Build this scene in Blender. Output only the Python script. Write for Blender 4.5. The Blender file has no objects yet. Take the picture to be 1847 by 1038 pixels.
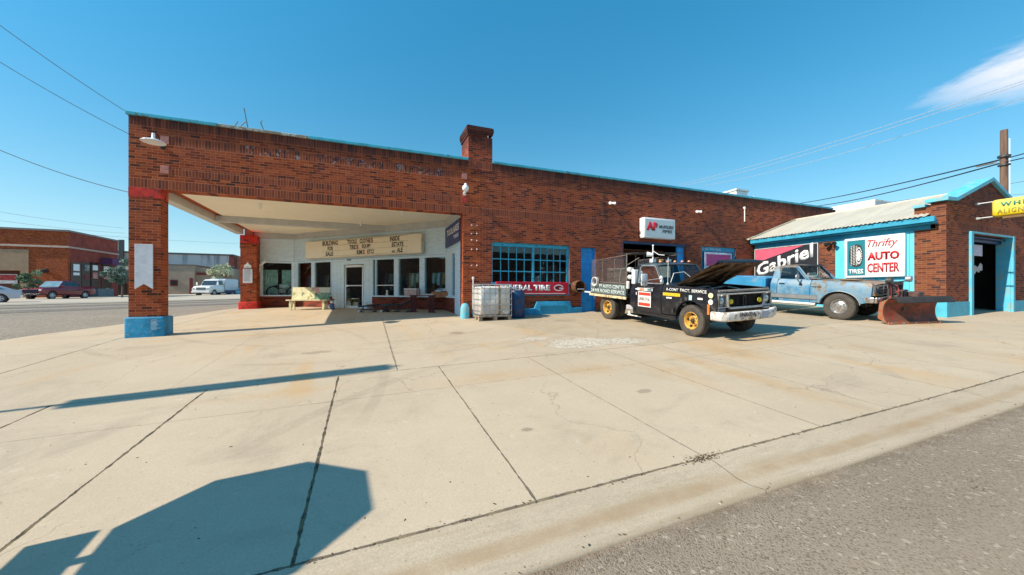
import bpy, bmesh, math, random
from mathutils import Vector, Matrix
random.seed(7)
S = bpy.context.scene
COL = S.collection
R = math.radians
# ---------------------------------------------------------------- camera, sky, sun, exposure
YAW = 21.63
cam = bpy.data.cameras.new('camera'); camo = bpy.data.objects.new('camera', cam); COL.objects.link(camo)
camo.location = (0, 0, 0); camo.rotation_euler = (R(90), 0, R(-YAW))
cam.sensor_width = 36; cam.lens = 664.6/1847*36; cam.shift_y = 7/1847
cam.clip_start = 0.05; cam.clip_end = 3000
S.camera = camo
SUN_EL, SUN_SKEW = 39.5, 4.2            # sun stands to the left (-X), a little to the camera's side of the wall
w = bpy.data.worlds.new('World'); S.world = w; w.use_nodes = True
nt = w.node_tree; nt.nodes.clear()
sky = nt.nodes.new('ShaderNodeTexSky'); sky.sky_type = 'NISHITA'; sky.sun_disc = False
sky.sun_elevation = R(SUN_EL); sky.sun_rotation = R(-90-SUN_SKEW)
sky.air_density = 1.0; sky.dust_density = 0.15; sky.ozone_density = 2.2; sky.altitude = 500
bg = nt.nodes.new('ShaderNodeBackground'); bg.inputs[1].default_value = 0.148
wo = nt.nodes.new('ShaderNodeOutputWorld')
hs = nt.nodes.new('ShaderNodeHueSaturation'); hs.inputs['Saturation'].default_value = 1.34; hs.inputs['Hue'].default_value = 0.476; hs.inputs['Value'].default_value = 1.0
nt.links.new(sky.outputs[0], hs.inputs['Color'])
# one thin wisp of cloud, by direction
tc = nt.nodes.new('ShaderNodeTexCoord')
mp = nt.nodes.new('ShaderNodeMapping'); mp.vector_type = 'POINT'
def wmath(op, a, b=None, c=None, clamp=False):
    n = nt.nodes.new('ShaderNodeMath'); n.operation = op; n.use_clamp = clamp
    for i, v in enumerate((a, b, c)):
        if v is None: continue
        if isinstance(v, (int, float)): n.inputs[i].default_value = v
        else: nt.links.new(v, n.inputs[i])
    return n.outputs[0]
def wdot(vec):
    n = nt.nodes.new('ShaderNodeVectorMath'); n.operation = 'DOT_PRODUCT'
    nt.links.new(tc.outputs['Generated'], n.inputs[0]); n.inputs[1].default_value = vec
    return n.outputs['Value']
def dirpx(px, py):
    u = (px-923.5)/664.6; v = (526-py)/664.6
    s, c = math.sin(R(YAW)), math.cos(R(YAW))
    return Vector((s+u*c, c-u*s, v)).normalized()
c0 = dirpx(1628, 200); c1 = dirpx(1900, 112)
cc = dirpx(1780, 148); ca = (c1-c0).normalized(); cb = cc.cross(ca).normalized()
la = wdot(tuple(ca)); lb = wdot(tuple(cb)); lc = wdot(tuple(cc))
nz = nt.nodes.new('ShaderNodeTexNoise'); nz.inputs['Scale'].default_value = 12; nz.inputs['Detail'].default_value = 7; nz.inputs['Roughness'].default_value = .68
cmb = nt.nodes.new('ShaderNodeCombineXYZ')
nt.links.new(wmath('MULTIPLY', la, 1.0), cmb.inputs[0]); nt.links.new(wmath('MULTIPLY', lb, 3.5), cmb.inputs[1])
nt.links.new(cmb.outputs[0], nz.inputs['Vector'])
u_ = wmath('SUBTRACT', la, ca.dot(c0))                       # distance along the wisp from its tip
wid = wmath('MULTIPLY_ADD', u_, 0.27, 0.006)
off = wmath('MULTIPLY', wmath('SUBTRACT', nz.outputs[0], .5), 0.055)
q = wmath('DIVIDE', wmath('ABSOLUTE', wmath('ADD', lb, off)), wmath('MAXIMUM', wid, .0005))
m1 = wmath('SUBTRACT', 1.25, q, clamp=True)
m2 = wmath('MULTIPLY', u_, 9, clamp=True)
m3 = wmath('GREATER_THAN', lc, .3)
mask = wmath('MULTIPLY', wmath('MULTIPLY', m1, m2), m3)
mask = wmath('MULTIPLY', mask, wmath('MULTIPLY_ADD', nz.outputs[0], 1.4, .22, clamp=True))
nt.links.new(wmath('MULTIPLY_ADD', wmath('MAXIMUM', wdot((0, 0, 1)), 0), .82, .55), hs.inputs['Value'])
mx = nt.nodes.new('ShaderNodeMix'); mx.data_type = 'RGBA'
hz = nt.nodes.new('ShaderNodeMix'); hz.data_type = 'RGBA'      # pale cyan air towards the horizon
nt.links.new(wmath('MULTIPLY', wmath('POWER', wmath('SUBTRACT', 1, wmath('ABSOLUTE', wdot((0, 0, 1))), clamp=True), 7), .85), hz.inputs[0])
nt.links.new(hs.outputs[0], hz.inputs[6]); hz.inputs[7].default_value = (3.1, 4.45, 4.9, 1)
nt.links.new(mask, mx.inputs[0]); nt.links.new(hz.outputs[2], mx.inputs[6]); mx.inputs[7].default_value = (4.3, 4.5, 5.0, 1)
nt.links.new(mx.outputs[2], bg.inputs[0]); nt.links.new(bg.outputs[0], wo.inputs[0])
sun = bpy.data.lights.new('sun', 'SUN'); sun.energy = 4.6; sun.angle = R(0.5); sun.color = (1, .885, .72)
suno = bpy.data.objects.new('sun', sun); COL.objects.link(suno)
sd = Vector((-math.cos(R(SUN_EL))*math.cos(R(SUN_SKEW)), -math.cos(R(SUN_EL))*math.sin(R(SUN_SKEW)), math.sin(R(SUN_EL))))
suno.rotation_euler = sd.to_track_quat('Z', 'Y').to_euler(); suno.location = (-20, -2, 20)
S.view_settings.view_transform = 'Standard'; S.view_settings.look = 'None'
S.view_settings.gamma = 1; S.view_settings.exposure = 0.53; S.view_settings.use_curve_mapping = False
try: S.cycles.max_bounces = 12; S.cycles.diffuse_bounces = 7; S.cycles.transparent_max_bounces = 12
except Exception: pass

# ---------------------------------------------------------------- terrain height
def ss(t):
    t = max(0, min(1, t)); return t*t*(3-2*t)
def gz(x, y):
    z = -1.75+.027*min(max(x, -9.0), 20)
    z += .064*max(1.9, min(y, 11.86))+.036*max(0, min(y-11.86, 8.64))+.004*max(0, min(y-20.5, 28))
    z += .12*ss((x-6)/11)+.08*math.exp(-((x-2.5)**2+(y-13.5)**2)/9)
    return z
def at(px, py, Y=None, X=None, d=None):
    """world point seen at a pixel, at a given plane or depth"""
    u = (px-923.5)/664.6; v = (526-py)/664.6
    s, c = math.sin(R(YAW)), math.cos(R(YAW))
    D = Vector((s+u*c, c-u*s, v))
    if Y is not None: t = Y/D.y
    elif X is not None: t = X/D.x
    else: t = d
    return D*t

# ---------------------------------------------------------------- mesh builder
class MB:
    def __init__(s, M=None):
        s.v = []; s.f = []; s.mi = []; s.M = M or Matrix.Identity(4); s.cur = 0
    def mat(s, i): s.cur = i; return s
    def add(s, vs, fs):
        o = len(s.v)
        s.v += [s.M @ Vector(p) for p in vs]
        s.f += [tuple(i+o for i in f) for f in fs]; s.mi += [s.cur]*len(fs)
        return s
    def box(s, x0, x1, y0, y1, z0, z1):
        v = [(x, y, z) for z in (z0, z1) for y in (y0, y1) for x in (x0, x1)]
        return s.add(v, [(0, 2, 3, 1), (4, 5, 7, 6), (0, 1, 5, 4), (2, 6, 7, 3), (0, 4, 6, 2), (1, 3, 7, 5)])
    def hexa(s, p):   # 8 points: bottom 4 ccw, top 4 ccw
        return s.add(p, [(3, 2, 1, 0), (4, 5, 6, 7), (0, 1, 5, 4), (1, 2, 6, 5), (2, 3, 7, 6), (3, 0, 4, 7)])
    def quad(s, a, b, c, d): return s.add([a, b, c, d], [(0, 1, 2, 3)])
    def cyl(s, a, b, r, n=12, r2=None, caps=True):
        a = Vector(a); b = Vector(b); r2 = r if r2 is None else r2
        d = (b-a).normalized(); u = d.orthogonal().normalized(); w_ = d.cross(u)
        vs = []
        for p, rr in ((a, r), (b, r2)):
            for i in range(n):
                t = 2*math.pi*i/n; vs.append(p+u*(rr*math.cos(t))+w_*(rr*math.sin(t)))
        fs = [(i, (i+1) % n, n+(i+1) % n, n+i) for i in range(n)]
        if caps: fs += [tuple(range(n-1, -1, -1)), tuple(range(n, 2*n))]
        return s.add(vs, fs)
    def tube(s, pts, r, n=8):
        pts = [Vector(p) for p in pts]
        rings = []; up = None
        for i, p in enumerate(pts):
            d = (pts[min(i+1, len(pts)-1)]-pts[max(i-1, 0)]).normalized()
            if up is None: up = d.orthogonal().normalized()
            up = (up-d*up.dot(d)).normalized(); w_ = d.cross(up)
            rings.append([p+up*(r*math.cos(2*math.pi*k/n))+w_*(r*math.sin(2*math.pi*k/n)) for k in range(n)])
        vs = [q for g in rings for q in g]; fs = []
        for i in range(len(pts)-1):
            for k in range(n): fs.append((i*n+k, i*n+(k+1) % n, (i+1)*n+(k+1) % n, (i+1)*n+k))
        fs += [tuple(range(n-1, -1, -1)), tuple(range((len(pts)-1)*n, len(pts)*n))]
        return s.add(vs, fs)
    def lathe(s, prof, c=(0, 0, 0), axis='z', n=24, close=False, cap=True):
        """prof: (radius, along) pairs"""
        vs = []; fs = []
        for r, h in prof:
            for i in range(n):
                t = 2*math.pi*i/n; a, b = r*math.cos(t), r*math.sin(t)
                p = {'z': (a, b, h), 'y': (a, h, -b), 'x': (h, a, b)}[axis]
                vs.append(Vector(p)+Vector(c))
        m = len(prof)
        rng = m if close else m-1
        for j in range(rng):
            k = (j+1) % m
            for i in range(n): fs.append((j*n+i, j*n+(i+1) % n, k*n+(i+1) % n, k*n+i))
        if not close and cap:
            if prof[0][0] > 1e-4: fs.append(tuple(range(n-1, -1, -1)))
            if prof[-1][0] > 1e-4: fs.append(tuple(range((m-1)*n, m*n)))
        return s.add(vs, fs)
    def prism(s, poly, h0, h1, plane='xz'):
        """poly of 2D points in plane, extruded between h0 and h1 along the third axis"""
        def P3(a, b, h): return {'xz': (a, h, b), 'xy': (a, b, h), 'yz': (h, a, b)}[plane]
        n = len(poly)
        vs = [P3(a, b, h0) for a, b in poly]+[P3(a, b, h1) for a, b in poly]
        fs = [tuple(range(n)), tuple(range(2*n-1, n-1, -1))]+[(i, n+i, n+(i+1) % n, (i+1) % n) for i in range(n)]
        return s.add(vs, fs)
    def build(s, name, mats, parent=None, bevel=0, smooth=35, slices=None, fn=None, seg=1):
        me = bpy.data.meshes.new(name); me.from_pydata([tuple(p) for p in s.v], [], s.f)
        if not isinstance(mats, (list, tuple)): mats = [mats]
        for m in mats: me.materials.append(m)
        for p, i in zip(me.polygons, s.mi): p.material_index = min(i, len(mats)-1)
        bm = bmesh.new(); bm.from_mesh(me)
        bmesh.ops.remove_doubles(bm, verts=bm.verts, dist=1e-5)
        bmesh.ops.recalc_face_normals(bm, faces=bm.faces)
        if slices:
            for co, no in slices:
                bmesh.ops.bisect_plane(bm, geom=bm.verts[:]+bm.edges[:]+bm.faces[:], plane_co=co, plane_no=no, dist=1e-5)
        if fn:
            for v in bm.verts: v.co = Vector(fn(v.co))
        if bevel > 0:
            es = [e for e in bm.edges if len(e.link_faces) == 2 and e.calc_face_angle(0) > R(25)]
            bmesh.ops.bevel(bm, geom=es, offset=bevel, segments=seg, affect='EDGES', profile=.5, clamp_overlap=True)
        bm.to_mesh(me); bm.free()
        if smooth:
            me.shade_smooth(); me.set_sharp_from_angle(angle=R(smooth))
        o = bpy.data.objects.new(name, me); COL.objects.link(o)
        if parent: put(o, parent)
        return o
def put(o, parent):
    o.parent = parent
    if parent.get('_w'):                                     # parts modelled in world coordinates
        o.matrix_parent_inverse = Matrix.Translation(-Vector(parent['_w']))
        if parent.type == 'MESH': o.matrix_parent_inverse = Matrix.Identity(4)
def thing(name, label, cat, loc=(0, 0, 0), group=None, world=True):
    o = bpy.data.objects.new(name, None); COL.objects.link(o); o.empty_display_size = .2
    o.location = loc
    if world and Vector(loc).length > 0: o['_w'] = tuple(loc)
    return tag(o, label, cat, group)
def tag(o, label, cat, group=None):
    o['label'] = label; o['category'] = cat
    if group: o['group'] = group
    return o
def struct(o, kind='structure'):
    o['kind'] = kind; return o
def text(parent, st, o, right, up, wdt, hgt, m, bold=0.0, shear=0.0, name='lettering', ext=.002, space=1.0):
    """flat lettering fitted in a wdt x hgt rectangle whose lower left corner is o"""
    cu = bpy.data.curves.new('t', 'FONT'); cu.body = st; cu.size = 1; cu.offset = bold; cu.shear = shear; cu.space_character = space; cu.resolution_u = 2
    to = bpy.data.objects.new('t', cu); COL.objects.link(to)
    dg = bpy.context.evaluated_depsgraph_get()
    me = bpy.data.meshes.new_from_object(to.evaluated_get(dg))
    bpy.data.objects.remove(to)
    xs = [v.co.x for v in me.vertices]; ys = [v.co.y for v in me.vertices]
    x0, x1, y0, y1 = min(xs), max(xs), min(ys), max(ys)
    right = Vector(right).normalized(); up = Vector(up).normalized(); n = right.cross(up)
    o = Vector(o)
    for v in me.vertices:
        v.co = o+right*((v.co.x-x0)/(x1-x0)*wdt)+up*((v.co.y-y0)/(y1-y0)*hgt)
    bm = bmesh.new(); bm.from_mesh(me)
    bmesh.ops.remove_doubles(bm, verts=bm.verts, dist=1e-5)
    g = bmesh.ops.extrude_face_region(bm, geom=bm.faces[:])
    for e in g['geom']:
        if isinstance(e, bmesh.types.BMVert): e.co += n*ext
    bmesh.ops.recalc_face_normals(bm, faces=bm.faces)
    bm.to_mesh(me); bm.free()
    me.materials.clear(); me.materials.append(m); me.name = name
    ob = bpy.data.objects.new(name, me); COL.objects.link(ob)
    if parent: put(ob, parent)
    return ob

# ---------------------------------------------------------------- materials
class NT:
    def __init__(s, name):
        s.m = bpy.data.materials.new(name); s.m.use_nodes = True; s.t = s.m.node_tree; s.t.nodes.clear()
        s.out = s.n('ShaderNodeOutputMaterial'); s._tc = None
    def n(s, k, **kw):
        x = s.t.nodes.new(k)
        for a, b in kw.items(): setattr(x, a, b)
        return x
    def set(s, inp, v):
        if v is None: return
        if hasattr(v, 'is_output') or isinstance(v, bpy.types.NodeSocket): s.t.links.new(v, inp)
        else:
            if inp.type == 'RGBA' and len(v) == 3: v = (*v, 1)
            inp.default_value = v
    def obj(s):
        if not s._tc: s._tc = s.n('ShaderNodeTexCoord')
        return s._tc.outputs['Object']
    def math(s, op, a, b=None, c=None, clamp=False):
        x = s.n('ShaderNodeMath', operation=op, use_clamp=clamp)
        for i, v in enumerate((a, b, c)): s.set(x.inputs[i], v)
        return x.outputs[0]
    def sep(s, v=None):
        x = s.n('ShaderNodeSeparateXYZ'); s.set(x.inputs[0], v or s.obj()); return x.outputs
    def comb(s, a, b, c=0.0):
        x = s.n('ShaderNodeCombineXYZ')
        for i, v in enumerate((a, b, c)): s.set(x.inputs[i], v)
        return x.outputs[0]
    def noise(s, scale, detail=4, rough=.55, vec=None, stretch=None, dist=0):
        x = s.n('ShaderNodeTexNoise'); x.inputs['Scale'].default_value = scale; x.inputs['Detail'].default_value = detail
        x.inputs['Roughness'].default_value = rough; x.inputs['Distortion'].default_value = dist
        v = vec or s.obj()
        if stretch:
            mp = s.n('ShaderNodeMapping'); s.set(mp.inputs[0], v); mp.inputs['Scale'].default_value = stretch; v = mp.outputs[0]
        s.set(x.inputs['Vector'], v); return x.outputs[0]
    def ramp(s, f, a, b, lo=0.0, hi=1.0):
        x = s.n('ShaderNodeMapRange', interpolation_type='SMOOTHSTEP'); s.set(x.inputs[0], f)
        x.inputs[1].default_value = a; x.inputs[2].default_value = b; x.inputs[3].default_value = lo; x.inputs[4].default_value = hi
        return x.outputs[0]
    def mix(s, f, a, b, mode='MIX'):
        x = s.n('ShaderNodeMix', data_type='RGBA', blend_type=mode); s.set(x.inputs[0], f); s.set(x.inputs[6], a); s.set(x.inputs[7], b)
        return x.outputs[2]
    def bump(s, h, strength=.3, dist=.01):
        x = s.n('ShaderNodeBump'); x.inputs['Strength'].default_value = strength; x.inputs['Distance'].default_value = dist; s.set(x.inputs['Height'], h)
        return x.outputs[0]
    def bsdf(s, col, rough=.6, metal=0.0, normal=None, coat=0.0, spec=None, emit=None):
        x = s.n('ShaderNodeBsdfPrincipled'); s.set(x.inputs['Base Color'], col); s.set(x.inputs['Roughness'], rough); s.set(x.inputs['Metallic'], metal)
        if normal: s.set(x.inputs['Normal'], normal)
        if coat: x.inputs['Coat Weight'].default_value = coat; x.inputs['Coat Roughness'].default_value = .08
        if spec is not None: x.inputs['Specular IOR Level'].default_value = spec
        if emit: s.set(x.inputs['Emission Color'], emit[0]); x.inputs['Emission Strength'].default_value = emit[1]
        s.t.links.new(x.outputs[0], s.out.inputs[0]); return s.m
def paint(name, col, rough=.5, var=.18, scale=6, metal=0.0, dirt=None, dirt_amt=0.0, dirt_scale=5, bump=0.0, bscale=60, coat=0.0, stretch=None):
    t = NT(name)
    n = t.noise(scale, 5, .6, stretch=stretch)
    c = t.mix(t.ramp(n, .3, .7), [k*(1-var) for k in col], [min(1, k*(1+var)) for k in col])
    r = rough
    if dirt:
        d = t.noise(dirt_scale, 8, .65, stretch=stretch)
        mk = t.ramp(d, .62-dirt_amt*.35, .70-dirt_amt*.3)
        c = t.mix(mk, c, dirt); r = t.ramp(mk, 0, 1, rough, .85)
    nn = t.bump(t.noise(bscale, 3, .6), .25, bump) if bump else None
    return t.bsdf(c, r, metal, nn, coat)
def absx(t, v): return t.math('ABSOLUTE', v)
def brick(name, tint=(1, 1, 1), bands=(), lettering=None, stain=.0, dark=.085, cap_z=None, light_mortar=.0):
    t = NT(name)
    X, Y, Z = t.sep()
    g = t.n('ShaderNodeNewGeometry'); nx = t.sep(g.outputs['Normal'])[0]
    side = t.math('GREATER_THAN', absx(t, nx), .6)
    wob = t.noise(3, 2)
    H = t.math('ADD', t.math('MULTIPLY', X, t.math('SUBTRACT', 1, side)), t.math('MULTIPLY', Y, side))
    # slight waviness
    Zw = t.math('ADD', Z, t.math('MULTIPLY', t.math('SUBTRACT', wob, .5), .006))
    def bt(vec, bw, rh, off):
        b = t.n('ShaderNodeTexBrick'); t.set(b.inputs['Vector'], vec); b.offset = off
        b.inputs['Scale'].default_value = 1; b.inputs['Brick Width'].default_value = bw; b.inputs['Row Height'].default_value = rh
        b.inputs['Mortar Size'].default_value = .0055; b.inputs['Mortar Smooth'].default_value = .35
        b.inputs['Color1'].default_value = (0, 0, 0, 1); b.inputs['Color2'].default_value = (1, 1, 1, 1); b.inputs['Mortar'].default_value = (.5, .5, .5, 1)
        return b.outputs['Color'], b.outputs['Fac']
    c1, f1 = bt(t.comb(t.math('ADD', H, 50), t.math('ADD', Zw, 50)), .215, .0677, .5)
    c2, f2 = bt(t.comb(t.math('ADD', H, 50), t.math('ADD', Zw, 50)), .0677, .9, 0)
    bm_ = None
    for (z0, z1, x0, x1) in bands:
        m = t.math('MULTIPLY', t.math('GREATER_THAN', Z, z0), t.math('LESS_THAN', Z, z1))
        m = t.math('MULTIPLY', m, t.math('MULTIPLY', t.math('GREATER_THAN', X, x0), t.math('LESS_THAN', X, x1)))
        # mortar line at the band's two edges
        e = t.math('MINIMUM', absx(t, t.math('SUBTRACT', Z, z0)), absx(t, t.math('SUBTRACT', Z, z1)))
        e = t.math('MULTIPLY', t.math('LESS_THAN', e, .007), m)
        if bm_ is None: bm_, ed = m, e
        else: bm_ = t.math('MAXIMUM', bm_, m); ed = t.math('MAXIMUM', ed, e)
    if bm_ is not None:
        c1 = t.mix(bm_, c1, c2)
        f1 = t.math('MAXIMUM', t.math('ADD', t.math('MULTIPLY', f1, t.math('SUBTRACT', 1, bm_)), t.math('MULTIPLY', f2, bm_)), ed)
    cr = t.n('ShaderNodeValToRGB'); t.set(cr.inputs[0], c1)
    cols = [(0, (.045, .026, .028)), (dark, (.075, .032, .026)), (dark+.05, (.17, .036, .018)), (.40, (.29, .068, .026)), (.62, (.43, .112, .038)), (.82, (.34, .078, .034)), (1, (.50, .155, .062))]
    el = cr.color_ramp.elements
    while len(el) > 1: el.remove(el[-1])
    el[0].position = 0; el[0].color = (*[a*b for a, b in zip(cols[0][1], tint)], 1)
    for p, c in cols[1:]:
        x = el.new(p); x.color = (*[a*b for a, b in zip(c, tint)], 1)
    col = cr.outputs[0]
    sp = t.noise(55, 3, .7)
    col = t.mix(t.ramp(sp, .35, .7, 0, .35), col, (.10*tint[0], .035*tint[1], .028*tint[2]))
    if bm_ is not None: col = t.mix(t.math('MULTIPLY', bm_, .45), col, (.16, .05, .032))
    big = t.noise(.9, 4, .6)
    col = t.mix(t.ramp(big, .35, .7, 0, .5), col, t.mix(.55, col, (.24, .07, .05)))
    if lettering:
        (z0, z1, x0, x1) = lettering
        m = t.math('MULTIPLY', t.math('GREATER_THAN', Z, z0), t.math('LESS_THAN', Z, z1))
        m = t.math('MULTIPLY', m, t.math('MULTIPLY', t.math('GREATER_THAN', X, x0), t.math('LESS_THAN', X, x1)))
        ln = t.noise(5.5, 2, .5, stretch=(1, 1, .45)); ln2 = t.noise(19, 1, .5)
        ck = t.n('ShaderNodeTexVoronoi'); ck.inputs['Scale'].default_value = 15; t.set(ck.inputs[0], t.obj())
        m = t.math('MULTIPLY', m, t.math('MULTIPLY', t.ramp(ln, .47, .52), t.ramp(ln2, .42, .5)))
        col = t.mix(t.math('MULTIPLY', m, .85), col, t.mix(t.math('GREATER_THAN', t.sep(ck.outputs['Color'])[0], .72), (.02, .022, .035), (.30, .25, .24)))
    # mortar
    mcol = t.mix(t.noise(4, 4), [a*b for a, b in zip((.60, .20, .11), tint)], [a*b for a, b in zip((.72, .31, .19), tint)])
    if light_mortar: mcol = t.mix(light_mortar, mcol, (.42, .30, .22))
    f1s = t.math('MULTIPLY', f1, .62)
    col = t.mix(f1s, col, mcol)
    if cap_z:   # soot streaks that hang below the coping
        st = t.noise(2.4, 5, .7, stretch=(3, 3, .25))
        dz = t.ramp(t.math('SUBTRACT', cap_z, Z), 0, .62, 1, 0)
        k = t.math('MULTIPLY', t.math('POWER', dz, 1.3), t.ramp(st, .28, .66, .25, 1.0))
        col = t.mix(t.math('MULTIPLY', k, .86), col, (.016, .012, .014))
    if stain:
        st = t.noise(.55, 6, .7); col = t.mix(t.ramp(st, .52, .72, 0, stain), col, (.05, .03, .028))
        sv = t.noise(1.6, 6, .75, stretch=(1.4, 1.4, .16)); col = t.mix(t.ramp(sv, .56, .70, 0, stain*1.3), col, (.07, .035, .03))
        ef = t.noise(2.3, 7, .8); col = t.mix(t.ramp(ef, .66, .74, 0, .35), col, (.48, .33, .26))
    h = t.math('ADD', t.math('MULTIPLY', f1, -1), t.math('MULTIPLY', sp, .5))
    nrm = t.bump(t.math('ADD', h, t.math('MULTIPLY', c1 if False else t.noise(14, 2), .5)), .55, .012)
    return t.bsdf(col, .82, 0, nrm, spec=.25)
def glass(name, tint=(.55, .62, .62), rough=.015, dim=.5):
    t = NT(name)
    tr = t.n('ShaderNodeBsdfTransparent'); tr.inputs[0].default_value = (*[c*dim*2 if c*dim*2 < 1 else 1 for c in tint], 1)
    gl = t.n('ShaderNodeBsdfGlossy'); gl.inputs['Roughness'].default_value = rough; gl.inputs[0].default_value = (.95, .97, 1, 1)
    wn = t.noise(1.3, 2); nb = t.bump(wn, .06, .03); t.t.links.new(nb, gl.inputs['Normal'])
    fr = t.n('ShaderNodeFresnel'); fr.inputs[0].default_value = 1.52
    mxs = t.n('ShaderNodeMixShader'); t.t.links.new(t.math('MULTIPLY', fr.outputs[0], .9), mxs.inputs[0]); t.t.links.new(tr.outputs[0], mxs.inputs[1]); t.t.links.new(gl.outputs[0], mxs.inputs[2])
    t.t.links.new(mxs.outputs[0], t.out.inputs[0]); return t.m

# ---------------------------------------------------------------- ground sheets
def ground_mat(name, base, alt, joints=(), stains=True, speck=.45, patch=False, gutter=False):
    t = NT(name); X, Y, Z = t.sep()
    wob = t.math('MULTIPLY', t.math('SUBTRACT', t.noise(2.2, 5, .65), .5), .05)
    n1 = t.noise(.35, 6, .6); n2 = t.noise(2.2, 6, .65); n3 = t.noise(70, 3, .75); n4 = t.noise(9, 5, .6)
    c = t.mix(t.ramp(n1, .35, .65), base, alt)
    c = t.mix(t.ramp(n2, .3, .75, 0, .32), c, [k*.80 for k in base])
    c = t.mix(t.ramp(n4, .55, .75, 0, .25), c, [min(1, k*1.16) for k in base])
    c = t.mix(t.ramp(n3, .25, .75, 0, speck), c, [k*.55 for k in base])
    if stains:
        # rust coloured run-off, in streaks that follow the fall of the slab
        sX = t.noise(1.0, 5, .6, stretch=(1.3, .28, 1)); reg = t.noise(.28, 2, .5)
        m = t.math('MULTIPLY', t.ramp(sX, .52, .66), t.ramp(reg, .42, .6))
        c = t.mix(t.math('MULTIPLY', m, .5), c, (.50, .31, .14))
        # strong rust runs below the parked truck
        for (x0, y0, sx, sy, a) in ((5.6, 4.4, .22, 1.5, .55), (6.9, 5.3, .5, .8, .6), (4.7, 4.6, .3, .7, .4), (1.9, 5.5, .9, .25, .35), (3.6, 5.3, .6, .25, .35), (-2.4, 11.1, 1.8, .12, .5), (-1.2, 5.9, .8, .15, .3), (8.6, 5.9, 1.2, .35, .5), (2.6, 7.9, .9, .12, .3)):
            dx = t.math('DIVIDE', t.math('ADD', t.math('SUBTRACT', X, x0), t.math('MULTIPLY', wob, 4)), sx)
            dy = t.math('DIVIDE', t.math('SUBTRACT', Y, y0), sy)
            r2 = t.math('ADD', t.math('MULTIPLY', dx, dx), t.math('MULTIPLY', dy, dy))
            k = t.math('MULTIPLY', t.math('EXPONENT', t.math('MULTIPLY', r2, -1)), t.ramp(n2, .3, .6, .4, 1))
            c = t.mix(t.math('MULTIPLY', k, a), c, (.46, .27, .10))
        for (x0, y0, sx, sy, a) in ((8.5, 7.1, .5, .35, .5), (8.2, 9.3, .35, .5, .4), (14.3, 7.4, .5, .4, .5), (2.2, 9.4, .22, .16, .45), (-.9, 8.4, .30, .12, .35), (5.9, 10.3, .4, .25, .4), (-2.6, 3.9, .10, .07, .5), (3.6, 4.1, .12, .08, .4), (1.6, 3.6, .07, .05, .5)):
            dx = t.math('DIVIDE', t.math('SUBTRACT', X, x0), sx); dy = t.math('DIVIDE', t.math('SUBTRACT', Y, y0), sy)
            r2 = t.math('ADD', t.math('ADD', t.math('MULTIPLY', dx, dx), t.math('MULTIPLY', dy, dy)), t.math('MULTIPLY', t.math('SUBTRACT', n4, .5), 2.6))
            c = t.mix(t.ramp(r2, .5, 1.3, a, 0), c, (.13, .10, .075))
        # dark little oil spots and gum
        v = t.n('ShaderNodeTexVoronoi'); v.inputs['Scale'].default_value = 1.7; t.set(v.inputs[0], t.obj()); v.inputs['Randomness'].default_value = 1
        sz = t.math('MULTIPLY', t.sep(v.outputs['Color'])[1], .035)
        k = t.math('LESS_THAN', t.math('ADD', v.outputs['Distance'], t.math('MULTIPLY', t.math('SUBTRACT', n3, .5), .03)), t.math('SUBTRACT', sz, .012))
        c = t.mix(t.math('MULTIPLY', k, .75), c, (.06, .05, .04))
    if patch:
        for (x0, y0, rr_, wd) in ((.4, 14.5, 5.6, .10), (.4, 14.5, 7.1, .10), (6.5, -1.0, 9.2, .12), (-9.0, 7.0, 9.3, .10)):
            dx = t.math('SUBTRACT', X, x0); dy = t.math('SUBTRACT', Y, y0)
            rad = t.math('SQRT', t.math('ADD', t.math('MULTIPLY', dx, dx), t.math('MULTIPLY', dy, dy)))
            k = t.ramp(absx(t, t.math('SUBTRACT', rad, rr_)), wd*.5, wd, 1, 0)
            c = t.mix(t.math('MULTIPLY', t.math('MULTIPLY', k, t.ramp(n1, .42, .6)), .16), c, (.16, .13, .10))
        g2 = t.noise(.8, 7, .72, dist=.6); c = t.mix(t.ramp(g2, .50, .72, 0, .45), c, (.30, .245, .18))
        g3 = t.noise(5.5, 6, .75); c = t.mix(t.ramp(g3, .60, .72, 0, .30), c, (.66, .60, .50))
    pv = t.n('ShaderNodeTexVoronoi'); pv.inputs['Scale'].default_value = 22; t.set(pv.inputs[0], t.obj())
    pk = t.math('MULTIPLY', t.math('LESS_THAN', pv.outputs['Distance'], .16), t.math('GREATER_THAN', t.sep(pv.outputs['Color'])[0], .86))
    c = t.mix(t.math('MULTIPLY', pk, .5), c, [k*.38 for k in base])
    h = t.math('MULTIPLY', n3, .5)
    if patch:
        # worn, exposed-aggregate patch and the older, greyer slab under the vehicles
        e = t.math('ADD', Y, t.math('MULTIPLY', X, .85))
        m = t.math('MULTIPLY', t.math('GREATER_THAN', t.math('ADD', X, t.math('MULTIPLY', wob, 3)), t.math('SUBTRACT', 5.55, t.math('MULTIPLY', t.math('SUBTRACT', Y, 6.45), .52))), t.math('GREATER_THAN', Y, 6.45))
        m = t.math('MULTIPLY', m, t.math('LESS_THAN', X, 60))
        grey = t.mix(t.ramp(n2, .3, .7), (.33, .27, .19), (.43, .355, .25))
        c = t.mix(t.math('MULTIPLY', m, .62), c, grey)
        k = None
        for (x0, y0, sx, sy) in ((4.6, 7.2, .85, .55), (5.6, 7.0, .6, .35), (3.7, 8.0, .45, .2)):
            dx = t.math('DIVIDE', t.math('SUBTRACT', X, x0), sx); dy = t.math('DIVIDE', t.math('SUBTRACT', Y, y0), sy)
            kk = t.math('SUBTRACT', 1.15, t.math('ADD', t.math('MULTIPLY', dx, dx), t.math('MULTIPLY', dy, dy)))
            k = kk if k is None else t.math('MAXIMUM', k, kk)
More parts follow.
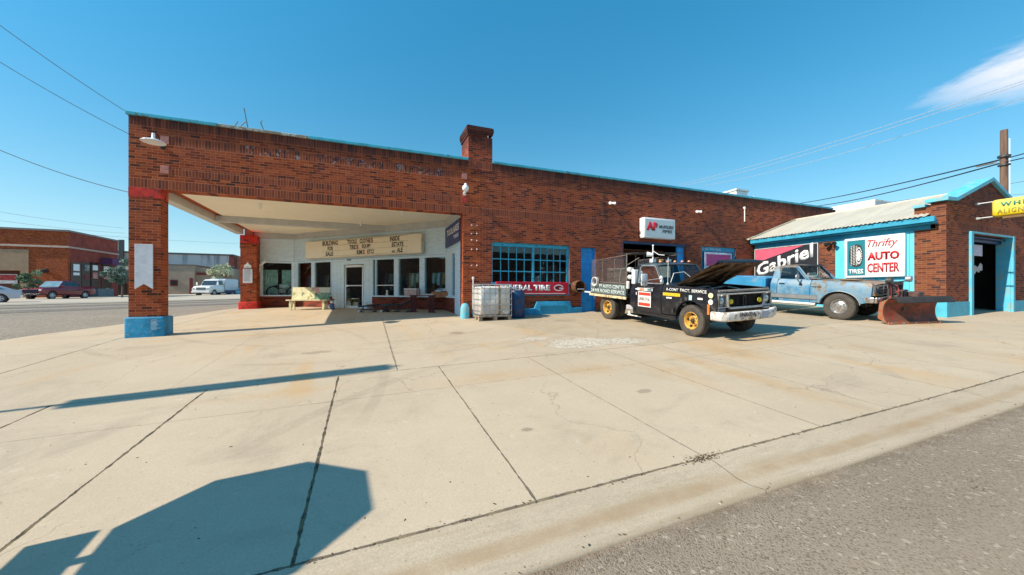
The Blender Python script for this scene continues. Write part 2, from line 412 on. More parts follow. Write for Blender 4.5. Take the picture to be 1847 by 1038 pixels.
        k = t.ramp(t.math('ADD', k, t.math('MULTIPLY', t.math('SUBTRACT', n2, .5), 3.2)), .1, .7)
        vv = t.n('ShaderNodeTexVoronoi'); vv.inputs['Scale'].default_value = 26; t.set(vv.inputs[0], t.obj())
        peb = t.mix(t.ramp(t.sep(vv.outputs['Color'])[0], .25, .6), (.34, .30, .24), (.64, .59, .50))
        c = t.mix(t.math('MULTIPLY', k, .6), c, peb)
        rim = t.math('MULTIPLY', t.math('GREATER_THAN', k, .05), t.math('LESS_THAN', k, .35))
        c = t.mix(t.math('MULTIPLY', rim, t.ramp(n4, .45, .6, 0, .55)), c, (.16, .12, .08))
        h = t.math('ADD', h, t.math('MULTIPLY', k, -1.5))
    if gutter:
        b = t.math('ABSOLUTE', t.math('SUBTRACT', t.math('ADD', Y, t.math('MULTIPLY', wob, .9)), 2.185))
        c = t.mix(t.math('MULTIPLY', t.ramp(b, .02, .10, .75, 0), t.ramp(n2, .25, .7, .25, 1)), c, (.33, .225, .125)); c = t.mix(t.ramp(t.noise(5, 6, .75, stretch=(.5, 2, 1)), .5, .7, 0, .35), c, (.30, .24, .17))
        c = t.mix(t.ramp(t.noise(1.5, 4, .6, stretch=(.4, 3, 1)), .5, .7, 0, .4), c, (.30, .22, .13))
    if patch:  # faint wandering hairline cracks
        cw = t.n('ShaderNodeTexVoronoi', feature='DISTANCE_TO_EDGE'); cw.inputs['Scale'].default_value = .42
        vm = t.n('ShaderNodeVectorMath', operation='ADD')
        nc = t.n('ShaderNodeTexNoise'); nc.inputs['Scale'].default_value = 1.6; nc.inputs['Detail'].default_value = 6; t.set(nc.inputs[0], t.obj())
        vs_ = t.n('ShaderNodeVectorMath', operation='SCALE'); t.set(vs_.inputs[0], nc.outputs['Color']); vs_.inputs['Scale'].default_value = .9
        t.set(vm.inputs[0], t.obj()); t.set(vm.inputs[1], vs_.outputs[0]); t.set(cw.inputs[0], vm.outputs[0])
        ck = t.math('MULTIPLY', t.math('LESS_THAN', cw.outputs[0], .0035), t.ramp(reg, .40, .48))
        ck = t.math('MULTIPLY', ck, t.math('GREATER_THAN', Y, 2.5))
        c = t.mix(t.math('MULTIPLY', ck, .30), c, (.13, .10, .07))
    jm = None
    thin = t.ramp(t.noise(6, 4, .7), .3, .7, .45, 1.5)
    for (ax, p, a, b, wd, dk) in joints:
        U, V = (X, Y) if ax == 'x' else (Y, X)
        dd = absx(t, t.math('SUBTRACT', t.math('ADD', U, t.math('MULTIPLY', wob, .45)), p))
        m = t.ramp(t.math('DIVIDE', dd, t.math('MULTIPLY', thin, wd)), .6, 1.1, dk, 0)
        m = t.math('MULTIPLY', m, t.math('MULTIPLY', t.math('GREATER_THAN', V, a), t.math('LESS_THAN', V, b)))
        jm = m if jm is None else t.math('MAXIMUM', jm, m)
    if jm is not None:
        c = t.mix(jm, c, t.mix(t.ramp(n4, .4, .6), (.035, .027, .02), (.15, .11, .06)))
        h = t.math('ADD', h, t.math('MULTIPLY', jm, -3))
    return t.bsdf(c, .88, 0, t.bump(h, .5, .006), spec=.2)
def asphalt_mat(name, base, chip):
    t = NT(name); X, Y, Z = t.sep()
    v = t.n('ShaderNodeTexVoronoi'); v.inputs['Scale'].default_value = chip; t.set(v.inputs[0], t.obj())
    v2 = t.n('ShaderNodeTexVoronoi'); v2.inputs['Scale'].default_value = chip*.45; t.set(v2.inputs[0], t.obj())
    r = t.sep(v.outputs['Color'])[0]; r2 = t.sep(v2.outputs['Color'])[1]
    c = t.mix(t.ramp(t.noise(.5, 5), .3, .7), base, [k*.84 for k in base])
    c = t.mix(t.ramp(r, .0, .35, .72, 0), c, [k*.36 for k in base])
    c = t.mix(t.ramp(r, .80, .95, 0, .32), c, (.38, .33, .26))
    c = t.mix(t.ramp(r2, .95, .98, 0, .5), c, (.52, .44, .34))
    c = t.mix(t.math('MULTIPLY', t.ramp(t.noise(3.5, 5, .7), .60, .72), .35), c, [k*.45 for k in base])
    c = t.mix(t.ramp(t.noise(1.2, 3, .6), .62, .75, 0, .3), c, (.33, .23, .13))
    if chip > 60:      # hairline cracks, and paler wheel paths along the road
        cw = t.n('ShaderNodeTexVoronoi', feature='DISTANCE_TO_EDGE'); cw.inputs['Scale'].default_value = .5
        nc = t.n('ShaderNodeTexNoise'); nc.inputs['Scale'].default_value = 2.5; nc.inputs['Detail'].default_value = 6; t.set(nc.inputs[0], t.obj())
        vm = t.n('ShaderNodeVectorMath', operation='ADD'); t.set(vm.inputs[0], t.obj()); t.set(vm.inputs[1], nc.outputs['Color']); t.set(cw.inputs[0], vm.outputs[0])
        c = t.mix(t.math('MULTIPLY', t.math('LESS_THAN', cw.outputs[0], .004), t.ramp(t.noise(.6, 3), .5, .6, 0, .55)), c, (.05, .04, .03))
        k = t.ramp(absx(t, t.math('SUBTRACT', Y, .9)), .1, .5, .28, 0); c = t.mix(k, c, [v_*1.22 for v_ in base])
        edge = t.math('MULTIPLY', t.ramp(Y, 1.7, 1.95, 0, 1), t.ramp(t.noise(4, 5, .7), .4, .6)); c = t.mix(t.math('MULTIPLY', edge, .5), c, (.14, .105, .07))
    n = t.bump(t.math('SUBTRACT', t.noise(chip*1.1, 2, .6), v.outputs['Distance']), .8, .006)
    return t.bsdf(c, .9, 0, n, spec=.2)
XL = [-5.3, -3.68, -2.09, -.40, 1.18, 2.88, 4.6, 5.97, 7.7, 9.3, 11.0, 12.7, 14.4, 16.1, 17.8, 19.5, 21.2]
J = [('x', x, 2.46, 6.45, .009 if x > .8 else .015, .5 if x > 1.5 else (.75 if x > .8 else .93)) for x in XL]
J += [('y', 5.28, -9, 40, .007, .4), ('y', 6.45, -3.8, 40, .013, .6), ('y', 2.475, -9, 40, .015, .8),
      ('x', .50, 6.45, 12.9, .016, .6), ('x', -5.55, 8.0, 30, .018, .7), ('y', 12.75, .5, 3.0, .012, .5), ('y', 11.05, .5, 3.1, .012, .45), ('x', -2.6, 6.45, 11.8, .008, .25)]
M_conc = ground_mat('sidewalk_concrete', (.560, .455, .328), (.500, .402, .288), J, patch=True)
M_gut = ground_mat('gutter_concrete', (.535, .44, .32), (.475, .385, .28), [('x', x, 0, 2.475, .008, .5) for x in (-2.1, 2.9, 7.7, 12.7, 17.8)], gutter=True, stains=False, speck=.6)
M_asph = asphalt_mat('road_asphalt', (.310, .245, .180), 95)
M_street = asphalt_mat('street_asphalt', (.300, .255, .20), 40)
def sheet(name, xs, ys, m, dz=0.0, zf=None, kind='structure', inside=None):
    vs = []; fs = []
    zf = zf or gz
    nx, ny = len(xs), len(ys)
    for y in ys:
        for x in xs: vs.append((x, y, zf(x, y)+dz))
    for j in range(ny-1):
        for i in range(nx-1):
            if inside and not inside((xs[i]+xs[i+1])/2, (ys[j]+ys[j+1])/2): continue
            a = j*nx+i; fs.append((a, a+1, a+1+nx, a+nx))
    me = bpy.data.meshes.new(name); me.from_pydata(vs, [], fs); me.materials.append(m)
    bm = bmesh.new(); bm.from_mesh(me); bmesh.ops.delete(bm, geom=[v for v in bm.verts if not v.link_faces], context='VERTS'); bm.to_mesh(me); bm.free()
    me.shade_smooth()
    o = bpy.data.objects.new(name, me); COL.objects.link(o); struct(o, kind); return o
def rng(a, b, st):
    n = max(1, round((b-a)/st)); return [a+(b-a)*i/n for i in range(n+1)]
# edge of our corner lot towards the side street
def lot_edge(y):
    P = [(-40, -8.9), (13.3, -8.5), (14.5, -8.0), (16.5, -7.3), (22.3, -6.0), (30, -4.6), (40, -3.6)]
    for (a, b), (c, d) in zip(P, P[1:]):
        if y <= c: return b+(d-b)*(y-a)/(c-a)
    return -3.6
bx_ = rng(-250, -9, 8)+[-8]+rng(0, 60, 4)+[90, 150, 400]
sheet('ground', bx_, rng(-200, 1.0, 12)+[1.9, 2.5]+rng(4, 48, 4)+[70, 120, 250, 600], M_street, -.045)
sheet('road', rng(-8.9, 60, 1.2), rng(-14, 1.95, .8), M_asph, -.030)
# concrete lot: rows follow the street edge
def lot():
    ys = rng(2.46, 24, .55)+[26, 30, 40]; vs = []; fs = []; n = 46
    for y in ys:
        e = lot_edge(y)
        for i in range(n+1):
            t = i/n; x = e+(34-e)*(t**1.25); vs.append((x, y, gz(x, y)-(.05 if i == 0 else 0)))
    for j in range(len(ys)-1):
        for i in range(n): a = j*(n+1)+i; fs.append((a, a+1, a+n+2, a+n+1))
    me = bpy.data.meshes.new('sidewalk'); me.from_pydata(vs, [], fs); me.materials.append(M_conc); me.shade_smooth()
    o = bpy.data.objects.new('sidewalk', me); COL.objects.link(o); struct(o)
lot()
def gut():
    prof = [(2.46, 0), (2.40, -.006), (2.28, -.034), (2.18, -.056), (2.06, -.056), (1.94, -.034), (1.935, -.07)]
    xs = rng(-8.6, 60, 1.2); vs = [(x, y, gz(x, 2.46)+dz) for y, dz in prof for x in xs]; n = len(xs)
    fs = [(j*n+i, (j+1)*n+i, (j+1)*n+i+1, j*n+i+1) for j in range(len(prof)-1) for i in range(n-1)]
    me = bpy.data.meshes.new('gutter'); me.from_pydata(vs, [], fs); me.materials.append(M_gut); me.shade_smooth()
    o = bpy.data.objects.new('gutter', me); COL.objects.link(o); struct(o)
gut()
# pale apron on the far side of the side street, darker wheel-worn lane
M_far = ground_mat('far_pavement', (.50, .43, .34), (.45, .39, .31), (), stains=False, speck=.2)
def strip(name, pts, m, dz):
    vs = [(x, y, gz(x, y)+dz) for x, y in pts]
    me = bpy.data.meshes.new(name); me.from_pydata(vs, [], [tuple(range(len(vs)))]); me.materials.append(m)
    o = bpy.data.objects.new(name, me); COL.objects.link(o); struct(o)
far = [(-36, 20), (-21.4, 33.4), (-17.5, 38.9), (-6, 55), (13, 83), (30, 108)]
vs = []
me = bpy.data.meshes.new('pavement')
for k, (x, y) in enumerate(far): vs += [(x, y, gz(x, y)-.02), (x-.25, y+.18, gz(x, y)+.07), (x-90, y+65, gz(x, y)+.07)]
fs = []
for k in range(len(far)-1):
    for j in range(2): a = k*3+j; fs.append((a, a+3, a+4, a+1))
me.from_pydata(vs, [], fs); me.materials.append(M_far); o = bpy.data.objects.new('pavement', me); COL.objects.link(o); struct(o)
M_lane = asphalt_mat('lane_asphalt', (.20, .175, .15), 30)
d_ = Vector((3.9, 5.5)).normalized(); n_ = Vector((d_.y, -d_.x))
def lane(a, b, nm, m):
    p = [Vector(q) for q in ((-21.4, 33.4), (-17.5, 38.9))]
    A = p[0]-d_*30+n_*a; B = p[0]+d_*60+n_*a; C = p[0]+d_*60+n_*b; D = p[0]-d_*30+n_*b
    vs = []; fs = []
    for i in range(31):
        for q0, q1 in ((A, B), (D, C)):
            q = q0.lerp(q1, i/30); vs.append((q.x, q.y, gz(q.x, q.y)-.036))
    for i in range(30): fs.append((2*i, 2*i+2, 2*i+3, 2*i+1))
    me = bpy.data.meshes.new(nm); me.from_pydata(vs, [], fs); me.materials.append(m); o = bpy.data.objects.new(nm, me); COL.objects.link(o); struct(o)
lane(3.5, 6.0, 'road', M_lane); lane(8.5, 11.5, 'road', M_lane)
# pebbles, leaf crumbs and grass caught in the joints
rnd = random.Random(3)
b = MB(); 
for i in range(1100):
    k = rnd.random()
    if i > 900: x, y = rnd.uniform(3.5, 16), 11.72-abs(rnd.gauss(0, .07))
    elif k < .35: x, y = rnd.uniform(-4, 9), 2.475+rnd.gauss(0, .02)
    elif k < .6: x, y = 2.86+rnd.gauss(0, .09), 2.475+rnd.gauss(0, .035)
    elif k < .72: x, y = rnd.uniform(-3, 8), 1.95+rnd.gauss(0, .02)
    else: x, y = rnd.uniform(-4, 9), rnd.uniform(1.2, 7)
    r = rnd.uniform(.002, .007); z = gz(x, max(y, 2.46)) if y > 2.42 else (gz(x, 2.46)-(.055 if y > 2.0 else .034) if y > 1.94 else gz(x, 1.9)-.03)
    a = rnd.uniform(0, 6.28); c_, s_ = math.cos(a)*r, math.sin(a)*r; l = rnd.uniform(1, 3.2)
    b.mat(rnd.choice((0, 0, 1, 2)))
    b.add([(x-c_*l, y-s_*l, z), (x+s_, y-c_, z+.001), (x+c_*l, y+s_*l, z), (x-s_, y+c_, z+.002), (x, y, z+r*1.1)], [(0, 1, 4), (1, 2, 4), (2, 3, 4), (3, 0, 4)])
mcr = [paint('crumb_brown', (.10, .065, .03), .9), paint('crumb_pale', (.45, .38, .28), .9), paint('crumb_dark', (.04, .035, .03), .9)]
o = b.build('gravel', mcr, smooth=0); struct(o, 'stuff'); tag(o, 'loose grit and dry leaf crumbs scattered over the pavement joints and gutter', 'grit')
b = MB()
for i in range(90):
    x, y = 2.87+rnd.gauss(0, .07), 2.48+rnd.gauss(0, .025); z = gz(x, y); a = rnd.uniform(0, 6.28); h = rnd.uniform(.008, .028); l = rnd.uniform(.01, .045)
    b.add([(x, y, z-.002), (x+.003, y+.002, z-.002), (x+math.cos(a)*l, y+math.sin(a)*l, z+h)], [(0, 1, 2)])
o = b.build('grass', paint('dry_grass', (.30, .22, .09), .9), smooth=0); struct(o, 'stuff'); tag(o, 'tuft of dry grass in the crossing of the pavement joints at the kerb', 'grass')

# ---------------------------------------------------------------- shared materials
BL = (.030, .235, .42); CY = (.10, .50, .62)
M_blue = paint('blue_paint', (.012, .30, .70), .5, .14, 4, dirt=(.03, .14, .28), dirt_amt=.1, bump=.002)
M_teal = paint('teal_paint', (.030, .36, .54), .5, .18, 5, dirt=(.06, .16, .20), dirt_amt=.15, bump=.002)
M_base = paint('base_blue', (.010, .25, .45), .6, .3, 3, dirt=(.22, .32, .34), dirt_amt=.16, dirt_scale=17, bump=.004)
M_cyan = paint('cyan_paint', (.09, .50, .69), .6, .10, 2.5, dirt=(.22, .42, .46), dirt_amt=.35, bump=.003)
M_cap = paint('coping_teal', (.055, .41, .54), .5, .15, 3, dirt=(.10, .16, .17), dirt_amt=.2)
M_capw = paint('coping_bare', (.45, .50, .48), .7, .2, 6, dirt=(.25, .23, .18), dirt_amt=.6, dirt_scale=9, bump=.004)
M_red = paint('red_paint', (.62, .022, .006), .55, .25, 7, dirt=(.18, .03, .02), dirt_amt=.3, bump=.004, bscale=30)
M_cream = paint('soffit_cream', (.90, .83, .68), .7, .03, 1.2)
M_grey = paint('grey_trim', (.50, .52, .53), .6, .08, 3)
M_side = paint('siding_blue_white', (.66, .83, .94), .6, .05, 3, dirt=(.50, .57, .61), dirt_amt=.1, stretch=(1, 1, 4))
M_white = paint('white_paint', (.78, .78, .76), .5, .06, 5, dirt=(.5, .48, .44), dirt_amt=.25)
M_whiteb = paint('bright_white', (.85, .86, .86), .4, .03, 5)
M_black = paint('black_paint', (.012, .012, .014), .5, .2, 5)
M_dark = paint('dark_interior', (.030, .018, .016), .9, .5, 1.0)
M_dkwood = paint('interior_brown', (.12, .05, .03), .8, .4, 2.5)
M_redsign = paint('sign_red', (.60, .012, .035), .35, .08, 3)
M_metal = paint('galvanised', (.50, .51, .52), .45, .2, 12, metal=.7)
M_steel = paint('dark_steel', (.09, .09, .09), .5, .3, 12, metal=.6)
M_glass = glass('window_glass', dim=.80)
M_rust = paint('rusty_steel', (.20, .075, .03), .8, .5, 14, dirt=(.08, .035, .02), dirt_amt=.5, dirt_scale=18)
BANDS = [(2.572, 2.80, -9, 40), (4.10, 4.33, -9, 40), (3.70, 3.93, -4.63, 2.95), (2.93, 3.15, -4.63, 2.95)]
M_brick = brick('garage_brick', tint=(1.0, .82, .64), bands=BANDS, lettering=(3.70, 3.93, -3.0, 2.3), cap_z=4.33, stain=.3)
M_brick2 = brick('garage_brick_right', tint=(.88, .78, .75), bands=BANDS[:2], cap_z=4.33, stain=.42)
M_brickp = brick('pillar_brick', tint=(1.05, .78, .55))
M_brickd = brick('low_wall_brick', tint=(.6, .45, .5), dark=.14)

def wall_xz(mb, x0, x1, z0, z1, y0, y1, holes):
    """flat wall between planes y0 (front) and y1 with rectangular holes (hx0,hx1,hz0,hz1)"""
    xs = sorted({x0, x1, *[h[0] for h in holes], *[h[1] for h in holes]}); zs = sorted({z0, z1, *[h[2] for h in holes], *[h[3] for h in holes]})
    xs = [x for x in xs if x0 <= x <= x1]; zs = [z for z in zs if z0 <= z <= z1]
    def solid(i, j):
        if i < 0 or j < 0 or i >= len(xs)-1 or j >= len(zs)-1: return False
        cx, cz = (xs[i]+xs[i+1])/2, (zs[j]+zs[j+1])/2
        return not any(h[0] < cx < h[1] and h[2] < cz < h[3] for h in holes)
    for i in range(len(xs)-1):
        for j in range(len(zs)-1):
            if not solid(i, j): continue
            a, b, c, d = xs[i], xs[i+1], zs[j], zs[j+1]
            mb.quad((a, y0, c), (b, y0, c), (b, y0, d), (a, y0, d)); mb.quad((b, y1, c), (a, y1, c), (a, y1, d), (b, y1, d))
            if not solid(i-1, j): mb.quad((a, y1, c), (a, y0, c), (a, y0, d), (a, y1, d))
            if not solid(i+1, j): mb.quad((b, y0, c), (b, y1, c), (b, y1, d), (b, y0, d))
            if not solid(i, j-1): mb.quad((a, y1, c), (b, y1, c), (b, y0, c), (a, y0, c))
            if not solid(i, j+1): mb.quad((a, y0, d), (b, y0, d), (b, y1, d), (a, y1, d))
    return mb
YW = 11.86
G_ = thing('brick_garage', 'long brown brick garage with a drive-through corner canopy and teal coping', 'garage', (8, 16, -1.0))
# ---- street wall, in two lengths that meet at the chimney
b = MB(); wall_xz(b, -5.41, 3.568, -1.5, 4.33, YW, YW+.38, [(-4.79, 2.97, -1.5, 2.572)])
wall = b.build('wall', M_brick, G_, smooth=0)
b = MB(); wall_xz(b, 3.57, 22.85, -1.5, 4.33, YW, YW+.36, [(3.98, 7.0, -.16, 1.69), (7.48, 8.12, -1.5, 1.66), (9.38, 12.70, -1.5, 2.0), (13.59, 15.68, .3, 1.97)])
b.build('wall', M_brick2, G_, smooth=0)
# other outer walls, roof
b = MB(); b.box(22.85, 23.2, YW, 34, -1.4, 4.33); b.build('wall', M_brick2, G_, smooth=0)
b = MB(); b.box(-5.41, -5.05, YW+.381, 20.5, 2.90, 4.33); b.box(-5.40, -5.05, 21.101, 34, -1.3, 4.33); b.box(-5.05, 22.85, 33.7, 34, -1.3, 4.33); b.build('wall', M_brick, G_, smooth=0)
b = MB(); b.box(-5.05, 22.85, YW+.381, 33.7, 3.55, 3.75); b.build('roof', paint('roof_felt', (.12, .12, .12), .9), G_, smooth=0)
# front pillar: red head band, rounded blue foot
b = MB(); b.box(-5.413, -4.787, YW-.004, YW+.384, 2.33, 2.571); b.build('pillar_head', M_red, G_, smooth=0)
b = MB(); b.box(-5.47, -4.70, YW-.07, YW+.45, -1.6, -.63); b.build('pillar_foot', M_base, G_, bevel=.05, seg=3)
t_ = MB()
for i in range(9):
    z = -.95+.03*i; t_.box(-4.97+rnd.uniform(0, .03), -4.80+rnd.uniform(-.05, .03), YW-.0725, YW-.0715, z, z+rnd.uniform(.004, .012))
t_.build('worn_stencil', paint('chipped', (.55, .66, .7), .8), G_, smooth=0)
# rear pillar
b = MB(); b.box(-5.41, -4.77, 20.5, 21.1, -1.2, 2.62); b.build('pillar', M_brickp, G_, smooth=0)
b = MB(); b.box(-5.42, -4.76, 20.49, 21.11, 2.25, 2.621); b.build('pillar_head', M_red, G_, smooth=0)
b = MB(); b.box(-5.47, -4.70, 20.40, 21.2, -1.2, -.48); b.build('pillar_foot', M_red, G_, bevel=.04, seg=2)
# copings
def coping(x0, x1, y0, y1, z, m, h=.085):
    b = MB(); b.box(x0, x1, y0, y1, z, z+h); return b.build('coping', m, G_, bevel=.012)
coping(-5.46, -3.62, YW-.05, YW+.44, 4.331, M_cap)
coping(-3.618, -1.52, YW-.045, YW+.43, 4.331, M_capw, .075)
coping(-1.518, 3.15, YW-.05, YW+.44, 4.331, M_cap)
coping(3.99, 22.92, YW-.05, YW+.44, 4.331, M_cap)
coping(-5.46, -5.0, YW+.442, 34.05, 4.331, M_cap)
# bent metal stubs of an old roof sign
t = thing('sign_stubs', 'bent rusty rods of an old roof sign sticking up from the pale worn coping', 'metal rods', (-3.2, YW+.2, 4.42))
for pts in [[(-3.32, 12.0, 4.40), (-3.22, 12.0, 4.60)], [(-3.22, 12.0, 4.40), (-3.05, 12.0, 4.62)], [(-2.98, 12.0, 4.38), (-3.08, 12.0, 4.98)], [(-2.60, 12.0, 4.38), (-2.70, 12.0, 4.66)], [(-2.70, 12.0, 4.66), (-2.66, 12.0, 4.72)]]:
    b = MB(); b.cyl(pts[0], pts[1], .012, 6); b.build('rod', M_steel, t)
# ---- chimney, set flush in the wall, corbelled soot-black head with one brick corner gone
b = MB(); b.box(3.152, 3.984, YW-.006, YW+.90, 4.05, 5.18); ch = b.build('chimney', brick('chimney_brick', tint=(.9, .72, .7), bands=[(4.10, 4.33, 3, 4.1)], cap_z=5.1), G_, smooth=0)
b = MB(); b.box(3.12, 3.80, YW-.03, YW+.93, 5.18, 5.27); b.box(3.10, 4.0, YW-.05, YW+.95, 5.27, 5.34); b.box(3.085, 4.02, YW-.065, YW+.965, 5.34, 5.47); b.box(3.11, 3.99, YW-.045, YW+.945, 5.47, 5.50)
b.build('chimney_head', brick('sooty_brick', tint=(.12, .13, .2)), ch, smooth=0)
b = MB(); b.box(3.70, 3.86, YW+.0, YW+.14, 5.182, 5.268); b.build('loose_mortar', M_white, ch, bevel=.015)
# concrete corner blocks of the brick panel, painted pink and red
Mpk = paint('pink_block', (.50, .20, .16), .8, .2, 12); Mrb = paint('red_block', (.45, .04, .03), .7, .3, 12)
for x0, z0, m in ((-4.80, 3.72, Mpk), (-4.80, 2.97, Mpk), (2.93, 3.70, Mpk), (2.93, 2.93, Mrb)):
    b = MB(); b.box(x0, x0+.17, YW-.008, YW+.03, z0, z0+.20); b.build('corner_block', m, G_, bevel=.006)
# ---- teal multi-pane window
wf = MB(); y0, y1 = YW+.07, YW+.15
x0, x1, z0, z1 = 3.98, 7.0, .262, 1.69
wf.box(x0, x1, y0, y1, z1-.13, z1); wf.box(x0, x1, y0, y1, z0, z0+.06); wf.box(x0, x0+.04, y0, y1, z0+.06, z1-.13); wf.box(x1-.10, x1, y0, y1, z0+.06, z1-.13)
wf.box(5.50, 5.58, y0-.01, y1, z0+.06, z1-.13)
win = wf.build('window', M_teal, G_)
wf = MB()
colsx = [x0+.04+(5.50-x0-.04)*i/5 for i in range(1, 5)]+[5.58+(x1-.10-5.58)*i/5 for i in range(1, 5)]
for cxx in colsx: wf.box(cxx-.013, cxx+.013, y0+.012, y1-.02, z0+.061, z1-.131)
for zz in (.70, 1.12):
    wf.box(x0+.041, 5.499, y0+.006, y1-.02, zz-.018, zz+.018); wf.box(5.581, x1-.101, y0+.006, y1-.02, zz-.018, zz+.018)
wf.build('glazing_bar', M_teal, win)
b = MB(); b.box(x0+.04, x1-.1, YW+.105, YW+.109, z0+.06, z1-.13); b.build('pane', M_glass, win, smooth=0)
b = MB(); b.box(3.985, 6.995, YW+.02, YW+.10, -.155, .258); b.build('spandrel', M_teal, G_, smooth=0)
b = MB(); b.box(3.94, 7.04, YW-.02, YW+.069, .259, .30); b.build('window_sill', M_teal, G_, bevel=.005)
# ---- blue base trim with its raised inspection hatch
b = MB()
prof = [(3.572, -1.4), (7.478, -1.4), (7.478, -.59), (7.02, -.59), (6.97, -.36), (5.62, -.36), (5.52, -.60), (3.572, -.62)]
b.prism(prof, YW-.10, YW-.001); b.build('base_trim', M_base, G_, bevel=.018, seg=2)
b = MB(); b.box(5.72, 6.85, YW-.112, YW-.101, -1.1, -.50); b.build('hatch', paint('hatch_blue', (.012, .24, .40), .6, .15), G_, bevel=.006)
b = MB(); b.box(12.70, 16.5, YW-.06, YW-.001, -1.4, -.45); b.build('base_trim', M_base, G_, bevel=.015)
# ---- plain blue door
b = MB(); b.box(7.485, 8.115, YW+.10, YW+.16, -1.2, 1.04); b.box(7.485, 8.115, YW+.09, YW+.15, 1.045, 1.655); b.box(7.481, 7.53, YW+.04, YW+.0895, -1.2, 1.65); b.box(8.07, 8.119, YW+.04, YW+.0895, -1.2, 1.65)
dr = b.build('door', M_blue, G_, bevel=.004)
b = MB(); b.cyl((8.02, YW+.04, .12), (8.02, YW+.1, .12), .03); b.build('handle', M_steel, dr)
# ---- open vehicle bay with one blue leaf folded to the right
b = MB(); b.box(12.28, 12.695, YW+.12, YW+.18, -1.2, 1.99); b.box(12.30, 12.66, YW+.105, YW+.12, -.9, .5); b.box(12.30, 12.66, YW+.105, YW+.12, .62, 1.85); b.build('bay_door', M_blue, G_, bevel=.006)
b = MB(); b.box(9.385, 12.695, YW+.02, YW+.115, 1.90, 1.998); b.box(9.385, 9.44, YW+.02, YW+.115, -1.2, 1.899); b.build('bay_frame', paint('navy_frame', (.010, .05, .13), .6), G_, smooth=0)
b = MB(); b.box(9.5, 12.2, YW+.8, YW+3.8, 1.74, 1.79); b.build('raised_door', M_dkwood, G_, smooth=0)
# ---- small window with a teal header and a magenta sign in it
b = MB(); b.box(13.595, 15.675, YW+.05, YW+.13, 1.76, 1.965); b.box(13.595, 13.68, YW+.05, YW+.13, .31, 1.76); b.box(15.59, 15.675, YW+.05, YW+.13, .31, 1.76)
wn2 = b.build('window', M_teal, G_, smooth=0)
b = MB(); b.box(13.68, 15.59, YW+.13, YW+.135, .31, 1.76); b.build('pane', M_glass, wn2, smooth=0)
for k, wd_ in enumerate(('PARTS', 'TIRES', 'BRAKES')): text(wn2, wd_, (13.70+.40*k, YW+.049, 1.83), (1, 0, 0), (0, 0, 1), .30, .075, M_white, .02)
t = thing('window_sign', 'faded magenta panel sign in a white frame inside the small teal window', 'sign', (14.6, YW+.04, .7))
b = MB(); b.box(13.75, 15.45, YW+.01, YW+.045, .42, 1.72); b.build('frame', paint('pale_frame', (.60, .66, .74), .5), t, bevel=.01)
b = MB(); b.box(13.86, 15.36, YW+.002, YW+.0095, 1.12, 1.64); b.build('magenta_panel', paint('magenta', (.42, .060, .20), .5, .12), t, smooth=0)
b = MB(); b.box(13.86, 15.36, YW+.002, YW+.0095, .48, 1.10); b.build('pale_panel', M_white, t, smooth=0)
text(t, 'UNIROYAL', (13.92, YW+.001, .82), (1, 0, 0), (0, 0, 1), 1.35, .22, M_black, .03)
# ---- canopy ceiling and beams
b = MB(); b.box(-5.05, 3.0, YW+.382, 21.25, 2.87, 2.90)
b.build('canopy_ceiling', M_cream, G_, smooth=0)
b = MB(); b.box(-5.56, -5.27, YW+.385, 20.48, 2.64, 2.895); b.build('beam', paint('beam_white', (.58, .58, .55), .6, .08, 3), G_, bevel=.006)
b = MB(); b.box(-5.268, 1.2, 17.0, 17.25, 2.64, 2.868); b.build('beam', M_grey, G_, bevel=.004)
for x, y in ((-3.2, 14.2), (-.2, 16.4), (1.2, 13.6), (-3.9, 19.2)):
    b = MB(); b.cyl((x, y, 2.80), (x, y, 2.869), .05, 12); b.cyl((x, y, 2.69), (x, y, 2.80), .028, 12, .035); b.build('ceiling_lamp', M_whiteb, G_)
# ---- angled shop front.  Local frame: s along the facet, z up, n outwards
P1, P2, P3, P4 = Vector((-5.05, 21.25, 0)), Vector((-3.35, 21.2, 0)), Vector((3.0, 14.8, 0)), Vector((3.0, YW+.38, 0))
def frame(A, B):
    d = (B-A).normalized(); n = Vector((d.y, -d.x, 0)); M = Matrix(((d.x, -n.x, 0, A.x), (d.y, -n.y, 0, A.y), (0, 0, 1, 0), (0, 0, 0, 1)))
    return M, (B-A).length          # local x = s, local y = inwards, z = up
F1, L1 = frame(P1, P2); F2, L2 = frame(P2, P3); F3, L3 = frame(P3, P4)
def spx(px, A, B):                   # distance along a facet of the sight line through column px
    D = at(px, 526, d=1); D.z = 0; AB = B-A
    k = (A.y*D.x-A.x*D.y)/(AB.x*D.y-AB.y*D.x); return k*AB.length
ZS, ZH, ZB, ZF, ZT = -.18, 1.40, -1.2, 2.60, 2.868
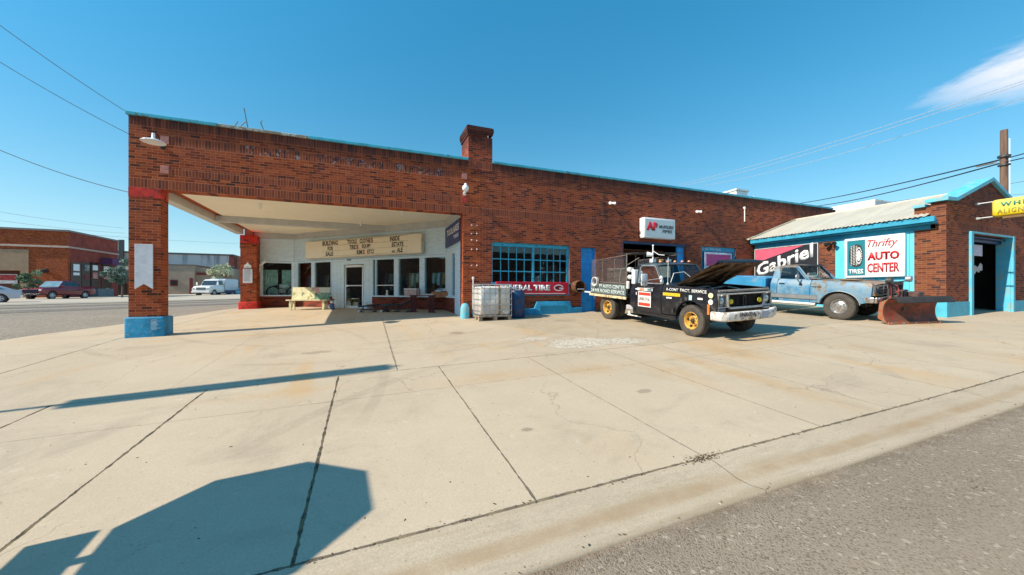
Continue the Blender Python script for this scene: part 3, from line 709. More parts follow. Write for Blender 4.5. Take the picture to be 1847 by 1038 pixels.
def facet(M, L, wins, door=None, posts=(), siding_from=0, brick_to=None):
    """wins: list of (s0,s1).  Builds siding, frieze, low brick wall, frames and panes"""
    g = [(a, b_) for a, b_ in wins]
    # siding above the windows: lapped boards
    s = MB(M); n = 9; hh = (ZF-ZH-.10)/n
    for i in range(n):
        z = ZH+.10+i*hh
        s.add([(0, 0, z+.004), (L, 0, z+.004), (L, .014, z+hh), (0, .014, z+hh), (0, .02, z), (L, .02, z)], [(0, 1, 2, 3), (4, 5, 1, 0)])
    s.build('siding', M_side, G_, smooth=0)
    s = MB(M); s.box(0, L, -.02, .10, ZF, ZT); s.build('frieze', M_grey, G_, smooth=0)
    s = MB(M); s.box(0, L, .021, .12, ZH+.09, ZF-.001); s.build('backing', M_dark, G_, smooth=0)
    edges = [0]+[e for w_ in g for e in w_]+[L]
    s = MB(M); s.box(0, L, -.02, .12, ZH, ZH+.09)
    for i in range(0, len(edges), 2):
        a, c = edges[i], edges[i+1]
        if door and a < (door[0]+door[1])/2 < c:
            s.box(a, a+.05, -.02, .12, ZB, ZH); s.box(c-.05, c, -.02, .12, ZB, ZH)
        elif c-a > .01: s.box(a, c, -.02, .12, ZS+.001, ZH-.0005)
    wf_ = s.build('window_frame', M_side, G_, smooth=0)
    for a, c in g:
        p = MB(M); p.box(a, c, .03, .034, ZS+.04, ZH-.001); p.build('pane', M_glass, wf_, smooth=0)
    # low brick wall and sill
    segs = []; cur = 0
    if door: segs = [(0, edges[[i for i in range(0, len(edges), 2) if edges[i] < (door[0]+door[1])/2 < edges[i+1]][0]]), (edges[[i for i in range(0, len(edges), 2) if edges[i] < (door[0]+door[1])/2 < edges[i+1]][0]+1], L)]
    else: segs = [(0, L)]
    return segs
# facet 1
f1w = [(spx(474, P1, P2), spx(526, P1, P2))]
facet(F1, L1, f1w)
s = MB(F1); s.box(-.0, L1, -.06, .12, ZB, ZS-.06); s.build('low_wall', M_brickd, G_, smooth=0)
s = MB(F1); s.box(.0, L1, -.09, .10, ZS-.059, ZS); s.build('window_sill', M_side, G_, smooth=0)
s = MB(F1); s.box(.0, .18, -.05, -.021, ZB, ZF); s.build('corner_board', M_side, G_, smooth=0)
# facet 2
f2w = [(spx(a, P2, P3), spx(b_, P2, P3)) for a, b_ in ((537, 562), (568, 597), (679, 711), (719, 757), (766, 806))]
dr_ = (spx(622, P2, P3), spx(655, P2, P3)); dp = (f2w[1][1]+.08, f2w[2][0]-.08)
s = facet(F2, L2, f2w, door=dr_)
for a, c in ((0, f2w[1][1]+.075), (f2w[2][0]-.2, L2)):
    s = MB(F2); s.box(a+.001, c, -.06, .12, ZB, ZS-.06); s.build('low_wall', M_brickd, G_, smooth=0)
    s = MB(F2); s.box(a+.001, c, -.09, .10, ZS-.059, ZS); s.build('window_sill', M_side, G_, smooth=0)
# vertical boarding round the door
s = MB(F2); k = 0
for a, c in ((dp[0]+.0, dr_[0]-.05), (dr_[1]+.05, f2w[2][0]-.201)):
    n = max(2, round((c-a)/.11))
    for i in range(n): s.box(a+(c-a)*i/n+.003, a+(c-a)*(i+1)/n-.003, -.012+.004*(i % 2), .1, ZB, ZH-.001)
s.box(dr_[0]-.05, dr_[1]+.05, -.01, .1, 1.235, ZH-.001)
s.build('boarding', M_side, G_, smooth=0)
s = MB(F2); s.box(dr_[0], dr_[0]+.07, .0, .06, -.95, 1.20); s.box(dr_[1]-.07, dr_[1], .0, .06, -.95, 1.20); s.box(dr_[0]+.07, dr_[1]-.07, .0, .06, 1.11, 1.20); s.box(dr_[0]+.07, dr_[1]-.07, .0, .06, -.95, -.66)
sd_ = s.build('door', M_whiteb, G_, bevel=.004)
s = MB(F2); s.box(dr_[0]+.071, dr_[1]-.071, .025, .03, -.66, 1.11); s.build('pane', M_glass, sd_, smooth=0)
s = MB(F2); s.box(dr_[0]+.05, dr_[1]-.07, -.05, -.025, .245, .285); s.box(dr_[0]+.07, dr_[0]+.24, -.055, -.02, .22, .30); s.box(dr_[0]+.07, dr_[0]+.1, -.03, .0, .23, .29); s.box(dr_[1]-.1, dr_[1]-.07, -.03, .0, .23, .29); s.build('handle', M_whiteb, sd_, bevel=.004)
s = MB(F2); s.box(f2w[2][0], f2w[2][1], -.005, .03, .25, .285); s.build('rail', M_whiteb, G_, smooth=0)
nrm2 = Vector((F2[0][1], F2[1][1], 0))*-1; rt2 = Vector((F2[0][0], F2[1][0], 0))
def f2(s_, n_, z): return F2 @ Vector((s_, -n_, z))
text(G_, '209', f2(dr_[0]+.16, .024, 1.405), rt2, (0, 0, 1), .26, .10, paint('number_green', (.03, .10, .09), .6), .02)
# facet 3
f3w = [(spx(815, P3, P4), spx(822, P3, P4))]
facet(F3, L3, f3w)
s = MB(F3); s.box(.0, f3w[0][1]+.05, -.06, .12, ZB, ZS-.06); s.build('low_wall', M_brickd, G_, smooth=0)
s = MB(F3); s.box(.001, f3w[0][1]+.05, -.09, .10, ZS-.059, ZS); s.build('window_sill', M_side, G_, smooth=0)
s = MB(F3); s.box(f3w[0][1]+.05, L3-.01, -.05, .12, ZB, ZH-.001); s.build('corner_board', M_side, G_, smooth=0)
# ---- inside: rooms seen through the glass
b = MB(); b.box(-5.04, 22.84, 25.0, 25.1, -1, 3.5); b.box(3.3, 3.4, 15.2, 25, -1, 3.5); b.build('inner_wall', paint('inner_wall_red', (.42, .16, .10), .8, .3, 1.5), G_, smooth=0)
b = MB(); b.add([(-5, 21.35, gz(-5, 20)+.0), (-3.3, 21.3, -.82), (3.2, 15.0, -.80), (3.29, 25, -.8), (-5, 25, -.8)], [(0, 1, 2, 3, 4)]); b.box(3.45, 22.8, YW+.37, 24.9, -.90, -.80); b.build('inner_floor', paint('inner_floor_tan', (.35, .27, .2), .8), G_, smooth=0)
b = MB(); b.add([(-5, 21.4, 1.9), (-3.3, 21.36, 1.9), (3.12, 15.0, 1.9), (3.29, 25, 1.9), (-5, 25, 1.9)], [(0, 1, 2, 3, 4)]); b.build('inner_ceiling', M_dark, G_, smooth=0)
# ---- conduit line and studs on the wall
b = MB(); b.tube([(9.0-.55, YW-.01, 4.30), (9.0-.55, YW-.01, 2.9)], .008, 5); b.build('conduit', M_steel, G_)
for zz in (2.20, 1.92, 1.70, 1.40, .86):
    for xx in (3.26, 3.44):
        b = MB(); b.cyl((xx, YW-.012, zz+rnd.uniform(-.02, .02)), (xx, YW+.01, zz), .022, 6); b.build('plaster_plug', M_white, G_)

# ---------------------------------------------------------------- things on and around the garage
def sign_box(name, label, loc, M, L, z0, z1, d0, d1, mframe, mface, inset=.03):
    t = thing(name, label, 'sign', loc)
    return t
# marquee board
t = thing('letter_board', 'long cream changeable letter board offering the building for sale, above the shop door', 'sign', tuple(f2(3, .1, 2.0)))
sa, sb = spx(559, P2, P3), spx(767, P2, P3)
M_board = paint('board_cream', (.90, .82, .64), .45, .03, 3)
b = MB(F2); b.box(sa, sb, -.24, -.03, 1.56, 2.385); b.build('cabinet', paint('board_edge', (.62, .56, .44), .5), t, bevel=.01)
b = MB(F2); b.box(sa+.03, sb-.03, -.246, -.2405, 1.59, 2.355); b.build('face', M_board, t, smooth=0)
W_ = sb-sa
b = MB(F2)
rowz = [2.13, 1.885, 1.64]
for z in [2.345]+rowz:
    b.box(sa+W_*.17, sb-W_*.10, -.256, -.2465, z-.008, z-.0)
b.build('letter_rail', paint('rail_brown', (.33, .24, .15), .5), t, smooth=0)
Mlet = paint('letter_black', (.03, .022, .015), .5); Mlr = paint('letter_red', (.40, .03, .015), .5)
def mtx(st, u0, u1, r, m=None): text(t, st, f2(sa+W_*u0, .2475, rowz[r]+.012), rt2, (0, 0, 1), W_*(u1-u0), .19, m or Mlet, .035)
mtx('BUILDING', .17, .315, 0); mtx('FOR', .22, .272, 1); mtx('SALE', .20, .272, 2)
mtx('TOOLS', .40, .485, 0); mtx('CLOTHE', .51, .60, 0); mtx('S', .602, .625, 0, Mlr)
mtx('TIRE', .42, .475, 1); mtx('S', .478, .50, 1, Mlr); mtx('EQUIP!', .53, .60, 1)
mtx('RIM', .485, .53, 2); mtx('S', .533, .555, 2, Mlr); mtx('ETC!', .575, .63, 2)
mtx('INSIDE', .76, .835, 0); mtx('ESTATE', .775, .865, 1); mtx('ALE', .815, .86, 2)
text(t, 'on', f2(sa+W_*.775, .2475, rowz[2]+.01), rt2, (0, 0, 1), W_*.025, .09, Mlet, .03)
# blue banner on the short facet
t = thing('banner_sign', 'dark blue banner with white lettering on the short siding wall beside the brick corner', 'sign', (2.9, 13.5, 2.2))
b = MB(F3); b.box(.12, L3-.01, -.05, -.022, 1.72, 2.50); b.build('panel', paint('banner_blue', (.010, .020, .16), .4), t, smooth=0)
rt3 = Vector((F3[0][0], F3[1][0], 0))
text(t, 'TOOLAKES', F3 @ Vector((.45, -.0515, 2.12)), rt3, (0, 0, 1), 2.0, .24, M_whiteb, .03)
text(t, 'TIRES', F3 @ Vector((1.6, -.0515, 1.90)), rt3, (0, 0, 1), .8, .12, M_whiteb, .03)
# pennant plaque
t = MB(); xc0, xc1 = at(244, 480, Y=YW).x, at(277, 480, Y=YW).x
zt, zb = at(260, 441, Y=YW).z, at(260, 522, Y=YW).z
t.prism([(xc0, zt), (xc1, zt), (xc1, zb), ((xc0+xc1)/2, zb+.13), (xc0, zb)], YW-.035, YW-.008)
o = t.build('plaque', paint('plaque_white', (.66, .67, .70), .6, .10, 8), bevel=.004); tag(o, 'blank white swallow-tailed plaque on the front brick pillar', 'plaque')
# gooseneck barn lamp
lx = -4.93
t = thing('gooseneck_lamp', 'white enamel shade lamp on a curved black arm high on the brick wall', 'lamp', (lx+.15, YW, 3.7))
pts = [(lx+.18, YW-.01, 3.62)]+[(lx+.18-.0*k, YW-.06-.30*math.sin(k*math.pi/8)*.0-.055*k, 3.62+.22*math.sin(k*math.pi/8)) for k in range(0, 8)]
b = MB(); b.tube(pts, .012, 8); b.cyl((lx+.18, YW-.02, 3.62), (lx+.18, YW, 3.62), .05, 12); b.build('arm', M_black, t)
p = pts[-1]
b = MB(); b.lathe([(.03, .10), (.035, .0), (.06, -.05), (.20, -.085), (.235, -.115), (.235, -.12), (.20, -.10), (.05, -.07), (.02, -.07)], (p[0], p[1], p[2]+.0), n=28); b.build('lamp_shade', [M_whiteb], t, smooth=50)
# globe lamp
t = thing('globe_lamp', 'white glass globe lamp on the brick wall above the shop corner', 'lamp', (3.0, YW-.1, 3.35))
b = MB(); b.lathe([(.0, .17), (.035, .15), (.05, .10), (.10, .05), (.11, -.01), (.095, -.07), (.05, -.10), (.0, -.10)], (3.015, YW-.16, 3.36), n=20); b.build('globe', M_whiteb, t, smooth=60)
b = MB(); b.cyl((3.015, YW-.16, 3.24), (3.015, YW-.16, 3.27), .055, 12); b.box(2.99, 3.04, YW-.16, YW, 3.215, 3.24); b.box(2.965, 3.065, YW-.02, YW-.008, 3.16, 3.28); b.build('bracket', M_white, t)
# twin flood lights
def flood(x, z, lb):
    t = thing('flood_light', lb, 'security light', (x, YW, z), 'twin flood lights on the brick wall')
    b = MB(); b.cyl((x, YW-.04, z), (x, YW, z), .05, 12); b.build('mount', M_white, t)
    for s in (-1, 1):
        b = MB(); b.cyl((x+s*.03, YW-.05, z), (x+s*.13, YW-.16, z-.03), .035, 10, .06); b.build('lamp_head', M_whiteb, t)
flood(8.80, 3.41, 'white twin flood light on the bare brick above the blue door'); flood(13.27, 3.44, 'white twin flood light above the magenta window sign')
# vent pipe
b = MB(); b.tube([(16.15, YW-.08, 3.2), (16.15, YW-.08, 3.78), (16.15, YW-.02, 3.86)], .022, 8); b.cyl((16.15, YW-.08, 3.78), (16.15, YW-.08, 3.88), .045, 10)
o = b.build('vent_pipe', M_white); tag(o, 'thin white vent pipe on the brick wall near the metal roof', 'pipe')
# lit box sign AP
t = thing('box_sign', 'white box sign with two big red letters over the open vehicle bay', 'sign', (11.2, YW-.15, 2.55))
xa, xb = at(1162, 410, Y=YW-.30).x, at(1218, 415, Y=YW-.30).x
b = MB(); b.box(xa, xb, YW-.30, YW-.03, 2.13, 2.93); b.build('cabinet', M_whiteb, t, bevel=.02, seg=2)
b = MB(); b.box(xa+.05, xb-.04, YW-.304, YW-.3005, 2.19, 2.87); b.build('face', paint('sign_face_grey', (.62, .70, .70), .4, .04), t, smooth=0)
wd = xb-xa
text(t, 'AP', (xa+.10, YW-.306, 2.42), (1, 0, 0), (0, 0, 1), wd*.36, .34, M_redsign, .09)
text(t, 'MUFFLERS', (xa+wd*.46, YW-.306, 2.53), (1, 0, 0), (0, 0, 1), wd*.48, .13, M_black, .03, .3)
text(t, 'PIPES', (xa+wd*.56, YW-.306, 2.36), (1, 0, 0), (0, 0, 1), wd*.34, .12, M_black, .03, .3)
# red tyre sign below the window
t = thing('tire_sign', 'long red metal sign with white lettering below the teal window', 'sign', (5.5, YW-.04, .1))
b = MB(); b.box(4.10, 6.91, YW-.06, YW-.005, -.115, .335); b.build('panel', M_redsign, t, bevel=.01)
Mw = M_whiteb
text(t, 'GENERAL', (4.22, YW-.062, .03), (1, 0, 0), (0, 0, 1), 1.22, .20, Mw, .045); text(t, 'TIRE', (5.50, YW-.062, .03), (1, 0, 0), (0, 0, 1), .66, .20, Mw, .05)
b = MB(); b.box(4.2, 6.78, YW-.064, YW-.061, -.085, -.065); b.build('stripe', Mw, t, smooth=0)
b = MB()
def ring(cx, cz, rx, rz, w_, a0, a1, y, n=26):
    for i in range(n):
        q0, q1 = a0+(a1-a0)*i/n, a0+(a1-a0)*(i+1)/n
        P = lambda q, k: (cx+(rx-k)*math.cos(q), y, cz+(rz-k)*math.sin(q))
        b.quad(P(q0, 0), P(q1, 0), P(q1, w_), P(q0, w_))
ring(6.50, .13, .20, .115, .032, .35, 6.05, YW-.0625); b.quad((6.52, YW-.0625, .10), (6.70, YW-.0625, .10), (6.70, YW-.0625, .135), (6.52, YW-.0625, .135))
b.build('emblem', Mw, t, smooth=0)
b = MB(); ring(6.50, .13, .12, .055, .05, 0, 6.283, YW-.0622); b.build('emblem_disc', paint('emblem_dark', (.10, .01, .02), .5), t, smooth=0)
# rusty drum on the wall
t = thing('hose_drum', 'rusty round drum hung on the brick pier beside the blue door', 'drum', (7.2, YW-.2, .18))
b = MB(); b.lathe([(.0, -.02), (.21, -.02), (.23, -.12), (.235, -.30), (.225, -.34), (.195, -.34), (.19, -.05), (0, -.05)], (7.24, YW, .17), axis='y', n=26); b.build('shell', M_rust, t, smooth=50)
b = MB(); b.box(7.12, 7.38, YW-.36, YW-.345, .07, .10); b.build('bar', M_white, t)
# stand pipe and tap at the corner
t = thing('wall_tap', 'white stand pipe with a tap against the brick corner behind the tote', 'tap', (3.3, YW-.05, -.6))
b = MB(); b.tube([(3.30, YW-.05, -.9), (3.30, YW-.05, .38)], .018, 8); b.lathe([(0, .07), (.04, .05), (.045, 0), (.02, -.05)], (3.30, YW-.05, .42), n=12); b.build('pipe', M_white, t)
b = MB(); b.box(3.36, 3.58, YW-.10, YW-.04, .12, .19); b.tube([(3.30, YW-.05, .22), (3.40, YW-.07, .16)], .014, 6); b.build('spout', M_metal, t)
# corner guard posts
def guard(x, y, r, h, lb):
    z0 = gz(x, y)-.05; b = MB(); b.lathe([(r*1.04, 0), (r*1.04, h*.25), (r, h*.4), (r*.97, h*.72), (r*.72, h*.92), (r*.3, h), (0, h*1.0)], (x, y, z0), n=22)
    o = b.build('guard_post', M_cyan, smooth=50); tag(o, lb, 'guard post', 'cyan guard posts at the garage corner')
guard(2.99, YW-.16, .145, .53, 'cyan round-topped guard post at the foot of the brick corner'); guard(3.34, YW-.13, .10, .30, 'low cyan post stump between the guard post and the white tote')
# plastic tote in its cage
t = thing('liquid_tote', 'white caged plastic liquid tote with a brown streak, on a pallet by the wall', 'tank', (3.85, 11.3, gz(3.85, 11.3)))
x0, x1, y0, y1 = 3.24, 4.32, 10.93, 11.70; zg = gz(3.8, 11.0)-.01
Mt = NT('tote_plastic'); nX = Mt.sep()
str_ = Mt.ramp(absx(Mt, Mt.math('SUBTRACT', Mt.math('ADD', nX[0], Mt.math('MULTIPLY', Mt.noise(9, 2), .04)), 3.945)), .012, .06, 1, 0)
cl = Mt.mix(Mt.ramp(nX[2], -.45, -.30, 0, 1), (.62, .56, .50), (.80, .80, .76)); cl = Mt.mix(Mt.ramp(Mt.noise(6, 4), .4, .7, 0, .25), cl, (.66, .55, .42))
cl = Mt.mix(Mt.math('MULTIPLY', Mt.ramp(Mt.math('ADD', nX[0], Mt.math('MULTIPLY', nX[2], -.3)), 3.88, 4.25, 0, .45), Mt.math('LESS_THAN', nX[2], .15)), cl, (.70, .55, .34))
cl = Mt.mix(Mt.math('MULTIPLY', str_, .92), cl, (.36, .17, .035)); Mt.bsdf(cl, .35, 0, Mt.bump(Mt.noise(3, 2), .3, .02))
b = MB(); b.box(x0+.03, x1-.03, y0+.03, y1-.03, zg+.17, zg+1.08); b.build('tank', Mt.m, t, bevel=.07, seg=4)
b = MB(); b.cyl(((x0+x1)/2, 11.3, zg+1.07), ((x0+x1)/2, 11.3, zg+1.12), .1, 20); b.build('lid', M_black, t)
b = MB()
for k in range(7):
    x = x0+(x1-x0)*k/6; b.tube([(x, y0, zg+.14), (x, y0, zg+1.14)], .009, 6); b.tube([(x, y1, zg+.14), (x, y1, zg+1.14)], .009, 6)
for k in range(1, 5):
    y = y0+(y1-y0)*k/5; b.tube([(x0, y, zg+.14), (x0, y, zg+1.14)], .009, 6); b.tube([(x1, y, zg+.14), (x1, y, zg+1.14)], .009, 6)
for z in (.16, .32, .50, .68, .87, 1.02, 1.14):
    b.tube([(x0-.005, y0-.005, zg+z), (x1+.005, y0-.005, zg+z), (x1+.005, y1+.005, zg+z), (x0-.005, y1+.005, zg+z), (x0-.005, y0-.005, zg+z)], .010 if z < 1.1 else .014, 6)
b.build('cage', M_metal, t)
Mpal = paint('pallet_wood', (.36, .27, .19), .9, .3, 8, bump=.003)
b = MB(); b.box(x0, x1, y0, y1, zg+.115, zg+.14)
for x in (x0, (x0+x1)/2-.06, x1-.12):
    b.box(x, x+.12, y0, y1, zg+.0, zg+.022)
    for y in (y0+.01, (y0+y1)/2-.06, y1-.13): b.box(x+.002, x+.118, y, y+.12, zg+.0225, zg+.1145)
b.build('pallet', Mpal, t)
b = MB(); b.box(x1-.30, x1-.13, y0+.0, y0+.028, zg+.22, zg+.33); b.build('placard', M_white, t)
# blue plastic drum
t = thing('plastic_drum', 'dark blue plastic drum standing between the white tote and the base trim', 'drum', (4.72, 11.40, gz(4.7, 11.4)))
Mdr = paint('drum_blue', (.010, .045, .13), .4, .15, 5, dirt=(.03, .07, .13), dirt_amt=.1)
b = MB(); z0 = gz(4.7, 11.4); b.lathe([(0, 0), (.27, 0), (.29, .03), (.29, .28), (.30, .30), (.29, .32), (.29, .58), (.30, .60), (.29, .62), (.285, .84), (.26, .89), (.25, .89), (.25, .87), (0, .87)], (4.68, 11.42, z0), n=30); b.build('body', Mdr, t, smooth=50)
b = MB(); b.cyl((4.60, 11.34, z0+.87), (4.60, 11.34, z0+.90), .035, 12); b.build('bung', M_black, t)
# ---- bench with its advert boards
bx, by = -2.35, 18.55; bz = gz(bx, by)
Mb = Matrix.Translation((bx, by, bz)) @ Matrix.Rotation(R(-14), 4, 'Z')
t = thing('park_bench', 'cream wooden bench with a painted advert backrest in front of the shop window', 'bench', (bx, by, bz))
Mbe = paint('bench_cream', (.74, .69, .45), .7, .12, 8, dirt=(.35, .33, .16), dirt_amt=.25)
b = MB(Mb); b.box(-.85, .85, -.28, .18, .40, .45); b.build('seat', Mbe, t, bevel=.008)
for s in (-1, 1):
    b = MB(Mb); b.box(s*.68-.05, s*.68+.05, -.24, -.16, 0, .399); b.box(s*.68-.045, s*.68+.045, .10, .17, 0, .399); b.box(s*.68-.04, s*.68+.04, -.16, .10, .30, .385); b.build('leg', Mbe, t, bevel=.006)
M_ad = NT('advert'); q_ = M_ad.sep(); 
b = MB(Mb @ Matrix.Translation((0, .17, .45)) @ Matrix.Rotation(R(-12), 4, 'X')); b.box(-.80, .16, 0, .04, .01, .56); b.build('backrest', Mbe, t, bevel=.005)
b = MB(Mb @ Matrix.Translation((0, .17, .45)) @ Matrix.Rotation(R(-12), 4, 'X')); b.box(.162, .80, 0, .04, .01, .56)
M_ad.bsdf(M_ad.mix(M_ad.ramp(q_[2], -.07, -.04), M_ad.mix(M_ad.ramp(M_ad.noise(9, 4), .45, .55), (.10, .24, .17), (.20, .34, .26)), (.55, .58, .50)), .5)
b.build('advert_board', M_ad.m, t, bevel=.004)
b = MB(Mb @ Matrix.Translation((0, .17, .45)) @ Matrix.Rotation(R(-12), 4, 'X')); b.add([(-.05, -.003, .55), (.30, -.003, .55), (.42, -.003, .18)], [(0, 1, 2)]); b.add([(-.05, -.001, .55), (.42, -.001, .18), (.30, -.001, .55)], [(0, 1, 2)]); b.build('faded_print', paint('print_pink', (.50, .30, .30), .6, .5, 30), t, smooth=0)
b = MB(Mb @ Matrix.Translation((0, .17, .45)) @ Matrix.Rotation(R(-12), 4, 'X')); b.box(-.40, -.30, -.004, -.001, .25, .28); b.box(-.37, -.34, -.006, -.001, .18, .36); b.box(-.42, -.34, -.007, -.005, .20, .22); b.build('motif', paint('motif_green', (.20, .24, .12), .7), t, smooth=0)
# garden figure beside the bench
q = at(599, 556, d=1); t_ = 17.0; fx, fy = q.x*16.3, q.y*16.3
t = thing('garden_figure', 'small weathered garden figure in blue and white at the foot of the shop wall', 'figurine', (fx, fy, gz(fx, fy)))
z = gz(fx, fy)
b = MB(); b.lathe([(.11, 0), (.12, .05), (.09, .10), (.10, .22), (.07, .27), (0, .28)], (fx, fy, z), n=14); b.build('body', paint('fig_blue', (.06, .13, .28), .6, .5, 20), t, smooth=60)
b = MB(); b.lathe([(0, .26), (.06, .27), (.09, .32), (.085, .37), (.05, .41), (0, .42)], (fx, fy, z), n=14); b.build('head', paint('fig_white', (.7, .68, .66), .6), t, smooth=60)
b = MB(); b.lathe([(.11, .41), (.10, .43), (.07, .47), (0, .49)], (fx, fy, z), n=14); b.build('hat', M_dkwood, t, smooth=60)
for s in (-1, 1):
    b = MB(); b.tube([(fx+s*.08, fy, z+.22), (fx+s*.15, fy-.05, z+.15), (fx+s*.11, fy-.10, z+.12)], .025, 8); b.build('arm', paint('fig_white2', (.65, .65, .66), .6), t, smooth=60)
# plant pot by the sill
q = at(667, 551, d=1); fx, fy = q.x*15.3, q.y*15.3; z = gz(fx, fy)
t = thing('metal_pail', 'dented grey pail on the ground right of the shop door', 'pail', (fx, fy, z))
b = MB(); b.lathe([(0, .01), (.10, 0), (.14, .28), (.15, .29), (.135, .28), (.10, .03), (0, .03)], (fx, fy, z), n=18); b.build('body', M_metal, t, smooth=50)
b = MB(); b.tube([(fx+.14*math.cos(k*math.pi/8), fy-.02, z+.28+.10*math.sin(k*math.pi/8)) for k in range(9)], .006, 6); b.build('handle', M_steel, t)
# two folded exercise benches
def ab_bench(px, d, yaw, lb, fold):
    q = at(px, 556, d=1); x, y = q.x*d, q.y*d; z = gz(x, y)
    t = thing('exercise_bench', lb, 'exercise bench', (x, y, z), 'folded exercise benches before the shop window')
    M = Matrix.Translation((x, y, z)) @ Matrix.Rotation(R(yaw), 4, 'Z')
    Mv = paint('black_vinyl', (.015, .015, .02), .35, .3, 8)
    b = MB(M @ Matrix.Translation((0, 0, .25)) @ Matrix.Rotation(R(-6), 4, 'Y')); b.box(-.62, .15, -.14, .14, 0, .06); b.build('seat', Mv, t, bevel=.02, seg=2)
    b = MB(M @ Matrix.Translation((.18, 0, .22)) @ Matrix.Rotation(R(-fold), 4, 'Y')); b.box(0, .55, -.14, .14, 0, .06); b.build('backrest', Mv, t, bevel=.02, seg=2)
    for s in (-.55, .0, .55):
        b = MB(M); b.tube([(s, -.22, .03), (s, .22, .03)], .022, 8); b.tube([(s, 0, .03), (s*.8, 0, .22)], .018, 8); b.build('leg', M_steel, t)
    b = MB(M); b.tube([(-.55, 0, .10), (.60, 0, .10)], .024, 8); b.build('rail', M_steel, t)
    for s in (-.22, .22):
        b = MB(M); b.cyl((-.55, s-.03, .035), (-.55, s+.03, .035), .04, 10); b.build('foot_pad', M_white, t)
ab_bench(676, 14.6, -20, 'black folded exercise bench nearer the shop door', 8)
ab_bench(716, 14.3, -38, 'black folded exercise bench with its backrest up, further from the shop door', 24)
# brown rack by the low wall
q = at(765, 560, d=1); x, y = q.x*13.9, q.y*13.9; z = gz(x, y)
t = thing('wooden_rack', 'dark slatted wooden rack leaning at the low brick wall right of the exercise benches', 'rack', (x, y, z))
M = Matrix.Translation((x, y, z)) @ Matrix.Rotation(R(-45), 4, 'Z'); Mr = paint('maroon_wood', (.10, .018, .02), .7, .3, 9)
for s in (-.42, .42):
    b = MB(M)
    for k in range(4): b.box(s-.13+k*.07, s-.10+k*.07, -.12, -.08, 0, .58)
    b.box(s-.13, s+.14, -.14, -.06, .58, .61); b.box(s-.14, s+.15, -.16, -.04, 0, .03); b.build('side_frame', Mr, t)
b = MB(M); b.box(-.55, .56, -.16, -.03, .612, .64); b.build('top_rail', Mr, t)
b = MB(M); 
for k in range(7): b.box(.08+k*.06, .10+k*.06, -.15, -.05, .641, .685)
b.build('comb', M_white, t)
# notices on the rear pillar
b = MB(); b.box(-5.30, -4.93, 20.47, 20.485, .39, 1.05); o = b.build('notice', paint('paper', (.78, .80, .84), .6, .1, 40)); tag(o, 'white printed paper notice taped to the rear brick pillar', 'notice')
rw = MB()
for k in range(11):
    rw.box(-5.27, -4.96-rnd.uniform(0, .08), 20.466, 20.469, 1.0-.05*k, 1.02-.05*k)
rw.build('print_lines', paint('print_grey', (.35, .36, .40), .7), o, smooth=0)
b = MB(); b.prism([(-5.26, 1.09), (-4.96, 1.09), (-4.98, 1.22), (-5.05, 1.26), (-5.11, 1.36), (-5.17, 1.26), (-5.24, 1.22)], 20.455, 20.485); o = b.build('small_plaque', M_white, bevel=.004); tag(o, 'small white peaked plaque above the paper notice on the rear pillar', 'plaque')
# white bracket at the facet corner
t = thing('wall_camera', 'white security camera on an arm at the left end of the shop siding', 'camera', (-4.7, 20.9, 1.3))
b = MB(); b.cyl((-4.72, 20.85, 1.25), (-4.45, 20.6, 1.42), .05, 10, .06); b.build('housing', M_whiteb, t)
b = MB(); b.tube([(-4.76, 21.0, .95), (-4.74, 20.9, 1.1), (-4.70, 20.83, 1.25)], .018, 6); b.build('arm', M_white, t)
# green street sign beyond the rear pillar
t = thing('street_sign', 'green street name sign seen edge-on left of the rear pillar head', 'street sign', (-5.9, 23.2, -.8))
b = MB(); b.cyl((-5.93, 23.2, gz(-6, 23)), (-5.93, 23.2, 2.6), .03, 8); b.build('pole', M_metal, t)
b = MB(); b.box(-6.13, -5.85, 23.15, 23.25, 2.25, 2.62); b.build('sign_blade', paint('sign_green', (.01, .10, .07), .5), t)
# goods in the shop windows
def wp(px, d): q = at(px, 526, d=1); return q.x*d, q.y*d
x, y = wp(736, 14.75)
t = thing('display_box', 'pink and white cardboard box on the shop window sill', 'box', (x, y, -.18)); M = Matrix.Translation((x, y, -.18)) @ Matrix.Rotation(R(-45), 4, 'Z')
b = MB(M); b.box(-.30, .30, .12, .40, .0, .26); b.build('carton', paint('carton', (.55, .38, .36), .7, .3, 12), t, bevel=.006)
b = MB(M); b.box(-.31, .31, .11, .41, .261, .30); b.build('lid', M_white, t)
x, y = wp(693, 15.3); b = MB(); b.lathe([(.05, 0), (.055, .05), (.03, .12), (.045, .17), (.03, .22), (0, .23)], (x+.12, y+.12, -.17), n=12); o = b.build('ornament', M_white, smooth=60); tag(o, 'small white ornament on the sill just right of the shop door', 'ornament')
x, y = wp(786, 14.1)
t = thing('display_table', 'wooden display table with folded clothes inside the right shop window', 'table', (x+.5, y+.6, -.8)); M = Matrix.Translation((x+.35, y+.35, -.8)) @ Matrix.Rotation(R(-45), 4, 'Z')
b = MB(M); b.box(-.55, .55, -.05, .5, .55, .78); b.build('table_top', paint('orange_wood', (.38, .15, .06), .6, .2, 6), t, bevel=.01)
for sx in (-.5, .45):
    for sy in (0, .42): b = MB(M); b.box(sx, sx+.05, sy, sy+.05, 0, .549); b.build('leg', M_dkwood, t)
t2 = MB(M)
for k in range(6):
    a = rnd.uniform(-.5, .3); t2.mat(k % 3); t2.box(a, a+.28, .02+.05*k, .2+.05*k, .782+.012*k, .84+.016*k)
o = t2.build('folded_clothes', [paint('cloth_a', (.5, .55, .6), .9), paint('cloth_b', (.10, .22, .3), .9), paint('cloth_c', (.6, .6, .6), .9)], bevel=.01); tag(o, 'pile of pale folded clothes on the wooden display table in the window', 'clothes')
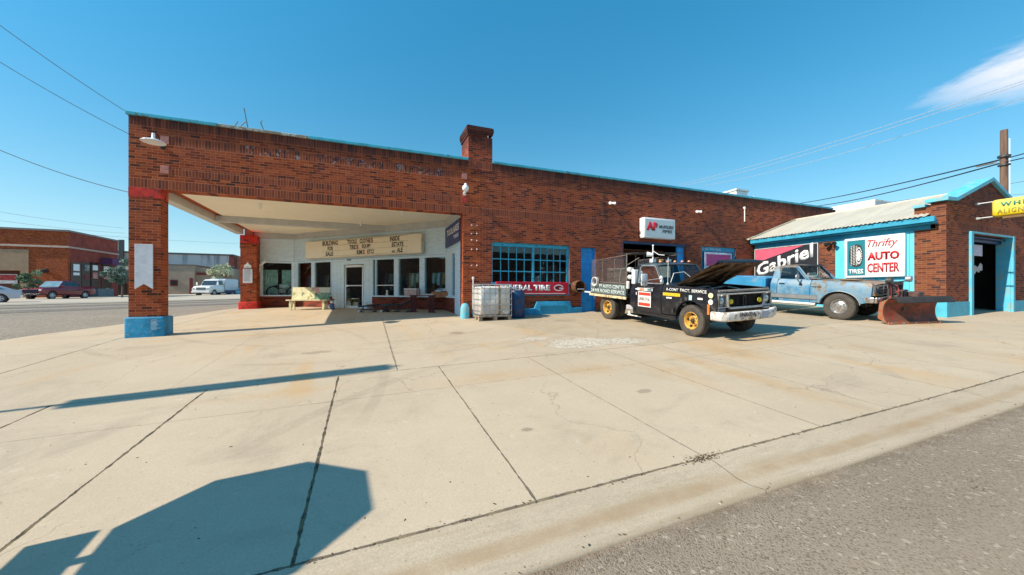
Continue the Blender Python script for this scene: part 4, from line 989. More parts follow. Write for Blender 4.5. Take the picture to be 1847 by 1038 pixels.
# motorcycle behind the left window
x, y = -3.95, 21.85; z = -.35
t = thing('motorcycle', 'white and chrome motorcycle on display behind the left shop window', 'motorcycle', (x, y, z))
Mch = paint('chrome', (.7, .7, .7), .15, .05, 5, metal=1.0)
for dx in (-.42, .48):
    b = MB(); b.lathe([(.26, -.04), (.30, -.03), (.31, 0), (.30, .03), (.26, .04)], (x+dx, y, z+.31), axis='y', n=24, close=True); w_ = b.build('wheel', M_black, t, smooth=50)
    b = MB(); b.lathe([(.24, -.02), (.26, -.02), (.26, .02), (.24, .02)], (x+dx, y, z+.31), axis='y', n=24, close=True)
    for k in range(8): a = k*math.pi/4; b.tube([(x+dx, y, z+.31), (x+dx+.25*math.cos(a), y, z+.31+.25*math.sin(a))], .008, 4)
    b.build('rim', Mch, w_)
b = MB(); b.lathe([(0, -.30), (.10, -.24), (.14, -.05), (.12, .12), (.06, .22), (0, .24)], (x+.1, y, z+.62), axis='x', n=14); b.build('fuel_tank', M_whiteb, t, smooth=60)
b = MB(); b.box(x-.38, x-.05, y-.09, y+.09, z+.58, z+.66); b.build('seat', M_black, t, bevel=.03, seg=2)
b = MB(); b.box(x-.14, x+.16, y-.12, y+.12, z+.26, z+.5); b.tube([(x-.1, y-.13, z+.2), (x-.5, y-.14, z+.2)], .035, 8); b.build('engine', Mch, t, bevel=.02)
b = MB(); b.tube([(x+.48, y-.08, z+.31), (x+.30, y-.07, z+.80), (x+.22, y-.25, z+.86)], .018, 6); b.tube([(x+.48, y+.08, z+.31), (x+.30, y+.07, z+.80), (x+.22, y+.25, z+.86)], .018, 6); b.cyl((x+.34, y, z+.72), (x+.44, y, z+.70), .08, 14); b.build('fork', Mch, t)
# pale curtains behind the left window and a red shelf inside the door
b = MB()
for k in range(26):
    if 10 < k < 14: continue
    xx = -4.85+k*.06; b.quad((xx, 21.95+.04*(k % 2), -.8), (xx+.06, 21.95+.04*((k+1) % 2), -.8), (xx+.06, 21.95+.04*((k+1) % 2), 1.1), (xx, 21.95+.04*(k % 2), 1.1))
o = b.build('curtain', paint('curtain_pale', (.70, .88, .84), .9), smooth=0); tag(o, 'pale green curtain hanging behind the left shop window', 'curtain')
x, y = wp(640, 19.5)
t = thing('shelf_unit', 'dark red shelf unit with blue goods inside the shop, seen through the door', 'shelf', (x, y, -.8)); M = Matrix.Translation((x, y, -.8)) @ Matrix.Rotation(R(-45), 4, 'Z')
b = MB(M); b.box(-1.2, 1.2, 0, .04, 0, 2.2)
for z in (.02, .55, 1.05, 1.5, 2.1): b.box(-1.2, 1.2, -.4, 0, z, z+.03)
b.build('carcass', paint('shelf_red', (.22, .03, .02), .7), t)
for k in range(8):
    b = MB(M); b.box(-1.1+k*.27, -.9+k*.27, -.35, -.1, 1.081 if k % 2 else .581, (1.081 if k % 2 else .581)+rnd.uniform(.2, .4)); b.build('goods', paint('goods%d' % k, rnd.choice([(.02, .08, .22), (.05, .15, .2), (.3, .3, .3), (.1, .02, .03)]), .7), t)

# goods close behind the glass of the diagonal front
grp = 'goods crowded behind the shop glass'
colr = [(.35, .08, .06), (.10, .22, .40), (.55, .50, .42), (.08, .10, .14), (.45, .22, .10), (.50, .55, .58), (.12, .25, .20)]
names_ = ['rust red', 'denim blue', 'cream', 'black', 'tan', 'pale grey', 'bottle green']
for wi, (a, c) in enumerate(((f2w[0][0], f2w[0][1]), (f2w[1][0], f2w[1][1]), (f2w[2][0], f2w[2][1]), (f2w[3][0], f2w[3][1]), (f2w[4][0], f2w[4][1]))):
    wn = ['first pane left of the bench back', 'second pane left of the door', 'pane just right of the door', 'middle pane right of the door', 'last pane before the siding corner'][wi]
    M = F2 @ Matrix.Translation((a, .30, -.15))
    t = thing('garment_rack', 'garment rack of hung clothes inside the '+wn, 'clothes rack', tuple(F2 @ Vector(((a+c)/2, .5, -.15))), grp)
    b = MB(M); b.tube([(.05, .25, .0), (.05, .25, .95), (c-a-.05, .25, .95), (c-a-.05, .25, .0)], .014, 6); b.build('frame', M_metal, t)
    n = max(4, int((c-a)/.14))
    for k in range(n):
        x = .10+(c-a-.2)*k/n; w_ = (c-a-.2)/n*.8; h = rnd.uniform(.35, .75); j = rnd.randrange(7)
        b = MB(M); b.add([(x, .10, .93), (x+w_, .12, .93), (x+w_*1.1, .40, .93), (x, .42, .93), (x-.02, .06, .93-h), (x+w_+.02, .08, .93-h), (x+w_, .44, .93-h), (x, .46, .93-h)], [(3, 2, 1, 0), (4, 5, 6, 7), (0, 1, 5, 4), (1, 2, 6, 5), (2, 3, 7, 6), (3, 0, 4, 7)])
        b.build('garment', paint('garment%d_%d' % (wi, k), colr[j], .9, .2, 8), t, bevel=.02)

# ---------------------------------------------------------------- alignment shop: brick gable front, teal side wall, metal roof
XS, YF = 16.8, 5.68
A_ = thing('alignment_shop', 'small brick and cyan workshop with a pale metal roof and gabled front', 'workshop', (19.8, 8.5, -.8))
M_brick3 = brick('shop_brick', tint=(.78, .70, .60), bands=[(2.02, 2.24, 17, 24)], light_mortar=.15)
M_bricks = brick('shop_side_brick', tint=(.55, .66, .66), light_mortar=.3)
b = MB()
# front wall: grid with the doorway cut out, gable on top
wall_xz(b, XS, 22.8, -1.3, 2.78, YF, YF+.34, [(18.35, 21.50, -1.3, 1.93)])
b.build('front_wall', M_brick3, A_, smooth=0)
b = MB(); b.prism([(XS+.001, 2.781), (22.799, 2.781), (22.799, 2.82), (22.3, 2.84), (19.8, 3.74), (17.3, 2.84), (XS+.001, 2.82)], YF+.001, YF+.339); b.build('gable', brick('gable_brick', tint=(.5, .48, .52), dark=.2), A_, smooth=0)
b = MB(); b.box(XS-.006, XS+.30, YF+.341, YF+.72, -1.3, 2.72); b.build('corner_pier', M_bricks, A_, smooth=0)
b = MB(); b.box(XS-.012, XS-.0065, YF-.0, YF+.339, -1.3, 2.775); b.build('corner_face', M_bricks, A_, smooth=0)
# coping
b = MB()
cp = [(16.66, 2.83), (17.28, 2.85), (19.8, 3.755), (22.32, 2.85), (22.95, 2.83)]
up = [(16.66, 2.93), (17.24, 2.95), (19.8, 3.875), (22.36, 2.95), (22.95, 2.93)]
for i in range(4):
    a, c, d, e = cp[i], cp[i+1], up[i+1], up[i]
    b.hexa([(a[0], YF-.09, a[1]), (c[0], YF-.09, c[1]), (c[0], YF+.43, c[1]), (a[0], YF+.43, a[1]), (e[0], YF-.09, e[1]), (d[0], YF-.09, d[1]), (d[0], YF+.43, d[1]), (e[0], YF+.43, e[1])])
b.build('coping', M_cyan, A_, smooth=0)
b = MB(); b.box(16.68, 17.1, YF+.431, YF+.72, 2.722, 2.80); b.build('coping', M_cyan, A_, smooth=0)
# blue wainscot
Mwn = paint('wainscot_cyan', (.07, .42, .55), .6, .12, 3, dirt=(.15, .36, .42), dirt_amt=.1)
for q in ((XS-.03, 18.26, YF-.025, YF-.001), (21.59, 22.82, YF-.025, YF-.001), (XS-.03, XS-.013, YF, YF+.729)):
    b = MB(); b.box(*q, -1.3, -.33); b.build('wainscot', Mwn, A_, smooth=0)
# door frame, reveals, interior
b = MB(); b.box(18.27, 18.42, YF-.07, YF-.002, -1.2, 1.96); b.box(21.44, 21.58, YF-.07, YF-.002, -1.2, 1.96); b.box(18.42, 21.44, YF-.06, YF-.002, 1.90, 1.96); b.build('door_frame', M_cyan, A_, bevel=.006)
b = MB(); b.box(21.43, 21.499, YF, YF+.33, -1.2, 1.92); b.build('door_reveal', M_cyan, A_, smooth=0)
b = MB(); b.box(18.36, 21.42, YF+.20, YF+.32, 1.70, 1.925); b.box(18.36, 21.42, YF+.10, YF+.13, 1.80, 1.84); b.build('roller_box', paint('navy', (.008, .035, .12), .5), A_, smooth=0)
b = MB(); b.box(18.352, 18.39, YF+.1, YF+.33, -1.2, 1.69); 
b.build('door_track', paint('navy2', (.008, .025, .16), .5), A_, smooth=0)
for z in (-.6, -.3, .1, .5): 
    b = MB(); b.box(18.391, 18.405, YF+.12, YF+.14, z, z+.2); b.build('track_bolt', M_metal, A_, smooth=0)
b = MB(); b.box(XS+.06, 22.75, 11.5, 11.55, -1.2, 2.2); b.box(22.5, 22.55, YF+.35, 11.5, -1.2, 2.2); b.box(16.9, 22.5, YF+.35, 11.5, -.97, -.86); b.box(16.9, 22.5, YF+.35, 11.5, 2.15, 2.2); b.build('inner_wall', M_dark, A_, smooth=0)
b = MB(); b.box(22.8, 23.1, YF+.02, YW-.05, -1.2, 2.35); b.build('wall', M_brick3, A_, smooth=0)
# side wall, painted boards, brick pier between the boards
Mbd = NT('painted_boards'); q_ = Mbd.sep()
gr = Mbd.math('ABSOLUTE', Mbd.math('SUBTRACT', Mbd.math('FRACT', Mbd.math('MULTIPLY', q_[1], 2.3)), .5))
cl = Mbd.mix(Mbd.ramp(gr, .47, .495, 0, .8), Mbd.mix(Mbd.ramp(Mbd.noise(2, 5, stretch=(1, 3, .5)), .3, .7), (.10, .54, .70), (.14, .62, .77)), (.02, .16, .22))
cl = Mbd.mix(Mbd.ramp(Mbd.noise(14, 5, .7, stretch=(1, 2, .4)), .66, .74, 0, .6), cl, (.24, .36, .38))
Mbd.bsdf(cl, .6, 0, Mbd.bump(Mbd.noise(30, 3, stretch=(1, 3, .3)), .25, .01))
b = MB(); b.box(XS, XS+.12, YF+.722, 8.60, -1.3, 2.30); b.box(XS, XS+.12, 9.16, YW-.11, -1.3, 2.30); b.box(XS+.001, XS+.12, 8.60, 9.16, 1.97, 2.30); b.build('side_wall', Mbd.m, A_, smooth=0)
b = MB(); b.box(XS-.02, XS+.14, 8.601, 9.159, -1.3, 1.969); b.build('pier', M_bricks, A_, smooth=0)
b = MB(); b.box(XS-.05, XS-.003, YF+.73, YW-.11, -1.3, -.40); b.build('base_trim', M_cyan, A_, bevel=.01)
b = MB(); b.box(XS-.03, XS-.002, YF+.73, YW-.11, 1.955, 1.99); b.build('trim', M_cyan, A_, smooth=0)
# eave fascia and metal roof
b = MB(); b.box(XS-.26, XS-.02, 5.86, YW-.12, 2.14, 2.30); b.box(XS-.34, XS-.261, 5.82, YW-.12, 2.19, 2.36); b.box(XS-.012, XS+.02, 5.9, YW-.12, 2.0, 2.139) 
b.build('fascia', paint('fascia_teal', (.03, .32, .48), .5, .15, 4), A_, bevel=.008)
Mro = NT('roof_metal'); q_ = Mro.sep()
cl = Mro.mix(Mro.ramp(Mro.noise(1.2, 5, .6, stretch=(.5, 2, 1)), .3, .7), (.58, .54, .44), (.50, .46, .38)); cl = Mro.mix(Mro.ramp(Mro.noise(9, 5, .7), .62, .72, 0, .5), cl, (.30, .27, .22))
Mro.bsdf(cl, .6, .0)
b = MB(); n = 46; y0r, y1r = YF+.345, YW-.005
ridge, eave = 19.8, XS-.40
for i in range(n):
    ya, yb = y0r+(y1r-y0r)*i/n, y0r+(y1r-y0r)*(i+1)/n; h = (yb-ya)
    for p, q in (((ya, 0), (ya+h*.3, 0)), ((ya+h*.3, 0), (ya+h*.45, .025)), ((ya+h*.45, .025), (ya+h*.8, .025)), ((ya+h*.8, .025), (yb, 0))):
        jg = .02*math.sin(ya*17)
        b.quad((eave+jg, p[0], 2.365+p[1]), (eave+jg, q[0], 2.365+q[1]), (ridge, q[0], 3.52+q[1]), (ridge, p[0], 3.52+p[1]))
        b.quad((23.2, q[0], 2.365+q[1]), (23.2, p[0], 2.365+p[1]), (ridge, p[0], 3.52+p[1]), (ridge, q[0], 3.52+q[1]))
b.build('roof', Mro.m, A_, smooth=0)
b = MB(); b.hexa([(eave, y1r-.10, 2.37), (ridge, y1r-.10, 3.53), (ridge, y1r+.001, 3.53), (eave, y1r+.001, 2.37), (eave, y1r-.10, 2.43), (ridge, y1r-.10, 3.59), (ridge, y1r+.001, 3.59), (eave, y1r+.001, 2.43)]); b.build('verge_flashing', paint('flashing', (.42, .42, .33), .5), A_, smooth=0)
b = MB(); b.cyl((ridge, y0r, 3.545), (ridge, y1r, 3.545), .05, 8); b.build('ridge_cap', Mro.m, A_)
# papers in the doorway
t = thing('paper_sign', 'blank white paper sheet hung inside the workshop doorway, the upper one', 'paper', (18.7, YF+.2, .9))
pa_, pb_ = at(1754, 460, Y=YF+.18), at(1772, 460, Y=YF+.18)
b = MB(); b.box(pa_.x, pb_.x, YF+.18, YF+.185, at(1763, 462, Y=YF+.18).z, at(1763, 442, Y=YF+.18).z); b.build('sheet', paint('paper_grey', (.55, .52, .62), .6), t, smooth=0)
b = MB(M=Matrix.Translation((pa_.x-18.42, 0, .02))); pr = [(18.42, .60)]+[(18.42+(pb_.x-pa_.x)*k/9, .60+rnd.uniform(-.06, .12)) for k in range(1, 10)]+[(18.42+(pb_.x-pa_.x), .9), (18.42+(pb_.x-pa_.x)*.8, .96), (18.42+(pb_.x-pa_.x)*.5, .80), (18.42+(pb_.x-pa_.x)*.25, .88), (18.42, .78)]
b.prism(pr, YF+.18, YF+.184); o = b.build('torn_paper', paint('paper_torn', (.42, .40, .40), .7, .5, 22), smooth=0); tag(o, 'torn remains of a pale poster below the blank sheet in the workshop doorway', 'poster')
# ---- signs on the side wall (they face -X: right direction is -Y)
RT = (0, -1, 0); UP = (0, 0, 1)
t = thing('wall_sign', 'black and pink sign with slanted white lettering behind the blue pickup', 'sign', (XS-.05, 10.5, 1.3))
ya, yb, z0, z1 = 11.70, 9.15, .62, 1.93
b = MB(); b.box(XS-.07, XS-.032, yb, ya, z0, z1); b.build('panel', paint('sign_black', (.020, .022, .030), .45, .1), t, smooth=0)
b = MB(); b.add([(XS-.072, ya-.03, z1-.03), (XS-.072, yb+.50, z1-.03), (XS-.072, ya-.03, z1-.62)], [(0, 1, 2)]); b.build('pink_field', paint('sign_pink', (.66, .10, .17), .5, .1), t, smooth=0)
b = MB()
for (p, q) in (((ya, z1), (ya, z0)), ((ya, z0), (yb, z0)), ((yb, z0), (yb, z1)), ((yb, z1), (ya, z1))): b.cyl((XS-.073, p[0], p[1]), (XS-.073, q[0], q[1]), .014, 4)
b.build('frame', M_white, t, smooth=0)
dv = Vector((0, -2.30, .74)).normalized(); uv = Vector((0, .27, 1)).normalized()
text(t, 'Gabriel', (XS-.075, ya-.08, .64), dv, (0, 0.0, 1), 2.42, .60, M_whiteb, .03)
t = thing('wall_sign', 'white framed sign with red lettering and a tire picture on a teal field', 'sign', (XS-.1, 7.4, 1.2))
ya, yb, z0, z1 = 8.24, 6.58, .50, 1.945
b = MB(); b.box(XS-.14, XS-.032, yb, ya, z0, z1); b.build('cabinet', M_whiteb, t, bevel=.02, seg=2)
b = MB(); b.box(XS-.146, XS-.141, yb+.06, ya-.06, z0+.06, z1-.06); b.build('face', paint('sign_white', (.74, .73, .73), .35, .03), t, smooth=0)
b = MB(); b.box(XS-.150, XS-.1465, ya-.62, ya-.09, z0+.08, z1-.08); b.build('teal_field', paint('sign_teal', (.015, .20, .25), .4, .05), t, smooth=0)
# tyre picture: flat printed relief
b = MB(); cy, cz = ya-.35, 1.30
def ell(b, cy, cz, ry, rz, x, n=28): b.add([(x, cy+ry*math.cos(2*math.pi*k/n), cz+rz*math.sin(2*math.pi*k/n)) for k in range(n)], [tuple(range(n))])
b.add([(XS-.152, cy+.15, cz-.36), (XS-.152, cy+.20, cz-.2), (XS-.152, cy+.20, cz+.2), (XS-.152, cy+.15, cz+.36), (XS-.152, cy-.02, cz+.42), (XS-.152, cy-.12, cz+.38), (XS-.152, cy-.12, cz-.38), (XS-.152, cy-.02, cz-.42)], [tuple(range(8))])
ell(b, cy-.09, cz, .12, .40, XS-.1521); b.build('tire_picture', paint('print_black', (.03, .03, .03), .5), t, smooth=0)
b = MB()
for k in range(13):
    for s in range(3):
        z = cz-.35+k*.056+(.02 if s % 2 else 0); y = cy+.15-s*.075; b.quad((XS-.1525, y, z), (XS-.1525, y-.045, z+.02), (XS-.1525, y-.045, z+.042), (XS-.1525, y, z+.022))
b.build('tread_print', M_white, t, smooth=0); b = MB()
for k in range(20):
    a = 2*math.pi*k/20; P_ = lambda r, q: (XS-.1528, cy-.09+.12*r*math.cos(q), cz+.40*r*math.sin(q))
    b.quad(P_(.62, a), P_(.62, a+.2), P_(.78, a+.2), P_(.78, a))
b.build('wall_print', M_white, t, smooth=0)
b = MB(); ell(b, cy-.09, cz, .055, .19, XS-.153); b.build('rim_print', M_whiteb, t, smooth=0)
text(t, 'TIRES', (XS-.152, ya-.13, z0+.14), RT, UP, .44, .17, M_whiteb, .03)
Mrt = paint('text_red', (.50, .010, .015), .4)
text(t, 'Thrifty', (XS-.148, ya-.68, z1-.46), RT, UP, .82, .34, Mrt, .008, .35)
text(t, 'AUTO', (XS-.148, ya-.68, z1-.85), RT, UP, .86, .29, Mrt, .05); text(t, 'CENTER', (XS-.148, ya-.68, z1-1.28), RT, UP, .86, .33, Mrt, .035)
# dark outside lamp on the pier
t = thing('pier_lamp', 'black flood lamp under the eave between the two wall signs', 'lamp', (XS-.1, 8.75, 1.9))
b = MB(); b.box(XS-.20, XS-.021, 8.68, 8.74, 1.80, 1.84); b.cyl((XS-.12, 8.70, 1.86), (XS-.24, 8.82, 1.80), .05, 10, .08); b.build('lamp_head', M_black, t)
b = MB(); b.cyl((XS-.12, 8.62, 1.86), (XS-.24, 8.50, 1.82), .04, 10, .07); b.build('lamp_head', M_black, t)
# ---- yellow projecting sign
t = thing('alignment_sign', 'yellow rounded box sign reading wheel alignment, projecting from the brick gable front', 'sign', (18.75, 4.6, 2.6))
My = NT('sign_yellow'); q_ = My.sep(); My.bsdf(My.mix(My.ramp(q_[2], 2.45, 2.62), (.70, .50, .015), (.78, .62, .10)), .4)
b = MB(); b.box(18.62, 18.90, 3.95, 5.32, 2.37, 2.92); b.build('cabinet', My.m, t, bevel=.09, seg=4)
b = MB(); b.box(18.66, 18.86, 4.05, 5.1, 2.30, 2.366); b.build('bottom_rail', paint('sign_brown', (.18, .10, .03), .6), t, smooth=0)
for z in (2.40, 2.88):
    b = MB(); b.cyl((18.76, 5.30, z), (18.76, 5.68, z), .022, 8); b.box(18.70, 18.82, 5.60, 5.679, z-.035, z+.035); b.build('bracket', M_metal, t)
Mgt = paint('text_green', (.02, .20, .14), .5); Mga = paint('text_amber', (.22, .20, .03), .5)
text(t, 'WHEEL', (18.617, 5.13, 2.67), RT, UP, .80, .14, Mgt, .05, space=1.4)
text(t, 'ALIGNMENT', (18.617, 5.19, 2.45), RT, UP, .98, .15, Mga, .02, space=1.25)
# ---- things above the roofs
t = thing('roof_unit', 'white box unit standing on the garage roof behind the coping', 'roof unit', (17, 14, 3.8))
p0, p1 = at(1328, 340, Y=13.5), at(1357, 340, Y=13.5)
b = MB(); b.box(p0.x, p1.x-.35, 13.5, 14.6, 3.751, 5.25); b.build('cabinet', M_whiteb, t, bevel=.02)
b = MB(); b.box(p0.x-.05, p1.x-.30, 13.45, 14.65, 5.251, 5.34); b.build('lid', M_white, t)
b = MB(); b.cyl((p1.x+.25, 13.6, 3.75), (p1.x+.25, 13.6, 5.1), .03, 8); b.build('vent', M_whiteb, t)
t = thing('white_building', 'white flat-roofed building rising behind the metal workshop roof', 'building', (40, 26, -.5))
p0, p1 = at(1503, 375, Y=21), at(1578, 362, X=38)
b = MB(); b.box(39, 46, 17.2, 40, -1, 7.45); b.build('wall', paint('white_wall', (.74, .74, .74), .7, .04, 1), t, smooth=0)
b = MB(); b.box(38.97, 46.03, 17.17, 40.03, 7.451, 7.60); b.build('parapet', M_white, t, smooth=0)
# utility pole on the right and its wires
t = thing('utility_pole', 'brown wooden utility pole rising behind the workshop gable', 'utility pole', (35.4, 9.6, -.6))
pp = at(1811, 526, d=22); Mwd = paint('pole_wood', (.16, .095, .065), .9, .35, 8, stretch=(1, 1, .1))
b = MB(); b.cyl((pp.x, pp.y, -.8), (pp.x, pp.y, (526-235)/664.6*22), .19, 12, .15); b.build('shaft', Mwd, t)
b = MB(); b.cyl((pp.x, pp.y, 8.0), (pp.x, pp.y, 8.12), .26, 12); b.cyl((pp.x, pp.y, 7.5), (pp.x, pp.y, 7.58), .25, 12); b.build('band', M_steel, t)
b = MB(); q = at(1821, 526, d=24); b.cyl((q.x, q.y, 2), (q.x, q.y, (526-250)/664.6*24), .03, 8); o = b.build('antenna_mast', M_whiteb); tag(o, 'thin pale antenna mast just right of the wooden utility pole', 'antenna')
def wire(pa, da, pb, db, r, lb, sag=.3, name='power_line', m=None, grp=None, n=24):
    A, B = at(pa[0], pa[1], d=da), at(pb[0], pb[1], d=db)
    b = MB(); pts = []
    for i in range(n+1):
        u = i/n; p = A.lerp(B, u); p.z -= sag*4*u*(1-u); pts.append(p)
    b.tube(pts, r, 6); o = b.build(name, m or M_black); tag(o, lb, 'cable', grp); return pts
GW = 'overhead cables at the right'
wire((1430, 369), 60, (1811, 287), 22, .045, 'upper thick black cable reaching the right wooden pole', .25, grp=GW); wire((1811, 287), 22, (1900, 262), 19, .03, 'upper black cable running on from the wooden pole to the right edge', .02, grp=GW)
pts = wire((1462, 373), 60, (1811, 293), 22, .045, 'lower thick black cable reaching the right wooden pole, with a splice case', .4, grp=GW); wire((1811, 293), 22, (1900, 272), 19, .03, 'lower black cable running on from the wooden pole to the right edge', .02, grp=GW)
pa, pb = at(1763, 300, d=24.5), at(1795, 292.5, d=23)
b = MB(); b.cyl(pa, pb, .09, 10); o = b.build('splice_case', M_metal); tag(o, 'grey splice case hung on the lower thick cable left of the pole', 'splice case')
Mwl = paint('wire_pale', (.62, .66, .70), .4, metal=.6)
Mwg = paint('wire_grey', (.20, .30, .36), .5)
GX = 'thin pale wires high at the right'
wire((1225, 333), 60, (1900, 128), 25, .022, 'uppermost thin pale wire crossing below the cloud wisp', .5, m=Mwl, grp=GX); wire((1228, 336), 60, (1900, 132), 25, .022, 'second thin pale wire just under the uppermost one', .7, m=Mwl, grp=GX); wire((1270, 335), 60, (1900, 160), 25, .022, 'third thin pale wire, lowest of the pale ones', .7, m=Mwl, grp=GX)
wire((1500, 376), 60, (1900, 318), 30, .03, 'thin grey wire passing low behind the gable peak', .3, m=Mwg); wire((1620, 367), 60, (1900, 345), 30, .02, 'faint grey wire just above the metal roof ridge', .1, m=Mwg)
GL = 'service wires at the left'
A = Vector((-5.4, YW+.2, 4.38))
def wire3(A, B, r, lb, sag, m, grp=None):
    b = MB(); pts = []
    for i in range(25):
        u = i/24; p = A.lerp(B, u); p.z -= sag*4*u*(1-u); pts.append(p)
    pts.reverse(); C1 = A+(A-B)*1.6; E = Vector((-32, 9+.8*len(W3), 9.2-.5*len(W3))); W3.append(E)
    for i in range(1, 21):
        u = i/20; pts.append(A*(1-u)**2+C1*(2*u*(1-u))+E*u*u)
    b.tube(pts, r, 6); o = b.build('power_line', m); tag(o, lb, 'cable', grp)
W3 = []
wire3(at(-60, 2, d=7.5), Vector((-5.42, YW+.3, 4.40)), .008, 'upper thin service wire running to the top left corner of the parapet', .06, Mwg, GL)
wire3(at(-60, 75, d=8.0), Vector((-5.42, YW+.3, 3.90)), .008, 'second thin service wire running to the brick below the parapet corner', .07, Mwg, GL)
wire3(at(-60, 245, d=8.4), Vector((-5.42, YW+.3, 2.47)), .010, 'sagging service wire running to the red pillar head', .12, Mwg, GL)
t = thing('utility_pole', 'wooden utility pole across the side street, outside the left edge', 'utility pole', (-32, 9.8, gz(-32, 9.8)))
b = MB(); b.cyl((-32.15, 9.8, -2), (-32.15, 9.8, 9.8), .17, 12, .14); b.build('shaft', Mwd, t)
b = MB(); b.box(-32.08, -31.96, 8.6, 11.0, 9.05, 9.17); b.build('crossarm', Mwd, t)
wire((-40, 376), 60, (225, 412), 90, .035, 'upper faint street wire above the red brick corner building', .3, m=Mwl); wire((-40, 393), 60, (225, 421), 90, .035, 'lower faint street wire above the red brick corner building', .3, m=Mwl)
wire((-40, 408), 60, (430, 440), 120, .04, 'faint street wire reaching past the front pillar into the canopy gap', .3, m=Mwl)

# ---------------------------------------------------------------- outside the frame: what throws the shadows in the foreground
ct = 1/math.tan(R(SUN_EL))
def caster(sx, sy, h):     # point at height h above the spot (sx,sy) of its own shadow
    return Vector((sx-h*ct*math.cos(R(SUN_SKEW)), sy-h*ct*math.sin(R(SUN_SKEW)), gz(sx, max(sy, 2.46))+h))
H = 2.15; c0 = caster(-.76, 3.05, H)
t = thing('stop_sign', 'red octagonal stop sign on a post outside the left edge, casting its shadow', 'stop sign', (c0.x, c0.y, gz(c0.x, c0.y)))
rr = .67/math.cos(R(22.5)); b = MB()
b.prism([(c0.y+rr*math.cos(R(22.5+45*k)), c0.z+rr*math.sin(R(22.5+45*k))) for k in range(8)], c0.x-.012, c0.x+.012, 'yz'); b.build('plate', M_redsign, t, smooth=0)
b = MB(); b.cyl((c0.x+.04, c0.y, gz(c0.x, c0.y)-.1), (c0.x+.04, c0.y, c0.z+.3), .035, 8); b.build('post', M_metal, t)
b = MB(); b.box(c0.x-.01, c0.x+.01, c0.y-.33, c0.y+.30, c0.z-1.02, c0.z-.74); b.build('lower_plate', M_white, t, smooth=0)
text(t, 'STOP', (c0.x-.0125, c0.y+.45, c0.z-.2), (0, -1, 0), UP, .9, .4, M_whiteb, .03)
# tall slim pole sign
gx = -10.5; hh = (0.54-gx)/ct; py = 6.74-(0.54-gx)*math.tan(R(SUN_SKEW)); zt = -1.30+hh
t = thing('pole_sign', 'tall slim box sign on a pole outside the left edge, casting the long narrow shadow', 'sign', (gx, py, gz(gx, py)))
b = MB(); b.cyl((gx, py, gz(gx, py)-.2), (gx, py, zt), .045, 10); b.build('pole', M_metal, t)
b = MB(); ztop = zt-.16*1; b.box(gx-.10, gx+.10, py-.185, py+.185, zt-3.45, ztop); b.build('cabinet', M_white, t, bevel=.01)

# ---- the low row across the road, seen only as reflections in the windows
for k, (x0, x1, h, c, lb) in enumerate(((-30, -12, 5.6, (.22, .10, .06), 'brown brick shop row across the road, behind the viewer, at the left'), (-10, 9, 4.8, (.30, .26, .20), 'tan plastered shop across the road, behind the viewer, in the middle'), (12, 34, 6.2, (.20, .09, .06), 'taller red brick shop across the road, behind the viewer, at the right'))):
    t = thing('opposite_shop', lb, 'shop', ((x0+x1)/2, -18, -1.7)); b = MB()
    hs_ = [(x0+1+i*3.2, x0+3.2+i*3.2, -.9, 1.2) for i in range(int((x1-x0-1)/3.2))]
    wall_xz(b, x0, x1, -1.8, h-1.5, -18, -18.3, hs_); b.box(x0, x1, -30, -18.301, -1.8, h-1.6); b.build('wall', paint('opp_wall%d' % k, c, .9, .2, 2), t, smooth=0)
    for q in hs_:
        b = MB(); b.box(q[0], q[1], -18.25, -18.2, q[2], q[3]); b.build('window', M_black, t, smooth=0)

t = thing('side_shop', 'brick shop row on the far side of the side street, left of the picture', 'shop', (-46, 10, -1)); b = MB(); b.box(-60, -44, -22, 44, -1.2, 5.6); b.build('wall', paint('side_wall_brown', (.20, .085, .05), .9, .3, 2), t, smooth=0)
for i in range(14):
    b = MB(); b.box(-44.0, -43.95, -20+i*4.5, -17+i*4.5, -.9, 1.8); b.build('window', M_black, t, smooth=0)

# ---------------------------------------------------------------- vehicles
def veh_matrix(x, y, phi, wb, tr=1.6):
    """front axle centre on the ground at (x,y); phi = heading, 0 is towards -Y, positive towards +X"""
    f = Vector((math.sin(phi), -math.cos(phi), 0)); l = Vector((math.cos(phi), math.sin(phi), 0))
    o = Vector((x, y, gz(x, y))); r = Vector((x, y, 0))-f*wb; r.z = gz(r.x, r.y)
    F = (o-r).normalized()
    a = Vector((x, y, 0))+l*tr/2; c = Vector((x, y, 0))-l*tr/2
    Lv = Vector((a.x-c.x, a.y-c.y, gz(a.x, a.y)-gz(c.x, c.y))).normalized(); U = F.cross(Lv).normalized(); Lv = U.cross(F)
    return Matrix(((F.x, Lv.x, U.x, o.x), (F.y, Lv.y, U.y, o.y), (F.z, Lv.z, U.z, (gz(a.x, a.y)+gz(c.x, c.y))/2), (0, 0, 0, 1)))
def vthing(name, label, cat, M, group=None):
    t = thing(name, label, cat, (0, 0, 0), group, world=False); t.matrix_world = M; return t
def arc(cx, cz, r, a0, a1, n=12): return [(cx+r*math.cos(R(a0+(a1-a0)*i/n)), cz+r*math.sin(R(a0+(a1-a0)*i/n))) for i in range(n+1)]
M_tire = NT('tire_rubber'); q_ = M_tire.sep()
M_tire.bsdf(M_tire.mix(M_tire.ramp(M_tire.noise(6, 5, .7), .3, .7), (.050, .045, .040), (.095, .082, .066)), .85, 0, M_tire.bump(M_tire.noise(50, 2), .4, .004))
M_tire = M_tire.m
